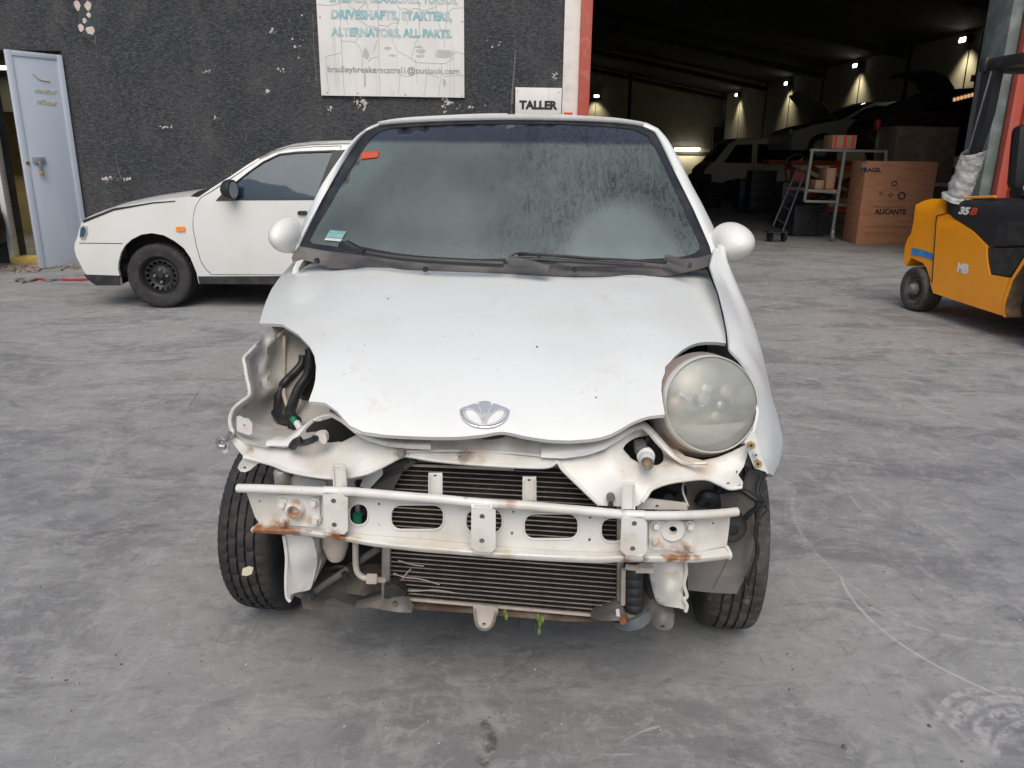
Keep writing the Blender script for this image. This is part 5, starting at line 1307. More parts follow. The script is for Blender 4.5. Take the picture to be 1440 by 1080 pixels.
c_ = WO and hitf(878, 372, ws)
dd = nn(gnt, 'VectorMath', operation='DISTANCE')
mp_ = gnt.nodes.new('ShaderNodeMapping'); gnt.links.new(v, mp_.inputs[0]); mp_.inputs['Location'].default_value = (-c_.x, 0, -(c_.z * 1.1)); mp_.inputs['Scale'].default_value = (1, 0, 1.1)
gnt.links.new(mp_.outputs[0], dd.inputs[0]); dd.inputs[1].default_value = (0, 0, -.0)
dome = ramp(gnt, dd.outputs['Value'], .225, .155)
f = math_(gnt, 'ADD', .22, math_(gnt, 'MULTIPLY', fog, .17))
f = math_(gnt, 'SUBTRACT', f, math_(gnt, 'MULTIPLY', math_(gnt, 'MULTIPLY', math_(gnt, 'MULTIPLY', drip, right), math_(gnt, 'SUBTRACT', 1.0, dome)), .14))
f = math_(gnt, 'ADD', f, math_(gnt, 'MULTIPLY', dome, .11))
low = ramp(gnt, side.outputs[2], 1.08, .99); f = math_(gnt, 'ADD', f, math_(gnt, 'MULTIPLY', low, .12), True)
top_ = ramp(gnt, side.outputs[2], 1.355, 1.375)
gnt.links.new(f, gm1.inputs[0])
gnt.links.new(mixc(gnt, top_, (.62, .70, .69), (.10, .12, .18)), gtr.inputs[0])
gnt.links.new(mixc(gnt, top_, (.36, .43, .41), (.13, .15, .20)), gdf.inputs[0])
M['wsglass'] = gm
sheet('windscreen', WI, [], 14, lambda u, v: hitf(u, v, ws) + Vector((0, .006, -.002)), Vector((0, .004, -.003)), gm, car, 60)
def rband(f_):
    return f_
sheet('windscreen_border', WO, [WI], 7, lambda u, v: hitf(u, v, ws) + Vector((0, .003, 0)), Vector((0, .007, -.004)), pbr('black_ceramic_border', (.014, .015, .019), .45, col2=(.035, .034, .036), nscale=14), car, 50)
# stickers inside the glass
def wq(u, v): return hitf(u, v, ws) + Vector((0, .0015, .001))
for nm, pts, mt in (('red_sticker', [(509, 214.5), (533, 212.5), (531, 221.5), (507, 224)], M['redtape']), ('parking_sticker', [(464, 324), (487, 326), (481, 336), (458, 334)], pbr('teal_sticker', (.16, .36, .36), .6, col2=(.30, .42, .42), nscale=60)),
                    ('parking_sticker_edge', [(458, 334.6), (481, 336.6), (479, 340), (456, 338)], M['whitemetal'])):
    sheet(nm, pts, [], 6, wq, Vector((0, .001, 0)), mt, car, 50)
a, b_ = wq(509, 222), wq(531, 220)
pc = MB()
for k in range(5):
    u = 511 + k * 4.2; pc.tube([wq(u, 221.5) + Vector((0, -.001, 0)), wq(u + 1.2, 215.5) + Vector((0, -.001, 0))], .0022, 4, False)
pc.build('red_sticker_print', pbr('sticker_print', (.5, .2, .1), .6), car)
# pillars
Lg = [(534, 175.5), (519, 182), (508, 192), (496, 208), (478, 237), (455, 277), (436, 312), (419, 346), (418, 352)]
Lo = [(531, 173.8), (517, 179), (504, 189), (487, 209), (469, 234.5), (451, 262), (431, 303), (417, 335), (411, 351)]
Rg = [(905, 177.5), (922, 184.5), (929, 196), (936, 210), (950, 240), (964, 268), (978, 296), (990, 324), (1001, 350), (1003, 358)]
Ro = [(908, 174.5), (924, 182), (936.5, 196), (946, 213), (958, 236), (971, 262), (984, 286), (1000, 318), (1011, 346), (1015, 358)]
def pil(gp, op, s):
    A_ = [hitf(u, v, ws) for u, v in gp]; B_ = []
    for (u, v), q in zip(op, resample(A_, len(op))): B_.append(Q(u, v, q.y + .035))
    A2 = [p + Vector((0, -.004, .004)) for p in A_]
    C_ = [p + Vector((s * .004, .07, -.002)) for p in B_]
    D_ = [p + Vector((-s * .02, .09, -.0)) for p in C_]
    return loft('windscreen_pillar', [A_, A2, B_, C_, D_], M['paint'], car, 26, 3, .006, 60)
pil(Lg, Lo, -1); pil(Rg, Ro, 1)
Tg = [(534, 175.5), (556, 173), (576, 171.8), (610, 170), (646, 168.8), (700, 167.8), (740, 167.8), (783, 168.4), (830, 169.8), (867, 171.8), (890, 174.3), (905, 177.5)]
To = [(531, 173.5), (553, 169.5), (576, 167), (610, 165), (646, 164), (700, 163.4), (740, 163.4), (783, 164), (830, 165.5), (867, 168), (892, 171.5), (908, 174.8)]
r0 = [hitf(u, v, ws) for u, v in Tg]; r0b = [p + Vector((0, -.003, .007)) for p in r0]
r1 = [Q(u, v, q.y + .10) for (u, v), q in zip(To, r0)]
n_ = len(r1)
def rrow(y, zc, hwid, drop):
    return [Vector((-hwid + 2 * hwid * i / 20, y, zc - drop * abs(-1 + 2 * i / 20) ** 2.6)) for i in range(21)]
cx_ = sum(p.x for p in r0) / n_
loft('roof_front_edge', [r0, r0b, r1], M['paint'], car, 30, 4, .004, 60)
loft('roof', [[p + Vector((0, 0, 0)) for p in r1], rrow(1.35, 1.484, .555, .055), rrow(1.75, 1.490, .565, .055), rrow(2.25, 1.468, .555, .055), rrow(2.58, 1.40, .54, .06)], M['roofpaint'], car, 30, 6, .006, 60)
GC, *_ = glass('clear_cabin_glass', (.80, .84, .84), .06, (.5, .5, .5), .03)
loft('rear_window', [rrow(2.58, 1.40, .53, .06), rrow(2.70, 1.2, .58, .04), rrow(2.78, .98, .64, .03)], GC, car, 20, 4, .004, 60)
loft('tailgate', [rrow(2.78, .98, .66, .03), rrow(2.82, .8, .71, .02), rrow(2.86, .6, .73, .01), rrow(2.84, .32, .70, .0)], M['paint'], car, 20, 4, .01, 60)
# antenna
ab = Q(720, 163.5, 1.12)
MB().lathe([(.0, .045), (.007, .045), (.010, .035), (.013, .012), (.022, .0), (.022, -.01)], Q(719, 164, 1.10), (0, -.1, 1), 14).build('antenna_base', M['black'], car)
MB().tube([Q(719.5, 152, 1.10), Q(722, 110, 1.08), Q(725, 69, 1.06)], lambda t: .0045 - .0028 * t, 7).build('antenna', M['dirtysteel'], car)
# washer nozzle-like round mark / mirror base behind the glass
MB().lathe([(0, .003), (.016, .003), (.018, 0)], hitf(718, 180, ws) + Vector((0, .014, 0)), (0, -.6, .8), 18).build('mirror_mount', M['greyplastic'], car)
mr = hitf(745, 214, ws) + Vector((0, .07, -.01))

# body sides, doors and tail
def hwid(y, z):
    h = .735 - .04 * max(0, .7 - y) ** 1.0 - .07 * max(0, (y - 2.3)) ** 1.5
    h -= .40 * max(0, z - .95) ** 1.05 + .08 * max(0, .4 - z)
    return h
SO = [(.50, .26), (.47, .5), (.47, .86), (.52, .95), (.64, 1.03), (.86, 1.22), (1.08, 1.39), (1.30, 1.44), (1.75, 1.45), (2.25, 1.43), (2.55, 1.35), (2.68, 1.2), (2.78, .97), (2.83, .6), (2.80, .32)] + archpts(2.34, .28, .31, 12, 2, 178) + [(1.98, .24)]
win_f = [(.76, .96), (.90, 1.12), (1.12, 1.31), (1.30, 1.36), (1.50, 1.37), (1.52, .97)]
win_r = [(1.62, .97), (1.60, 1.37), (2.2, 1.36), (2.45, 1.25), (2.52, 1.0)]
dr = [(.54, .32), (.50, .6), (.51, .9), (.60, .97), (.86, 1.19), (1.10, 1.37), (1.3, 1.41), (1.56, 1.42), (1.57, .34), (1.4, .30), (.62, .30)]
for s in (-1, 1):
    sheet('body_side', SO, [dr, win_r], .08, lambda u, v: (s * hwid(u, v), u, v), Vector((-s * .02, 0, 0)), M['paint'], car, 40)
    sheet('front_door', [(1.03 + (a - 1.03) * .988, .86 + (b_ - .86) * .988) for a, b_ in dr], [win_f], .08, lambda u, v: (s * hwid(u, v), u, v), Vector((-s * .02, 0, 0)), M['paint'], car, 40)
    for w_ in (win_f, win_r): sheet('side_window', w_, [], .2, lambda u, v: (s * (hwid(u, v) - .01), u, v), Vector((-s * .004, 0, 0)), GC, car, 40)
    MB().box((s * (hwid(1.3, .78) + .008), 1.38, .80), (.02, .14, .03), None, .006).build('door_handle', M['paint'], car)
MB().box((0, 1.55, .26), (1.30, 2.0, .05)).build('floor_pan', M['dark'], car, 0)
MB().box((0, 2.80, .42), (1.34, .10, .30), None, .03).build('rear_bumper', M['paint'], car)
for s in (-1, 1): MB().box((s * .64, 2.78, .75), (.12, .12, .22), None, .04).build('tail_light', M['redtape'], car)

# ---------------------------------------------------------------- cowl and wipers
CW = [(419, 347), (450, 353), (520, 362), (600, 370), (720, 373), (860, 371.5), (940, 367.5), (985, 363), (1004, 358), (1008.5, 362), (1008, 369), (1000, 373), (985, 378), (960, 384), (940, 388), (860, 389), (740, 387), (590, 380), (465, 377.5), (445, 370), (425, 365), (412, 369), (410, 362)]
psheet('cowl', CW, tps([(419, 347, .50), (1004, 358, .50), (720, 373, .335), (600, 370, .36), (860, 371, .36), (412, 365, .45), (1006, 368, .45), (720, 388, .29), (560, 381, .31), (900, 389, .30), (450, 372, .40), (975, 380, .39)]), .02, M['cowlmat'] if 'cowlmat' in M else M['greyplastic'], step=10, ang=50)
psheet('cowl_vent', [(783, 371), (800, 365.5), (860, 366), (905, 368.5), (925, 371), (860, 374.5), (800, 374)], .30, .004, M['greyplastic'], step=8)
wb = MB()
wb.tube([Q(478, 345, .34), Q(500, 352, .30), Q(560, 362, .27), Q(640, 368, .25), Q(708, 371, .25)], lambda t: .008 + .003 * t, 8)
wb.build('wiper_arm', M['black'], car)
MB().tube([Q(508, 349, .37), Q(570, 360, .30), Q(660, 366.5, .27), Q(712, 366, .27)], .006, 6).build('wiper_blade', M['blackplastic'], car)
kk = MB(); kk.box(Q(496, 348, .30), (.055, .03, .022), Matrix.Rotation(R(28), 3, 'Y'), .006); kk.tube([Q(480, 344, .33), Q(494, 345, .31), Q(512, 355, .28)], .010, 8); kk.build('wiper_pivot', M['black'], car)
MB().tube([Q(722, 364, .26), Q(780, 366, .25), Q(850, 370, .26), Q(905, 373, .27)], lambda t: .007 - .002 * t, 8).build('wiper_arm', M['black'], car)
MB().tube([Q(728, 358, .31), Q(760, 358, .31), Q(840, 364, .32), Q(937, 369, .36)], .0055, 6).build('wiper_blade', M['blackplastic'], car)
MB().tube([Q(716, 362, .29), Q(728, 356, .30), Q(748, 357, .31), Q(760, 361, .30)], .003, 6).build('wiper_frame', M['black'], car)
kk = MB(); kk.bar(Q(716, 366, .25), Q(738, 369, .24), .032, .022); kk.bar(Q(736, 368, .24), Q(772, 378, .23), .030, .020); kk.build('wiper_pivot', M['greyplastic'], car)
MB().bar(Q(937, 362, .35), Q(970, 373.5, .30), .028, .018).build('wiper_end_cap', M['greyplastic'], car)
for px, py, y in ((598, 379, .27), (808, 379.5, .27), (445, 366, .40)): pdisc(px, py, y, .008, .004, M['black'], 'cowl_plug', 10)

# ---------------------------------------------------------------- door mirrors
def mirror(cx, cy, rx, ry, y, s, neck):
    c = Q(cx, cy, y); sx = (Q(cx + rx, cy, y) - c).length; sz = (Q(cx, cy - ry, y) - c).length; V, F = [], []; n1, n2 = 20, 28
    for i in range(n1 + 1):
        ph = math.pi * i / n1
        for j in range(n2):
            th = 2 * math.pi * j / n2
            u = Vector((math.sin(ph) * math.cos(th), -math.cos(ph), math.sin(ph) * math.sin(th)))
            k = .13 if u.y < 0 else .05
            V.append(c + Vector((u.x * sx * (1 + .06 * (u.x * s < 0)), u.y * k, u.z * sz * (1 - .12 * u.x * s))))
    for i in range(n1):
        for j in range(n2): j2 = (j + 1) % n2; F.append((i * n2 + j, i * n2 + j2, (i + 1) * n2 + j2, (i + 1) * n2 + j))
    o = mobj('mirror_housing', V, F, M['mirrorpaint'], car, 60)
    MB().lathe([(0, .052), (min(sx, sz) * .8, .048)], c, (0, 1, 0), 20).build('mirror_face', M['chrome'], car)
    MB().tube([Q(*neck[0]), Q(*neck[1]), Q(*neck[2])], lambda t: .034 - .006 * t, 12).build('mirror_stalk', M['mirrorpaint'], car)
M['mirrorpaint'] = pbr('cream_mirror_shell', (.80, .79, .74), .45, coat=.15)
mirror(404.5, 330, 20, 25.5, .62, -1, ((418, 345, .63), (424, 352, .66), (432, 354, .70)))
mirror(1029, 339.5, 30, 27, .62, 1, ((1012, 352, .62), (1007, 358, .66), (1000, 360, .70)))

# ---------------------------------------------------------------- right wing
FA = [(1003, 352, .50), (1000, 362, .42), (997, 376, .34), (1003.5, 395, .21), (1010, 412, .12), (1017, 440, .0), (1022, 466, -.09), (1023.5, 482, -.14), (1024, 494, -.17), (1037, 507, -.21), (1053, 527, -.27), (1062, 553, -.33), (1063.5, 583, -.37), (1057.5, 607, -.40), (1047.5, 621, -.42), (1050, 632, -.43), (1060, 656, -.45)]
FM = [(1009, 351, .53), (1008, 362, .47), (1009, 376, .39), (1016, 396, .28), (1024, 414, .20), (1034, 440, .08), (1043, 466, -.03), (1047, 482, -.08), (1050, 494, -.12), (1059, 510, -.16), (1069, 530, -.20), (1077, 555, -.25), (1081, 583, -.29), (1082, 607, -.32), (1079, 625, -.35), (1078, 640, -.37), (1073, 663, -.405)]
FB = [(1014, 349, .60), (1018, 362, .54), (1021, 377, .48), (1029, 397, .38), (1040, 420, .28), (1050.5, 441, .19), (1062, 472, .06), (1068, 493, -.0), (1073, 515, -.04), (1079, 543, -.08), (1084, 567, -.10), (1090, 585, -.13), (1094, 600, -.16), (1097.5, 618, -.19), (1095, 632, -.23), (1092, 648, -.27), (1083, 668, -.34)]
A_ = [Q(*p) for p in FA]; Mm = [Q(*p) for p in FM]; B_ = [Q(*p) for p in FB]
def arc_z(y):
    d = .345 ** 2 - y * y
    return .28 + math.sqrt(d) if d > 0 else .26
C_ = [Vector((p.x + .002, p.y + .02, p.z - (p.z - max(arc_z(p.y + .02), .26 if p.y > .36 else .3)) * .5)) for p in B_]
D_ = [Vector((p.x - .012, p.y + .02, max(arc_z(p.y + .02), .26))) for p in B_]
for k, (p, q) in enumerate(zip(B_, D_)):
    if p.y < 0: q.z = max(q.z, .60); C_[k].z = (p.z + q.z) / 2
    if q.z > p.z - .02: q.z = p.z - .02; C_[k].z = p.z - .01
wing = loft('front_wing', [A_, Mm, B_, C_, D_], M['paint'], car, 70, 6, .006, 60)
ptube('wing_clip', [(1097, 622, -.2), (1098, 628, -.2), (1093, 631, -.22)], .004, M['yellowbolt'], 6)
# bumper mounting tab on the wing with bolts
psheet('wing_tab', [(1047, 622), (1057, 607), (1062, 610), (1070, 640), (1078, 660), (1081, 668), (1076, 663), (1062, 659), (1054, 640)], -.445, .006, M['paint'], step=5)
for px, py, r in ((1056.5, 626.5, .0085), (1063, 640, .006), (1066, 652.5, .0085)):
    pdisc(px, py, -.455, r, .006, M['yellowbolt'] if r > .007 else M['whitemetal'], 'tab_bolt', 6)
    pdisc(px, py, -.462, r * .35, .002, M['black'], 'bolt_head', 8)

# ---------------------------------------------------------------- headlight
hc = Q(998, 568.5, -.36)
hax = Vector((.17, -1, .34)).normalized()
hw_ = (Q(998 + 72, 568, -.36) - hc).length
hb = MB().lathe([(hw_ * .98, -.008), (hw_ * 1.0, -.010), (hw_ * 1.03, -.03), (hw_ * 1.08, -.05), (hw_ * 1.05, -.09), (hw_ * .9, -.13), (hw_ * .5, -.18), (0, -.19)], hc, hax, 48)
hd = bpy.data.objects.new('headlight', None); link(hd, car)
M['lamphousing'] = pbr('dusty_lamp_housing', (.27, .24, .215), .6, col2=(.33, .20, .13), nscale=5, dirt=((.40, .26, .17), 9, .5, .7))
M['lampring'] = pbr('clear_lens_ring', (.66, .65, .60), .25, col2=(.56, .52, .46), nscale=8, coat=.4)
hb.build('lamp_housing', M['lamphousing'], hd)
MB().lathe([(hw_ * .93, .014), (hw_ * .945, .016), (hw_ * .97, .011), (hw_ * .985, .003), (hw_ * .99, -.006), (hw_ * .97, -.014)], hc, hax, 64).build('lens_ring', M['lampring'], hd)
rfm = pbr('lamp_reflector', (.50, .49, .45), .30, .85, col2=(.36, .35, .32), nscale=12, rvar=.08)
MB().lathe([(hw_ * .95, -.012), (hw_ * .86, -.03), (hw_ * .66, -.065), (hw_ * .40, -.09), (hw_ * .16, -.105), (0, -.108)], hc, hax, 48, lambda i, j: 0).build('reflector', rfm, hd)
ux = Vector((0, 0, 1)).cross(hax).normalized() * -1; uz = ux.cross(hax).normalized()
if uz.z < 0: uz = -uz
def HL(u, v_, d): return hc + ux * (u * hw_) + uz * (v_ * hw_) + hax * d
MB().lathe([(0, -.035), (.014, -.036), (.019, -.045), (.019, -.10)], HL(.0, .12, 0), hax, 20).build('bulb_shield', rfm, hd)
warm = pbr('warm_reflection_paint', (.55, .42, .32), .45, .5); cool = pbr('cool_reflection_paint', (.50, .52, .53), .3, .7)  # warm and cool reflections painted as coloured patches inside the lamp
m3 = Matrix((ux, hax, uz)).transposed()
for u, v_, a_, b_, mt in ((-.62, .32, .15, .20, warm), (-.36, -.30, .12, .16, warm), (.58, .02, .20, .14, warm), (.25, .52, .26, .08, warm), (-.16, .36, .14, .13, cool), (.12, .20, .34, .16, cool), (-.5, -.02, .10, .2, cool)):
    MB().lathe([(0, .006), (a_ * hw_ * .8, .004), (a_ * hw_, 0)], HL(u * .85, v_ * .85, -.035 - .03 * (1 - u * u - v_ * v_)), hax, 14).build('painted_reflection', mt, hd)
sheet('reflector_shelf', [(-.86, -.36), (-.5, -.40), (0, -.42), (.5, -.38), (.86, -.28), (.72, -.52), (.40, -.74), (0, -.84), (-.40, -.74), (-.72, -.52)], [], .2, lambda u, v_: HL(u, v_, -.016 - .02 * (1 - u * u)), .003, pbr('lower_reflector', (.46, .46, .43), .35, .5, col2=(.60, .60, .57), nscale=30), hd, 60)
lm, lnt, ltr, lm1, ldf = glass('hazed_headlight_lens', (.93, .94, .91), .3, (.60, .62, .57), .08, 1.0)
vv_ = coord(lnt); wv = nn(lnt, 'TexWave', Scale=60, Distortion=.6); lnt.links.new(vv_, wv.inputs['Vector'])
hz = math_(lnt, 'ADD', .34, math_(lnt, 'MULTIPLY', ramp(lnt, noi(lnt, coord(lnt, (1, 1, 1.8)), 8, 3, .5, .3), .3, .7), .14))
bpn = nn(lnt, 'Bump', Strength=.12, Distance=.002); lnt.links.new(wv.outputs[1], bpn.inputs['Height'])
for n in lnt.nodes:
    if n.type in ('BSDF_GLOSSY',): lnt.links.new(bpn.outputs[0], n.inputs['Normal'])
sx3 = nn(lnt, 'SeparateXYZ'); lnt.links.new(vv_, sx3.inputs[0])
lowz = ramp(lnt, sx3.outputs[2], hc.z - .028, hc.z - .04); hz = math_(lnt, 'ADD', hz, math_(lnt, 'MULTIPLY', lowz, .05), True)
lnt.links.new(hz, lm1.inputs[0])
prof = [(hw_ * .958 * math.sin(a), .008 + .026 * (math.cos(a) ** 1.5 if math.cos(a) > 0 else 0)) for a in [math.pi / 2 * k / 10 for k in range(10, -1, -1)]]
MB().lathe(prof, hc, hax, 64).build('lens', lm, hd, 80)

# ---------------------------------------------------------------- front panel under the bonnet
RU = (.30, .115, .03)
def framemat(name, spots, base=(.71, .70, .67), c2=(.60, .56, .50)):
    return pbr(name, base, .42, col2=c2, nscale=7, rvar=.1, coat=.25, dirt=((.50, .41, .32), 14, .57, .80), chips=((.16, .09, .05), 60, .09),
               spots=[(tuple(Q(px, py, y)), r * 1.35, col, a) for px, py, y, r, col, a in spots])
fpm = framemat('front_panel_paint', [(655, 641, -.45, .018, (.30, .24, .19), .9), (348, 634, -.42, .012, (.25, .14, .07), .9), (960, 640, -.42, .03, (.48, .36, .26), .5), (560, 640, -.44, .012, (.3, .25, .2), .6), (990, 655, -.42, .03, (.55, .40, .28), .5), (630, 620, -.41, .03, (.44, .38, .31), .55), (680, 620, -.41, .03, (.40, .34, .28), .6), (735, 624, -.41, .03, (.44, .38, .31), .55), (590, 622, -.42, .02, (.44, .38, .31), .4)])  # spots along the upper recess paint brown shade below the bonnet; rest are stains
FPo = [(324, 613), (333, 617), (346, 623), (362, 627), (378, 629), (405, 631), (425, 629), (434, 626), (448, 622), (479, 624), (501, 613), (503, 604), (520, 615), (540, 622), (558, 627), (606, 633), (606, 613), (641, 616), (700, 614), (762, 617), (762, 643), (793, 645), (827, 640), (850, 633), (873, 617), (890, 606), (906.7, 597), (920, 606), (935, 618),
       (952, 634), (965, 644), (990, 650), (1010, 646), (1030, 638), (1050.5, 628), (1051, 640), (1046, 656), (1038, 668), (1045, 678), (1044, 685), (1038, 688), (1026, 687), (1010, 680), (990, 673), (970, 673), (953, 676.7), (933, 681), (916.7, 688), (910, 697), (903, 706), (896, 712), (870, 712), (843, 711), (840, 706.7), (822, 690), (805, 674), (793, 662), (788, 651),
       (783, 649.5), (776, 651), (763, 657), (720, 655), (673, 653), (640, 651.5), (610, 647), (590, 643), (574, 641), (562, 643), (548, 650), (535, 657), (510, 667), (490, 671), (474, 672), (455, 671), (436, 668.6), (420, 666), (405, 662), (388, 655), (372, 650), (362, 652), (352, 661), (345, 664), (338, 663), (334, 658), (337, 651), (343, 643), (335, 633), (325, 620)]
hole_l = smooth2([(446, 603), (455, 595), (466, 592), (478, 592), (490, 601), (499, 611), (490, 617), (479, 622), (463, 625), (450, 622), (441, 612)], 2)
hole_r = smooth2([(876, 631), (886, 620), (900, 614), (916, 614), (926, 625), (932, 636), (934, 650), (925, 657), (910, 655), (892, 650), (884, 642)], 2)
fpf = tps([(324, 613, -.40), (335, 640, -.41), (345, 660, -.40), (405, 631, -.42), (405, 655, -.47), (448, 622, -.38), (436, 665, -.49), (479, 624, -.40), (474, 668, -.49), (510, 640, -.46), (535, 655, -.48), (560, 635, -.44), (600, 640, -.45), (606, 614, -.41), (680, 614, -.41), (680, 650, -.46), (760, 617, -.41), (760, 655, -.46),
           (800, 650, -.45), (827, 645, -.44), (873, 620, -.41), (906, 598, -.36), (840, 690, -.48), (870, 710, -.49), (905, 690, -.48), (860, 660, -.46), (935, 625, -.33), (950, 650, -.42), (950, 672, -.46), (990, 655, -.42), (1010, 675, -.44), (1050, 630, -.40), (1045, 665, -.43), (1038, 686, -.43), (630, 630, -.425), (720, 632, -.425)])
holes_small = [circle(344, 658, 2.6, 2.2, 8), circle(646, 643, 1.6, 2.4, 8), circle(1024, 680, 2.6, 1.8, 8), circle(1040, 683, 2.4, 1.6, 8), circle(1036, 664, 1.4, 2.6, 8), circle(770, 627, 1.8, 1.2, 8)]
psheet('front_panel', FPo, fpf, .012, fpm, [hole_l, hole_r] + holes_small, 8, ang=50)
# pressed edge of the panel: rolled rim along its lower border
rim = [(343, 643), (372, 650), (388, 655), (405, 662), (436, 668.6), (474, 672), (510, 667), (535, 657), (562, 643), (574, 641), (610, 647), (673, 653), (763, 657), (783, 650), (793, 662), (822, 690), (843, 710)]
ptube('panel_rim', [(a, b_, fpf(a, b_) - .002) for a, b_ in rim], .0045, fpm, 8)
ptube('panel_rim', [(a, b_, fpf(a, b_) - .002) for a, b_ in [(903, 706), (910, 697), (916.7, 688), (933, 681), (953, 676.7), (990, 673), (1010, 680), (1026, 687), (1043, 685)]], .004, fpm, 8)
# recessed closing strip between bonnet and panel
psheet('latch_plate', [(606, 608), (700, 606), (762, 610), (762, 620), (700, 630), (606, 634), (560, 626), (560, 612)], tps([(606, 608, -.37), (762, 610, -.37), (606, 634, -.42), (762, 620, -.41), (690, 618, -.38), (560, 620, -.38)]), .008, M['apron'], step=10)
psheet('latch_opening', smooth2([(672, 612), (690, 609), (706, 609), (712, 613), (700, 617), (680, 618)], 2), -.437, .004, M['black'], step=5)
ptube('panel_crease', [(572, 635, -.447), (610, 634, -.445), (660, 634, -.44), (720, 637, -.438), (762, 641, -.45)], .003, fpm, 6)
# raised headlight flanges: folded lips
def flange(outer, inner, y0, nm='headlight_flange'):
    a = [Q(x, y, z) for x, y, z in outer]; b_ = [Q(x, y, z) for x, y, z in inner]
    return loft(nm, [a, [(p + q) / 2 + Vector((0, -.006, .004)) for p, q in zip(resample(a, 30), resample(b_, 30))], b_], fpm, car, 40, 4, .006, 60)
flange([(377, 627, -.43), (392, 629, -.44), (406, 629.5, -.44), (420, 616, -.43), (434, 600, -.42), (450, 586, -.41), (466, 578, -.40), (484, 586, -.40), (503, 600, -.41), (520, 609.5, -.42), (544, 617, -.43), (575, 620, -.44), (606, 621, -.45)],
       [(378, 622, -.41), (390, 617, -.40), (404, 618, -.40), (424, 604, -.40), (440, 594, -.39), (452, 592, -.40), (467, 587, -.41), (480, 594, -.42), (499, 610, -.43), (516, 620, -.44), (544, 628, -.45), (575, 631, -.46), (606, 632.5, -.465)], 0)
flange([(761, 620, -.42), (793, 620.5, -.43), (826, 620, -.43), (853, 613, -.42), (873, 602, -.40), (890, 594.5, -.38), (905, 592, -.36), (914, 598, -.36), (925, 610, -.37), (938, 625, -.39), (950, 638, -.41), (962, 648, -.43), (975, 652, -.44), (994, 652, -.44)],
       [(761, 643, -.46), (793, 645, -.46), (827, 640, -.455), (850, 632, -.45), (873, 618, -.43), (890, 607, -.41), (904, 601, -.40), (912, 606, -.40), (922, 619, -.41), (935, 634, -.42), (946, 644, -.43), (958, 653, -.44), (975, 655, -.445), (994, 654, -.445)], 0)
# brackets and fasteners on the panel
for px, py, y in ((564, 637.5, -.47), (859, 700, -.50)):
    pdisc(px, py, y, .009, .008, M['dirtysteel'], 'rubber_stop', 14)
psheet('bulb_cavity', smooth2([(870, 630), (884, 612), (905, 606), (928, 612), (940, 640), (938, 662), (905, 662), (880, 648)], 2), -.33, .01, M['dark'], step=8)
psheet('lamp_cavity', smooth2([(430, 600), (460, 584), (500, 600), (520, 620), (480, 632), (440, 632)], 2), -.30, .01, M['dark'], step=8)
# turn signal bulb with holder
bh = bpy.data.objects.new('bulb_holder', None); link(bh, car)
bc = Q(910, 652, -.47); bax = (Q(911, 660, -.53) - Q(906, 630, -.40)).normalized()
MB().lathe([(0, -.06), (.018, -.06), (.020, -.045), (.014, -.04), (.016, -.012), (.012, -.006), (.0, -.006)], bc, bax, 20).build('socket', M['whitemetal'], bh)
MB().lathe([(.013, -.008), (.0145, .0), (.0135, .012), (.009, .02), (0, .023)], bc, bax, 20).build('bulb', glass('clear_bulb', (.85, .83, .80), .1, (.6, .55, .5), .05)[0], bh)
MB().lathe([(0, .004), (.009, .003), (.010, -.01)], bc, bax, 12).build('bulb_cap', M['yellowbolt'], bh)
MB().box(Q(900, 628, -.40), (.028, .05, .022), None, .006).build('socket_body', M['greyplastic'], bh)
for c_ in (((880, 622, -.36), (890, 626, -.37), (896, 636, -.39)), ((915, 612, -.37), (908, 622, -.38), (900, 632, -.40))):
    ptube('bulb_wire', c_, .005, M['hose'], 6)

# ---------------------------------------------------------------- left inner wing where the headlight was
IW = [(379, 458), (386, 459), (400, 462), (420, 466), (445, 480), (470, 500), (480, 560), (474, 590), (460, 600), (445, 608), (430, 622), (406, 629), (377, 630), (346, 624), (326.7, 608), (324.4, 592), (325, 583), (332, 571), (343, 563), (351, 555.6), (350.5, 545), (347, 530), (344, 513), (343, 503), (353, 491), (365.6, 479), (372, 468)]
iwf = tps([(379, 458, -.06), (365, 480, -.13), (343, 503, -.19), (344, 513, -.20), (350, 545, -.24), (351, 556, -.26), (332, 571, -.31), (324, 590, -.36), (327, 608, -.40), (346, 624, -.42), (377, 630, -.43), (406, 629, -.42), (430, 620, -.38),
           (362, 500, -.10), (366, 530, -.10), (372, 556, -.12), (385, 500, -.05), (390, 540, -.06), (405, 500, -.02), (410, 550, -.04), (430, 520, -.01), (430, 570, -.06), (400, 585, -.10), (372, 590, -.18), (350, 592, -.27), (380, 610, -.30), (410, 612, -.30), (445, 600, -.25), (460, 560, -.04), (470, 500, .04), (445, 480, .04), (410, 470, .02)])
def iwd(a, b_):
    r = .0
    for k, (sx, sy, ex, ey, w_) in enumerate(((381, 478, 371, 520, 6), (371, 520, 382, 548, 7), (382, 548, 372, 556, 7))):
        t_ = max(0, min(1, ((a - sx) * (ex - sx) + (b_ - sy) * (ey - sy)) / ((ex - sx) ** 2 + (ey - sy) ** 2)))
        d = math.hypot(a - sx - t_ * (ex - sx), b_ - sy - t_ * (ey - sy)); r = max(r, math.exp(-(d / w_) ** 2))
    return iwf(a, b_) - .034 * r
psheet('inner_wing', IW, iwd, .006, pbr('inner_wing_panel_paint', (.56, .545, .51), .5, col2=(.42, .385, .34), nscale=6, dirt=((.33, .25, .18), 9, .60, .8),
       spots=[(tuple(Q(354, 572, -.28)), .03, (.38, .22, .11), .7), (tuple(Q(372, 600, -.25)), .03, (.66, .67, .67), .4)]), step=6, ang=70)
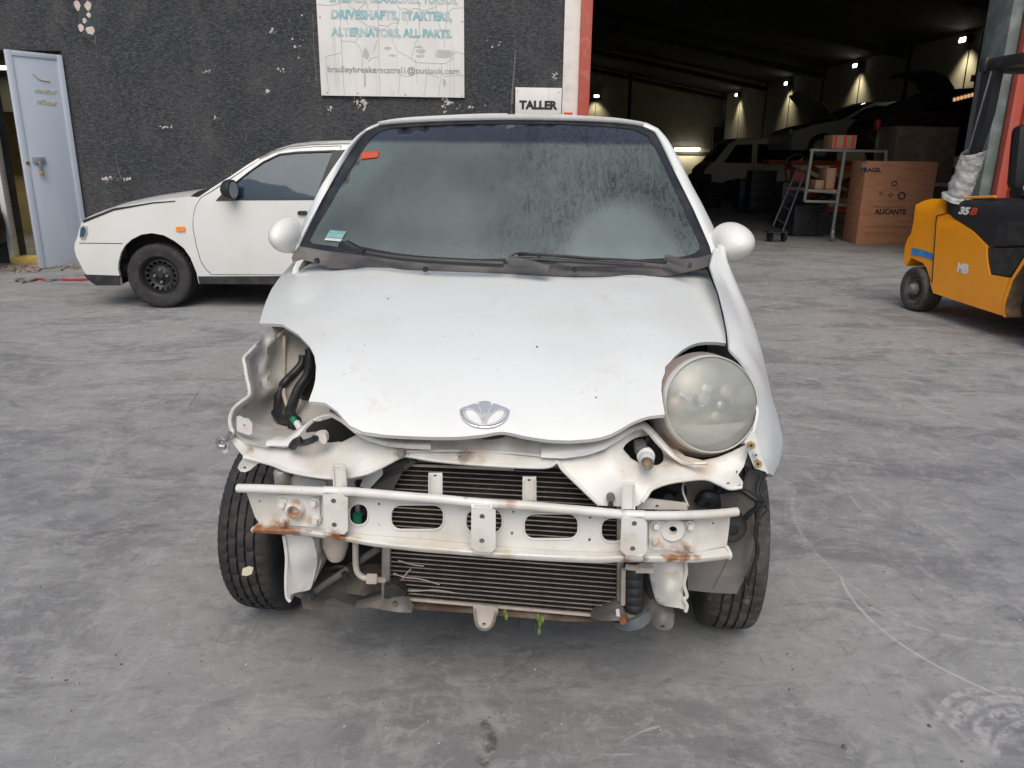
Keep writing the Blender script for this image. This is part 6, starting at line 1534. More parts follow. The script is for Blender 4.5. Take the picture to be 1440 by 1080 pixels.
lip = [(424, 467, .02), (412, 463.5, .01), (402, 464.5, .0), (392, 471, -.03), (385, 476, -.05), (373, 478, -.09), (360, 486, -.13), (350, 496, -.17), (343, 504, -.20), (344.5, 514, -.21), (347, 530, -.23), (350.5, 545, -.25), (350.5, 556, -.27), (341, 564, -.30), (332, 571, -.32), (326, 580, -.345), (323.5, 590, -.37), (324.5, 600, -.39), (327, 608, -.41), (320, 616, -.42)]
ptube('wing_flange', lip, .0048, M['frame'], 8)
loft('flange_edge', [[Q(*p) for p in lip], [Q(p[0] + 5, p[1] + 2, p[2] + .022) for p in lip]], M['frame'], car, 50, 2, .003)
# strut top and bonnet hinge pieces seen above the inner wing
psheet('hinge_plate', [(378, 462), (383, 458), (404, 457), (409, 463), (405, 470), (395, 472), (390, 478), (378, 480), (370, 482), (366, 478)], tps([(378, 462, .02), (404, 458, .05), (409, 465, .05), (390, 478, -.02), (368, 480, -.06)]), .01, M['apron'], step=5)
for px, py in ((383, 462), (394, 462), (401, 460)): pdisc(px, py, .02, .010, .012, M['dirtysteel'], 'hinge_bolt', 6)
psheet('strut_tower_plate', [(384, 482), (402, 474), (414, 476), (415, 488), (404, 490), (401, 496), (388, 493)], .02, .03, M['apron'], step=6)
ptube('brace_rod', [(400, 472, -.02), (399.5, 500, -.03), (399, 540, -.05), (399.5, 556, -.08), (405, 574, -.12)], .0055, M['tan'], 8)
ptube('wiring_loom', [(426, 500, .0), (424, 512, -.01), (412, 526, -.03), (402, 536, -.05), (394, 548, -.06), (391, 570, -.10), (390, 582, -.14)], .012, M['hose'], 10)
ptube('wiring_loom', [(436, 492, .0), (436, 510, -.02), (432, 528, -.05), (420, 546, -.08), (412, 566, -.12), (408, 582, -.17), (412, 598, -.23)], .014, M['hose'], 10)
ptube('wiring_loom', [(388, 580, -.15), (394, 588, -.18), (404, 590, -.20), (418, 592, -.23)], .013, M['hose'], 10)
ptube('wiring_loom', [(441, 480, .02), (440, 510, .0), (436, 540, -.02), (428, 560, -.05)], .016, M['blackplastic'], 10)
ptube('wiring_connector', [(412, 586, -.21), (416, 600, -.25)], .013, M['black'], 8)
ptube('green_clip', [(412, 589, -.235), (417, 596, -.25)], .0085, M['green'], 8)
ptube('white_plug', [(417, 594, -.255), (423, 604, -.27)], .0085, M['whitemetal'], 8)
ptube('side_lamp_plug', [(410, 629, -.44), (419, 623, -.45), (430, 622, -.46), (441, 618, -.45), (446, 614, -.43)], .0075, M['hose'], 8)
ptube('side_lamp_plug', [(411, 628, -.45), (417, 621, -.46), (424, 619, -.46)], .0095, M['black'], 8)
psheet('side_lamp_bulb', smooth2([(442, 611), (452, 608.5), (458, 612), (459, 622), (454, 624.5), (448, 619), (442, 615)], 2), -.44, .02, M['frame'], step=4)
# tab plate
psheet('tab_plate', [(332.5, 586), (337, 585), (341, 588), (349, 589), (355, 596), (354.5, 610), (350, 612), (333, 606)], -.40, .004, M['frame'], [circle(343.5, 598, 1.8, n=8)], 5)
# left tail clip
ptube('wing_clip', [(324, 608, -.42), (318, 618, -.42), (311, 616, -.42), (306, 621, -.42), (309, 627, -.42), (317, 628, -.42)], .0055, M['steel'], 8)
psheet('clip_plate', [(323, 604), (327, 612), (320, 630), (313, 630), (314, 620)], -.41, .006, M['apron'], step=5)
psheet('clip_foot', [(312, 630), (319, 629), (321, 635), (315, 638)], -.415, .008, M['frame'], step=5)

# ---------------------------------------------------------------- bumper beam
def Yb(px, py=0): return -.575 + .085 * ((px - 690) / 350) ** 2
beam = bpy.data.objects.new('bumper_beam', None); link(beam, car)
bm_ = framemat('beam_paint', [(362, 747, Yb(362), .020, RU, 1), (380, 748, Yb(380), .022, RU, 1), (400, 744, Yb(400), .018, RU, .95), (415, 722, Yb(415), .016, RU, .9), (415, 706, Yb(415), .012, (.45, .3, .15), .8), (425, 733, Yb(425), .02, (.5, .38, .25), .7), (412, 748, Yb(412), .02, RU, .9), (432, 742, Yb(432), .016, RU, .8), (474, 752, Yb(474), .022, RU, 1), (462, 753, Yb(462), .014, (.55, .32, .10), .9), (480, 746, Yb(480), .013, RU, .95), (476, 691, Yb(476), .010, RU, .9), (401, 697, Yb(401) + .04, .010, RU, .8), (385, 722, Yb(385), .012, (.5, .42, .35), .7),
                             (948, 780, Yb(948), .020, RU, 1), (962, 779, Yb(962), .022, RU, 1), (935, 774, Yb(935), .016, RU, 1), (980, 781, Yb(980), .014, RU, .8), (925, 768, Yb(925), .014, (.45, .25, .10), .8), (880, 787, Yb(880), .012, RU, .8), (905, 786, Yb(905), .010, RU, .7), (875, 721, Yb(875), .008, RU, .8), (706, 706, Yb(706), .028, (.46, .40, .33), .65), (745, 714, Yb(745), .006, RU, .9), (718, 707, Yb(718), .012, RU, .5),
                             (500, 757, Yb(500), .012, (.6, .45, .3), .7), (612, 774, Yb(612), .03, (.60, .56, .46), .8), (712, 780, Yb(712), .02, (.52, .47, .34), .9), (675, 782, Yb(675), .01, (.35, .22, .12), .7), (655, 697, Yb(655), .008, RU, .5)])
TT = [(335, 686.5), (360, 687), (400, 688.5), (455, 691), (488, 691), (558, 697), (620, 702), (680, 707.5), (740, 711), (773, 714), (830, 719), (873, 723), (910, 725), (960, 724.5), (1007, 722.5), (1037, 719.5)]
MB().tube([Q(a, b_, Yb(a)) for a, b_ in TT], lambda t: .0098, 14).build('top_tube', bm_, beam)
for a, b_ in (TT[0], TT[-1]): pass
FACE = [(346, 690), (400, 692), (455, 694), (488, 694), (558, 700), (620, 705), (680, 711), (740, 715), (773, 717), (830, 722), (873, 727), (910, 729), (960, 729), (1007, 727), (1027, 725), (1025, 745), (1022, 768), (980, 777), (920, 777), (873, 776), (840, 777), (773, 774), (700, 769), (640, 763), (599, 759), (557, 756), (520, 753), (490, 749), (450, 744), (416, 741), (390, 739), (366, 737), (359, 728), (352, 708)]
hl = [rrect(491, 708, 518, 738.6, 12), rrect(549.5, 709.5, 624.4, 745, 14), rrect(655, 715, 706.7, 750, 14), rrect(736.7, 722, 813.5, 758, 14), rrect(845, 728, 879, 762, 13)]
sh = [circle(533, 709, 1.8, n=8), circle(830, 728, 1.7, n=8), circle(721.7, 720, 1.6, n=8), circle(829, 759, 1.8, 2.6, 8), circle(720, 750, 1.8, 2.4, 8), circle(365, 705, 1.5, n=8), circle(533, 738, 1.0, n=6), circle(1003, 736, 1.5, n=8), circle(947, 743, 5.6, n=16)]
psheet('beam_face', FACE, lambda a, b_: Yb(a) + .026, .003, bm_, hl + sh, 9, beam, 50)
# rims pressed round the slots
for h in hl:
    cx = sum(p[0] for p in h) / len(h); cy = sum(p[1] for p in h) / len(h)
    p3 = [Q(a, b_, Yb(a) + .025) for a, b_ in h]; MB().tube(p3 + [p3[0]], .0024, 6, False).build('slot_rim', bm_, beam)
FL0 = [(366, 737), (390, 739), (416, 741), (450, 744), (490, 749), (520, 753), (557, 756), (599, 759), (640, 763), (700, 769), (773, 774), (840, 777), (873, 776), (920, 777), (980, 777), (1022, 769)]
FL1 = [(356, 744), (390, 745), (416, 745), (450, 750), (490, 756), (520, 761), (557, 766), (599, 769), (640, 773), (700, 777.5), (773, 781), (840, 784), (873, 782), (920, 783), (980, 784), (1027, 779)]
FL2 = [(356, 747.5), (390, 750.5), (416, 750.5), (450, 755), (490, 761), (520, 767), (557, 771.5), (599, 776), (640, 779), (700, 784), (773, 788.5), (840, 791.5), (873, 789.5), (920, 790), (980, 790.5), (1026, 785)]
loft('lower_flange', [[Q(a, b_, Yb(a) + .024) for a, b_ in FL0], [Q(a, b_, Yb(a) - .002) for a, b_ in FL1], [Q(a, b_, Yb(a) - .0) for a, b_ in FL2], [Q(a, b_ + 1, Yb(a) + .006) for a, b_ in FL2]], bm_, beam, 60, 4, .003, 40)
for e in (0, -1):
    a = Q(FL0[e][0], FL0[e][1], Yb(FL0[e][0]) + .02); b_ = Q(FL1[e][0], FL1[e][1], Yb(FL1[e][0])); c_ = Q(FL2[e][0], FL2[e][1], Yb(FL2[e][0]) + .002)
    MB().tube([a, b_, c_], .0045, 8).build('flange_end', bm_, beam)
# top web of the beam running back
loft('top_web', [[Q(a, b_ + 3, Yb(a) + .004) for a, b_ in TT[1:-1]], [Q(a, b_ + 2, Yb(a) + .004) + Vector((0, .03, -.016)) for a, b_ in TT[1:-1]]], bm_, beam, 40, 3, .003)
# mounting plates, bolts
def plate(pts, dy, holes=(), th=.004, nm='mounting_plate', mt=None, st=7):
    return psheet(nm, pts, lambda a, b_: Yb(a) + dy, th, mt or bm_, holes, st, beam, 40)
plate([(388, 699), (392, 696), (440, 696), (449, 699), (450, 737), (444, 741), (395, 738), (388, 735)], .019)
plate([(913, 734), (918, 732.5), (976, 734), (980, 737), (980, 772), (974, 776), (918, 773), (913, 770)], .019, [circle(947, 743, 5.6, n=16)])
for px, py in ((399, 707), (443, 705), (400, 732), (445, 730), (922, 737), (970, 738), (921, 760), (968, 767)):
    bb = bpy.data.objects.new('flange_bolt', None); link(bb, beam)
    p = Q(px, py, Yb(px) + .017)
    MB().lathe([(0, .005), (.0105, .004), (.0115, -.004)], p, (0, -1, .03), 16).build('washer', bm_, bb)
    MB().lathe([(0, .016), (.0065, .016), (.0075, .012), (.0075, 0)], p, (0, -1, .03), 6).build('bolt_hex', bm_, bb)
pdisc(415, 716, Yb(415) + .012, .0, 0, bm_, 'tow_eye_ring', 28, [(.010, -.02), (.010, .010), (.013, .014), (.019, .012), (.022, .002), (.023, -.01)], beam)
pdisc(415, 716, Yb(415) + .018, .0, 0, M['rust'], 'tow_eye_rust', 20, [(.0, -.006), (.010, -.004), (.0105, .004)], beam)
pdisc(946, 746, Yb(946) + .014, 0, 0, bm_, 'pressed_disc', 32, [(.0095, .0), (.024, .002), (.0265, .0), (.0275, -.004)], beam)
pdisc(947, 743, Yb(947) + .05, .012, .0, M['black'], 'beam_hole_back', 16, None, beam)
pdisc(960, 744, Yb(960) + .016, .0025, .001, M['rust'], 'rust_spot', 8, None, beam)
# vertical straps
def strap(pts, px, hs, over):
    s_ = bpy.data.objects.new('beam_strap', None); link(s_, beam)
    psheet('strap_face', pts, lambda a, b_: Yb(a) - .012, .004, bm_, [circle(a, b_, 3.8, n=14) for a, b_ in hs], 7, s_, 40)
    for a, b_ in hs: pdisc(a, b_, Yb(a) - .004, .0072, .001, M['dirtysteel'], 'strap_plug', 14, None, s_)
    l_, r_, t_, b2 = over
    loft('strap_wrap', [[Q(l_, t_ + 6, Yb(px) - .010), Q(r_, t_ + 6.6, Yb(px) - .010)], [Q(l_, t_, Yb(px) - .004), Q(r_, t_ + .6, Yb(px) - .004)], [Q(l_, t_, Yb(px) + .02) + Vector((0, 0, .002)), Q(r_, t_ + .6, Yb(px) + .02) + Vector((0, 0, .002))]], bm_, s_, 6, 4, .003)
    loft('strap_foot', [[Q(l_ + 3, b2 - 8, Yb(px) - .011), Q(r_ - 2, b2 - 7, Yb(px) - .011)], [Q(l_ + 3, b2, Yb(px) - .005), Q(r_ - 2, b2 + 1, Yb(px) - .005)], [Q(l_ + 3, b2 + .5, Yb(px) + .02), Q(r_ - 2, b2 + 1.5, Yb(px) + .02)]], bm_, s_, 6, 4, .003)
strap([(454, 697), (457, 694), (479, 694.5), (484, 699), (489, 700.5), (489, 746), (484, 751.5), (462, 750), (456, 743)], 470, [(469, 705), (470, 738.6)], (455, 480, 686.5, 755))
strap([(663, 714), (667, 710), (688, 711), (692, 716), (697, 718), (697, 771), (691, 777), (668, 775), (662, 768)], 678, [(678, 726.7), (677.7, 761)], (663, 692, 708.5, 781))
strap([(874, 731), (878, 728), (904, 729), (908, 733), (910, 736), (909, 777), (904, 782), (880, 781), (872, 773)], 890, [(892, 736.7), (889.7, 772)], (876, 906, 720, 789))
# upright tabs on top
for (l_, r_, t_, bt, hx, hy, sk) in ((467, 486, 654.5, 684, 476.7, 658, 2), (602.5, 622, 666.5, 698, 612, 669, 0), (735, 754, 672, 704, 744, 675.5, 0), (874, 893, 681, 716, 883, 684.5, 0)):
    mid_ = (t_ + bt) / 2
    psheet('upright_tab', [(l_, t_ + 2), (l_ + 2, t_), (r_ - 2, t_), (r_, t_ + 2), (r_ + sk, bt), (l_ + sk, bt)], lambda a, b_: Yb(a) + .02 - .0 * (b_ - t_), .004, bm_, [circle(hx, hy, 2.4, 1.8, 10)], 5, beam)
    loft('tab_top', [[Q(l_, t_ + 1, Yb(hx) + .02), Q(r_, t_ + 1, Yb(hx) + .02)], [Q(l_, t_ - .5, Yb(hx) + .05), Q(r_, t_ - .5, Yb(hx) + .05)]], bm_, beam, 5, 2, .003)
    MB().tube([Q(l_ + 1, t_ + 3, Yb(hx) + .018), Q(l_ + 1 + sk, bt, Yb(hx) + .018)], .0022, 6, False).build('tab_edge', bm_, beam)
    MB().tube([Q(r_ - 1, t_ + 3, Yb(hx) + .018), Q(r_ - 1 + sk, bt, Yb(hx) + .018)], .0022, 6, False).build('tab_edge', bm_, beam)
pdisc(859, 711, Yb(859) + .03, .006, .01, M['black'], 'beam_stud', 10, None, beam)

# ---------------------------------------------------------------- condenser and radiator
YC = -.40
rad = bpy.data.objects.new('condenser', None); link(rad, car)
# four corners of the core in car space, lower border follows the photograph
TLp, TRp = Q(548, 640, YC), Q(868, 654, YC); BLp, BRp = Q(546, 838, YC), Q(868, 866, YC)
def core(u, v): return TLp.lerp(TRp, u).lerp(BLp.lerp(BRp, u), v)
sheet('fin_core', [(0, 0), (1, 0), (1, 1), (0, 1)], [], .1, lambda u, v: core(u, v) + Vector((0, .018, 0)), Vector((0, .03, 0)), M['fin'], rad)
H_ = (TLp - BLp).length; nt_ = int(round(H_ / .0118))
tm = pbr('condenser_tube', (.42, .38, .35), .55, .3, col2=(.30, .26, .23), nscale=24)
for k in range(nt_ + 1):
    v_ = k / nt_; a, b_ = core(.004, v_), core(.996, v_)
    MB().bar(a, b_, .0016, .0035, (0, 1, 0)).build('tube', tm, rad)
# folded fins between the tubes: fine ribs
fb_ = MB(); nf = 150
for i in range(nf):
    u = (i + .5) / nf; a, b_ = core(u, 0), core(u, 1); fb_.v += [a + Vector((-.0004, .006, 0)), a + Vector((.0004, .006, 0)), b_ + Vector((.0004, .006, 0)), b_ + Vector((-.0004, .006, 0)), a + Vector((0, .014, 0)), b_ + Vector((0, .014, 0))]
    n = len(fb_.v) - 6; fb_.f += [(n, n + 1, n + 2, n + 3), (n, n + 3, n + 5, n + 4), (n + 1, n + 4, n + 5, n + 2)]
o = fb_.build('fins', M['fin'], rad, 0); o['kind'] = 'stuff'
MB().bar(core(-.008, 0), core(-.008, 1), .02, .026, (0, 1, 0)).build('header_tank', M['alu'], rad)
MB().bar(core(1.012, .0), core(1.012, 1), .016, .026, (0, 1, 0)).build('header_tank', M['alu'], rad)
MB().bar(core(-.01, 1.008), core(1.0, 1.008), .006, .010, (0, 1, 0)).build('bottom_rail', M['tan'], rad)
MB().bar(core(.06, .012) + Vector((0, -.006, 0)), core(.90, .012) + Vector((0, -.006, 0)), .010, .012, (0, 1, 0)).build('top_rail', M['dirtysteel'], rad)
MB().bar(core(.1, .055) + Vector((0, -.004, 0)), core(.55, .05) + Vector((0, -.004, 0)), .006, .006, (0, 1, 0)).build('top_rail', M['tan'], rad)
# bent/dusty scrape on lower left of the core
for pts in ([(553, 806), (570, 812), (590, 814), (618, 822)], [(560, 788), (580, 794), (596, 796)], [(556, 828), (580, 831), (612, 830), (640, 834)], [(566, 814), (572, 806), (578, 800)]):
    ptube('scrape', [(a, b_, YC - .006) for a, b_ in pts], .0018, pbr('scraped_dust', (.42, .36, .32), .9) if 'scraped_dust' not in bpy.data.materials else bpy.data.materials['scraped_dust'], 5, rad)
MB().box((core(.5, .5) + Vector((.0, .10, .01))), (.50, .06, .36), None, .02).build('radiator', M['dark'], car)
# dark shroud at upper left of core
psheet('shroud_corner', [(528, 655), (536, 647), (572, 642), (586, 650), (566, 664), (552, 690), (548, 706), (530, 706), (524, 690)], -.425, .06, M['greyplastic'], step=8)
psheet('shroud_corner', [(790, 662), (800, 655), (850, 706), (850, 716), (838, 716)], -.38, .06, M['greyplastic'], step=8)
ptube('shroud_rib', [(534, 660, -.432), (548, 652, -.432), (574, 648, -.432)], .005, M['blackplastic'], 6)
ptube('shroud_rib', [(531, 676, -.432), (545, 668, -.432), (566, 658, -.432)], .005, M['blackplastic'], 6)
# engine bay fill
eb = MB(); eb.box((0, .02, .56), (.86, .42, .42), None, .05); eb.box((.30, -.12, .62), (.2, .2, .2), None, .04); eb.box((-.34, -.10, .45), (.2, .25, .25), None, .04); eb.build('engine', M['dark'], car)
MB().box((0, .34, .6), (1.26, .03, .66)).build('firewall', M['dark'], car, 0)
for s in (-1, 1): MB().box((s * .47, .12, .48), (.05, .36, .34), None, .01).build('inner_wing_wall', M['apron'], car)
# suspension, hubs and axle
for s in (-1, 1):
    MB().tube([(s * .18, .02, .2), (s * .40, .0, .19), (s * .56, .0, .20)], .024, 10).build('control_arm', M['dark'], car)
    MB().tube([(s * .50, .03, .3), (s * .47, .06, .6), (s * .45, .08, .82)], .035, 12).build('suspension_strut', M['dark'], car)
# ---------------------------------------------------------------- pieces between wing and beam
lp = [(405, 668), (420, 667), (445, 672), (459, 677), (462, 684), (440, 683), (412, 685), (405, 690), (396, 690), (398, 676)]
psheet('lower_bracket_plate', [(404, 676), (414, 668), (425, 671), (440, 674), (458, 677), (458, 690), (404, 692)], -.43, .012, M['frame'], step=6)
psheet('side_plate', [(395, 690), (395, 676), (400, 668), (406, 672), (404, 692)], -.42, .02, M['apron'], step=5)
MB().lathe([(0, .03), (.012, .03), (.018, .022), (.018, -.02), (.014, -.03), (0, -.03)], Q(397, 674, -.44), (.1, -.25, 1), 18).build('horn_body', M['alu'], car)
ptube('horn_wire', [(392, 661, -.43), (397, 664, -.44), (402, 662, -.43)], .004, M['tan'], 6)
psheet('diagonal_brace', [(506, 684), (511, 672), (526, 662), (537, 655), (538, 668), (530, 676), (519, 688)], -.45, .006, M['frame'], step=5)
psheet('bracket_arch', [(459, 671), (476, 674), (506, 670), (520, 664), (514, 674), (502, 674), (498, 678), (500, 687), (462, 687), (460, 680)], -.40, .01, M['frame'], step=6)
psheet('right_plate', [(898, 701), (910, 702), (966, 709), (967, 717), (896, 716)], -.46, .008, M['frame'], [circle(924, 712, 2.6, 2.2, 10)], 6)
MB().tube([Q(962, 676, -.40), Q(960, 690, -.42), Q(968, 712, -.44)], .0025, 6).build('thin_rod', M['tan'], car)
MB().lathe([(0, .02), (.014, .02), (.018, 0), (.03, -.02), (.03, -.05)], Q(936, 700, -.36), (.2, -1, .2), 16).build('strut_end', M['black'], car)
ptube('brake_hose', [(925, 690, -.34), (945, 684, -.33), (958, 690, -.33), (950, 706, -.34)], .014, M['dark'], 8)

# ---------------------------------------------------------------- front legs under the beam
psheet('left_chassis_leg', smooth2([(398, 752), (415, 753), (438, 755), (443, 770), (446, 785), (445, 799), (440, 818), (436, 829), (424, 832), (411, 835), (408, 840), (408.5, 846.5), (405, 844), (402, 842), (401.5, 814), (403, 784)], 2), tps([(400, 755, -.47), (438, 755, -.49), (443, 800, -.45), (436, 829, -.44), (405, 840, -.45), (404, 800, -.46), (422, 790, -.475), (422, 760, -.48), (420, 825, -.45)]), .16, M['frame'], step=6, ang=60)
ptube('leg_flange', [(399, 753, -.475), (403, 784, -.475), (402, 814, -.475), (403, 838, -.475), (408, 846, -.475)], .004, M['frame'], 8)
psheet('left_leg_side', [(438, 756), (452, 764), (452, 790), (444, 815), (436, 828), (438, 800)], -.42, .14, M['apron'], step=8)
psheet('right_chassis_leg', smooth2([(914.6, 794), (940, 791), (963, 789), (964, 800), (962, 820), (960, 836), (965, 850), (965, 858), (955, 855), (946, 854), (926.7, 849.5), (920, 838), (916, 820)], 2), tps([(915, 795, -.47), (940, 792, -.50), (963, 790, -.48), (960, 836, -.48), (964, 856, -.48), (940, 830, -.50), (927, 849, -.47), (917, 820, -.45)]), .16, M['frame'], step=6, ang=60)
ptube('leg_flange', [(964, 789, -.485), (965, 805, -.485), (962, 822, -.485), (966, 838, -.485), (962, 843, -.485), (966, 852, -.485), (964, 860, -.485)], .0042, M['frame'], 8)
# pointed reservoir
MB().lathe([(0, 0), (.016, .001), (.020, .006), (.031, .040), (.031, .10), (0, .11)], Q(473, 787, -.43), (0, 0, 1), 28).build('reservoir', M['tan'], car)
# engine mount casting & undertray
psheet('gearbox_casting', smooth2([(452, 796), (470, 788), (500, 786), (537, 794), (542, 824), (541, 842), (520, 850), (503, 853), (484, 848), (469, 841), (456, 846), (452, 857), (428, 855), (423, 842), (413, 836), (439, 829)], 2),
       tps([(452, 796, -.32), (500, 786, -.26), (540, 800, -.28), (500, 815, -.36), (470, 820, -.37), (440, 835, -.38), (520, 840, -.33), (428, 855, -.40), (455, 856, -.38), (415, 838, -.36)]), .12, M['greyplastic'] if False else pbr('dirty_casting', (.055, .052, .05), .7, 0, col2=(.14, .12, .10), nscale=7, bump=.6, dirt=((.20, .17, .13), 10, .56, .75)), step=7, ang=60)
psheet('jacking_bracket', [(423, 842), (436, 838), (452, 840), (456, 850), (453, 858), (444, 857), (436, 857.5), (426, 855.5)], tps([(423, 842, -.37), (452, 840, -.37), (440, 848, -.40), (453, 858, -.43), (426, 856, -.43)]), .02, M['dirtysteel'], step=5)
psheet('mount_top', [(483, 806), (540, 800), (541, 828), (512, 838), (486, 834), (478, 820)], tps([(483, 806, -.36), (540, 800, -.34), (541, 828, -.35), (486, 834, -.38), (510, 820, -.40)]), .03, pbr('oily_casting', (.09, .08, .07), .6, 0, col2=(.17, .14, .11), nscale=9, bump=.5), step=6, ang=60)
ptube('diagonal_strut', [(532, 771, -.44), (500, 793, -.43), (470, 813, -.42), (436, 836, -.41)], .0085, M['greyplastic'], 10)
for f_, (px, py) in enumerate(((494, 800), (486, 810), (440, 838))): ptube('strut_clip', [(px - 3, py - 5, -.44), (px + 2, py + 4, -.44)], .007, M['black'], 6)
ptube('coolant_pipe', [(500, 762, -.45), (500, 780, -.45), (500.5, 795, -.45), (503, 805, -.45), (510, 811.5, -.45), (522, 814, -.45), (540, 816, -.43)], .0072, M['tan'], 12)
MB().lathe([(.008, -.012), (.0125, -.012), (.0135, -.009), (.0135, .009), (.0125, .012), (.008, .012)], Q(523, 814, -.45), (1, .1, -.05), 6).build('pipe_nut', M['tan'], car)
ptube('grey_pipe', [(500, 690, -.42), (503, 712, -.42), (503, 724, -.42)], .006, M['alu'], 8)
ptube('green_connector', [(503, 722, -.43), (502.5, 740, -.43)], .011, M['green'], 10)
psheet('dark_block', [(540, 824), (556, 822), (570, 832), (572, 843), (556, 843), (540, 841)], -.43, .06, M['blackplastic'], step=6)
psheet('lower_bracket', [(498, 854.5), (515, 850), (541, 841.5), (566, 842), (572, 850), (579, 861.5), (560, 861), (543, 858.5), (520, 854), (508, 855)], tps([(498, 854, -.40), (541, 842, -.42), (579, 861, -.46), (543, 858, -.46), (560, 850, -.46)]), .03, M['dirtysteel'], [circle(555.5, 849.6, 4.4, n=12)], 5)
# cross member beneath the radiator with towing eye
psheet('cross_member', [(575, 843), (640, 849), (720, 856), (800, 863), (845, 868), (845, 874), (800, 874), (740, 869), (700, 866), (660, 862), (600, 858), (580, 856)], tps([(575, 850, -.38), (700, 860, -.40), (845, 870, -.38), (640, 850, -.37), (720, 868, -.41)]), .05, pbr('rusty_cross_member', (.12, .085, .06), .85, col2=(.24, .19, .15), nscale=16, bump=.5), step=8)
psheet('towing_eye', smooth2([(666, 850), (682, 852), (700, 854), (698, 868), (694, 880), (686, 886.5), (676, 886.5), (669, 879), (667, 866)], 2), tps([(666, 850, -.43), (700, 854, -.43), (682, 870, -.455), (680, 886, -.47)]), .007, pbr('dusty_towing_eye', (.40, .36, .33), .6, .2, col2=(.26, .22, .19), nscale=10), [circle(680.7, 877.7, 3.0, 2.2, 10)], 4)
ptube('eye_rim', [(667, 856, -.45), (668.5, 872, -.465), (672, 881, -.47), (681, 886, -.475), (690, 882, -.47), (695, 872, -.465), (697.5, 860, -.455)], .003, M['dirtysteel'], 6)
# leaf litter hanging under the cross member
for px, py, a in ((710, 862, 0), (712, 868, .6), (756, 868, .2), (759, 876, -.3), (758, 888, .1), (763, 872, .8)):
    p = Q(px, py, -.43); rr = .008
    V = [p + Vector((math.cos(t + a) * rr * .5, .002 * math.sin(2 * t), math.sin(t + a) * rr * 1.3)) for t in [2 * math.pi * k / 8 for k in range(8)]]
    mobj('leaf', V + [v + Vector((0, .001, 0)) for v in V], [tuple(range(8)), tuple(range(15, 7, -1))] + [(k, (k + 1) % 8, (k + 1) % 8 + 8, k + 8) for k in range(8)], M['leaf'], car, 0)
ptube('twig', [(757, 862, -.42), (760, 876, -.43), (756, 892, -.43)], .0012, M['leaf'], 5)
# receiver drier and pipes on the right
ptube('drier_pipe', [(881, 797, -.46), (895, 799, -.47), (905, 800, -.47), (922, 798, -.47), (936, 795, -.46)], .0075, M['tan'], 10)
MB().lathe([(.008, -.016), (.013, -.016), (.013, .016), (.008, .016)], Q(909, 799, -.47), (1, .05, .0), 6).build('pipe_nut', M['tan'], car)
MB().lathe([(.008, -.01), (.011, -.01), (.011, .01), (.008, .01)], Q(900, 800, -.47), (1, .05, .0), 6).build('pipe_nut', M['tan'], car)
c0, c1 = Q(891, 858, -.42), Q(891.5, 798, -.42)
ln = (c1 - c0).length; pr = [(0, 0)]
for k in range(5):
    a = ln * k / 5; b_ = ln * (k + 1) / 5
    pr += [(.020, a + .001), (.0225, a + .004), (.0225, b_ - .004), (.020, b_ - .001)]
pr += [(0, ln)]
MB().lathe(pr, c0, c1 - c0, 24).build('receiver_drier', M['blackplastic'], car)
MB().lathe([(0, -.012), (.022, -.012), (.026, -.004), (.024, .006), (0, .008)], Q(891, 862, -.42), (0, 0, 1), 24).build('drier_foot', M['rust'] if False else pbr('rusty_collar', (.20, .13, .08), .7, col2=(.32, .25, .2), nscale=20), car)
ptube('drier_bracket', [(877, 800, -.43), (876.5, 820, -.43), (876, 850, -.43)], .006, M['tan'], 8)
psheet('corner_shield', [(831, 870), (844, 857), (858, 849), (871, 850), (877, 861), (882, 870), (870, 873), (845, 873)], tps([(831, 870, -.44), (858, 849, -.40), (882, 870, -.45), (870, 860, -.46)]), .03, M['greyplastic'], step=5)
psheet('shield_sticker', [(866, 857), (870.5, 856), (872, 867), (867, 868)], -.468, .001, M['whitemetal'], step=4)
psheet('subframe_corner', smooth2([(903, 808), (908, 812), (914, 832), (922, 849), (935, 856), (948, 863), (948, 868), (946, 882), (936, 886.7), (924, 884), (918, 878), (912, 868), (902, 862), (900, 840)], 2), tps([(903, 808, -.36), (922, 849, -.43), (948, 863, -.45), (940, 884, -.47), (912, 868, -.43), (900, 840, -.38), (930, 870, -.47)]), .03, M['dirtysteel'], [circle(932, 881, 3, 2, 10)], 6, ang=60)
psheet('lower_arm_bracket', smooth2([(862, 876), (880, 876), (898, 868), (914, 860), (916, 870), (905, 882), (885, 888), (870, 884)], 2), tps([(862, 876, -.43), (914, 860, -.43), (885, 888, -.46), (890, 875, -.46)]), .03, pbr('blue_grey_steel', (.09, .105, .12), .7, 0, col2=(.15, .16, .17), nscale=10), step=6)
pdisc(876, 873, -.47, .009, .006, M['rust'], 'bracket_bolt', 8)

# loose cables and dirt-caked pieces in the gaps
for pts, r_ in (([(540, 700, -.36), (520, 712, -.36), (500, 730, -.35), (470, 745, -.35), (448, 760, -.34)], .006), ([(456, 800, -.36), (480, 796, -.36), (505, 800, -.35), (536, 808, -.34)], .007),
                ([(905, 806, -.40), (912, 830, -.40), (922, 846, -.41)], .008), ([(412, 690, -.36), (430, 700, -.34), (452, 716, -.34)], .009),
                ([(938, 726, -.30), (960, 735, -.30), (985, 760, -.28)], .012)):
    ptube('loose_cable', pts, r_, M['hose'], 8)

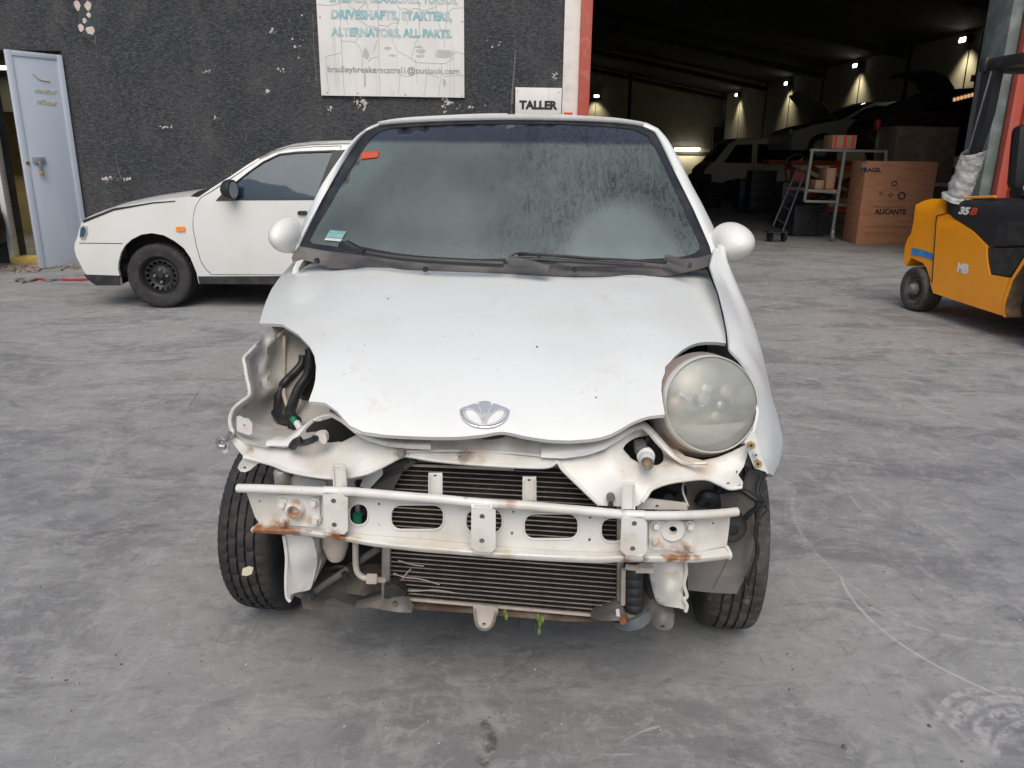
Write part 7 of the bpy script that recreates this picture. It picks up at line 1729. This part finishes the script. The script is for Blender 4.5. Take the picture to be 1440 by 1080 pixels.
# ---------------------------------------------------------------- wheel arch liner on the right
LNR = [(963, 712), (960, 690), (962, 676), (990, 674), (1010, 681), (1026, 688), (1043, 688), (1048, 670), (1054, 660), (1078, 664), (1071, 683), (1066, 703), (1066, 720), (1064, 740), (1062, 760), (1056.7, 778), (1053, 800), (1046, 816), (1040, 826), (1036, 835), (1008.5, 834), (985, 832), (967.6, 830), (966, 789), (963, 750)]
lnf = tps([(963, 712, -.34), (962, 676, -.32), (1010, 690, -.33), (1050, 665, -.36), (1078, 664, -.37), (1066, 703, -.38), (1064, 740, -.385), (1056, 778, -.385), (1040, 826, -.38), (1008, 834, -.39), (967, 830, -.38), (966, 789, -.37), (1010, 760, -.355), (1020, 720, -.345), (1000, 800, -.375), (1040, 700, -.36)])
psheet('arch_liner', LNR, lambda a, b_: lnf(a, b_) - .012 * math.exp(-((a - 1064 + (b_ - 700) * .12) / 4) ** 2), .005, M['liner'], step=6, ang=60)
for pts in ([(1010, 692), (1030, 689), (1044, 690), (1056, 697), (1066, 704)], [(1046, 730), (1054, 722), (1064, 714)], [(1066, 703), (1064, 722), (1066, 740)]):
    ptube('liner_rib', [(a, b_, lnf(a, b_) - .006) for a, b_ in pts], .006, M['blackplastic'], 6)
ptube('liner_torn_edge', [(1077, 663, -.40), (1070, 690, -.41), (1076, 704, -.42), (1067, 720, -.42), (1062, 750, -.42), (1066, 775, -.42), (1058, 800, -.42), (1052, 822, -.41)], .0045, M['black'], 8)
ptube('liner_torn_edge', [(1069, 668, -.39), (1064, 690, -.40), (1071, 706, -.41), (1078, 714, -.41)], .003, M['black'], 6)
ptube('liner_torn_edge', [(1080, 716, -.36), (1070, 728, -.40), (1064, 742, -.41), (1063, 780, -.41)], .002, M['black'], 6)
ptube('liner_mark', [(1003, 828, lnf(1003, 828) - .003), (1014, 806, lnf(1014, 806) - .003), (1026, 782, lnf(1026, 782) - .003)], .0010, M['greyplastic'], 5)
MB().lathe([(0, .018), (.030, .016), (.036, .004), (.036, -.03)], Q(1028, 741, -.40), (0, -1, .05), 24).build('fog_lamp_socket', M['black'], car)
MB().lathe([(.012, .02), (.026, .019), (.028, .014)], Q(1028, 741, -.40), (0, -1, .05), 24).build('socket_ring', M['blackplastic'], car)
cl = MB(); cl.tube([Q(985, 706, -.36), Q(992, 698, -.37), Q(1003, 700, -.37), Q(1004, 712, -.36)], .016, 8); cl.tube([Q(1000, 694, -.36), Q(1010, 690, -.35), Q(1008, 682, -.34)], .008, 8); cl.build('side_harness', M['black'], car)

# ---------------------------------------------------------------- wheels of the white car
for s, px, steer in ((-1, 0, -4), (1, 0, -4)):
    c = Vector((s * .664 + .008, .055, .262))
    t = wheel(car, c, (s * math.cos(R(steer)), math.sin(R(steer)) * 1, 0) if s > 0 else (-math.cos(R(steer)), -math.sin(R(steer)), 0), .267, .158, .168, M['mudrubber'] if s > 0 else M['rubber'])
for s in (-1, 1): wheel(car, (s * .64, 2.34, .262), (s, 0, 0), .267, .155, .168, M['rubber'])
# paint flake stuck to the left tyre
psheet('paint_flake', [(341, 800), (350, 797), (356, 799), (354, 807), (347, 810), (340, 809)], -.275, .004, pbr('cream_flake', (.66, .62, .44), .7), step=3)

# ---------------------------------------------------------------- cabin seen through the screen
sb = MB()
for s in (-1, 1):
    sb.box((s * .32, 1.25, .50), (.46, .50, .16), None, .05); sb.box((s * .32, 1.52, .82), (.44, .14, .60), Matrix.Rotation(R(-14), 3, 'X'), .06)
    sb.box((s * .32, 1.60, 1.20), (.24, .09, .17), Matrix.Rotation(R(-10), 3, 'X'), .035)
sb.box((0, 2.25, .80), (1.15, .14, .6), Matrix.Rotation(R(-14), 3, 'X'), .05)
M['greyfabric'] = pbr('pale_grey_seat_fabric', (.34, .35, .34), .95, col2=(.26, .27, .27), nscale=20)
sb.build('seats', M['greyfabric'], car)
MB().box((0, 2.40, .9), (1.2, .05, .5), None, .02).build('parcel_panel', M['dark'], car)
db = MB(); db.box((0, .66, .86), (1.24, .46, .22), None, .06); db.box((.32, .70, .98), (.32, .22, .09), None, .04); db.build('dashboard', M['liner'], car)
sw = MB(); c = Vector((.32, .98, .96)); ax = Vector((0, .88, .47)); a_ = Vector((1, 0, 0)); b_ = ax.normalized().cross(a_)
sw.tube([c + (a_ * math.cos(t) + b_ * math.sin(t)) * .18 for t in [2 * math.pi * k / 24 for k in range(25)]], .015, 8, False)
sw.tube([c - a_ * .18, c, c + a_ * .18], .014, 8); sw.box(c, (.12, .04, .10), None, .015); sw.build('steering_wheel', M['black'], car)
MB().box(mr + Vector((0, 0, 0)), (.20, .03, .06), None, .012).build('rear_view_mirror', M['black'], car)
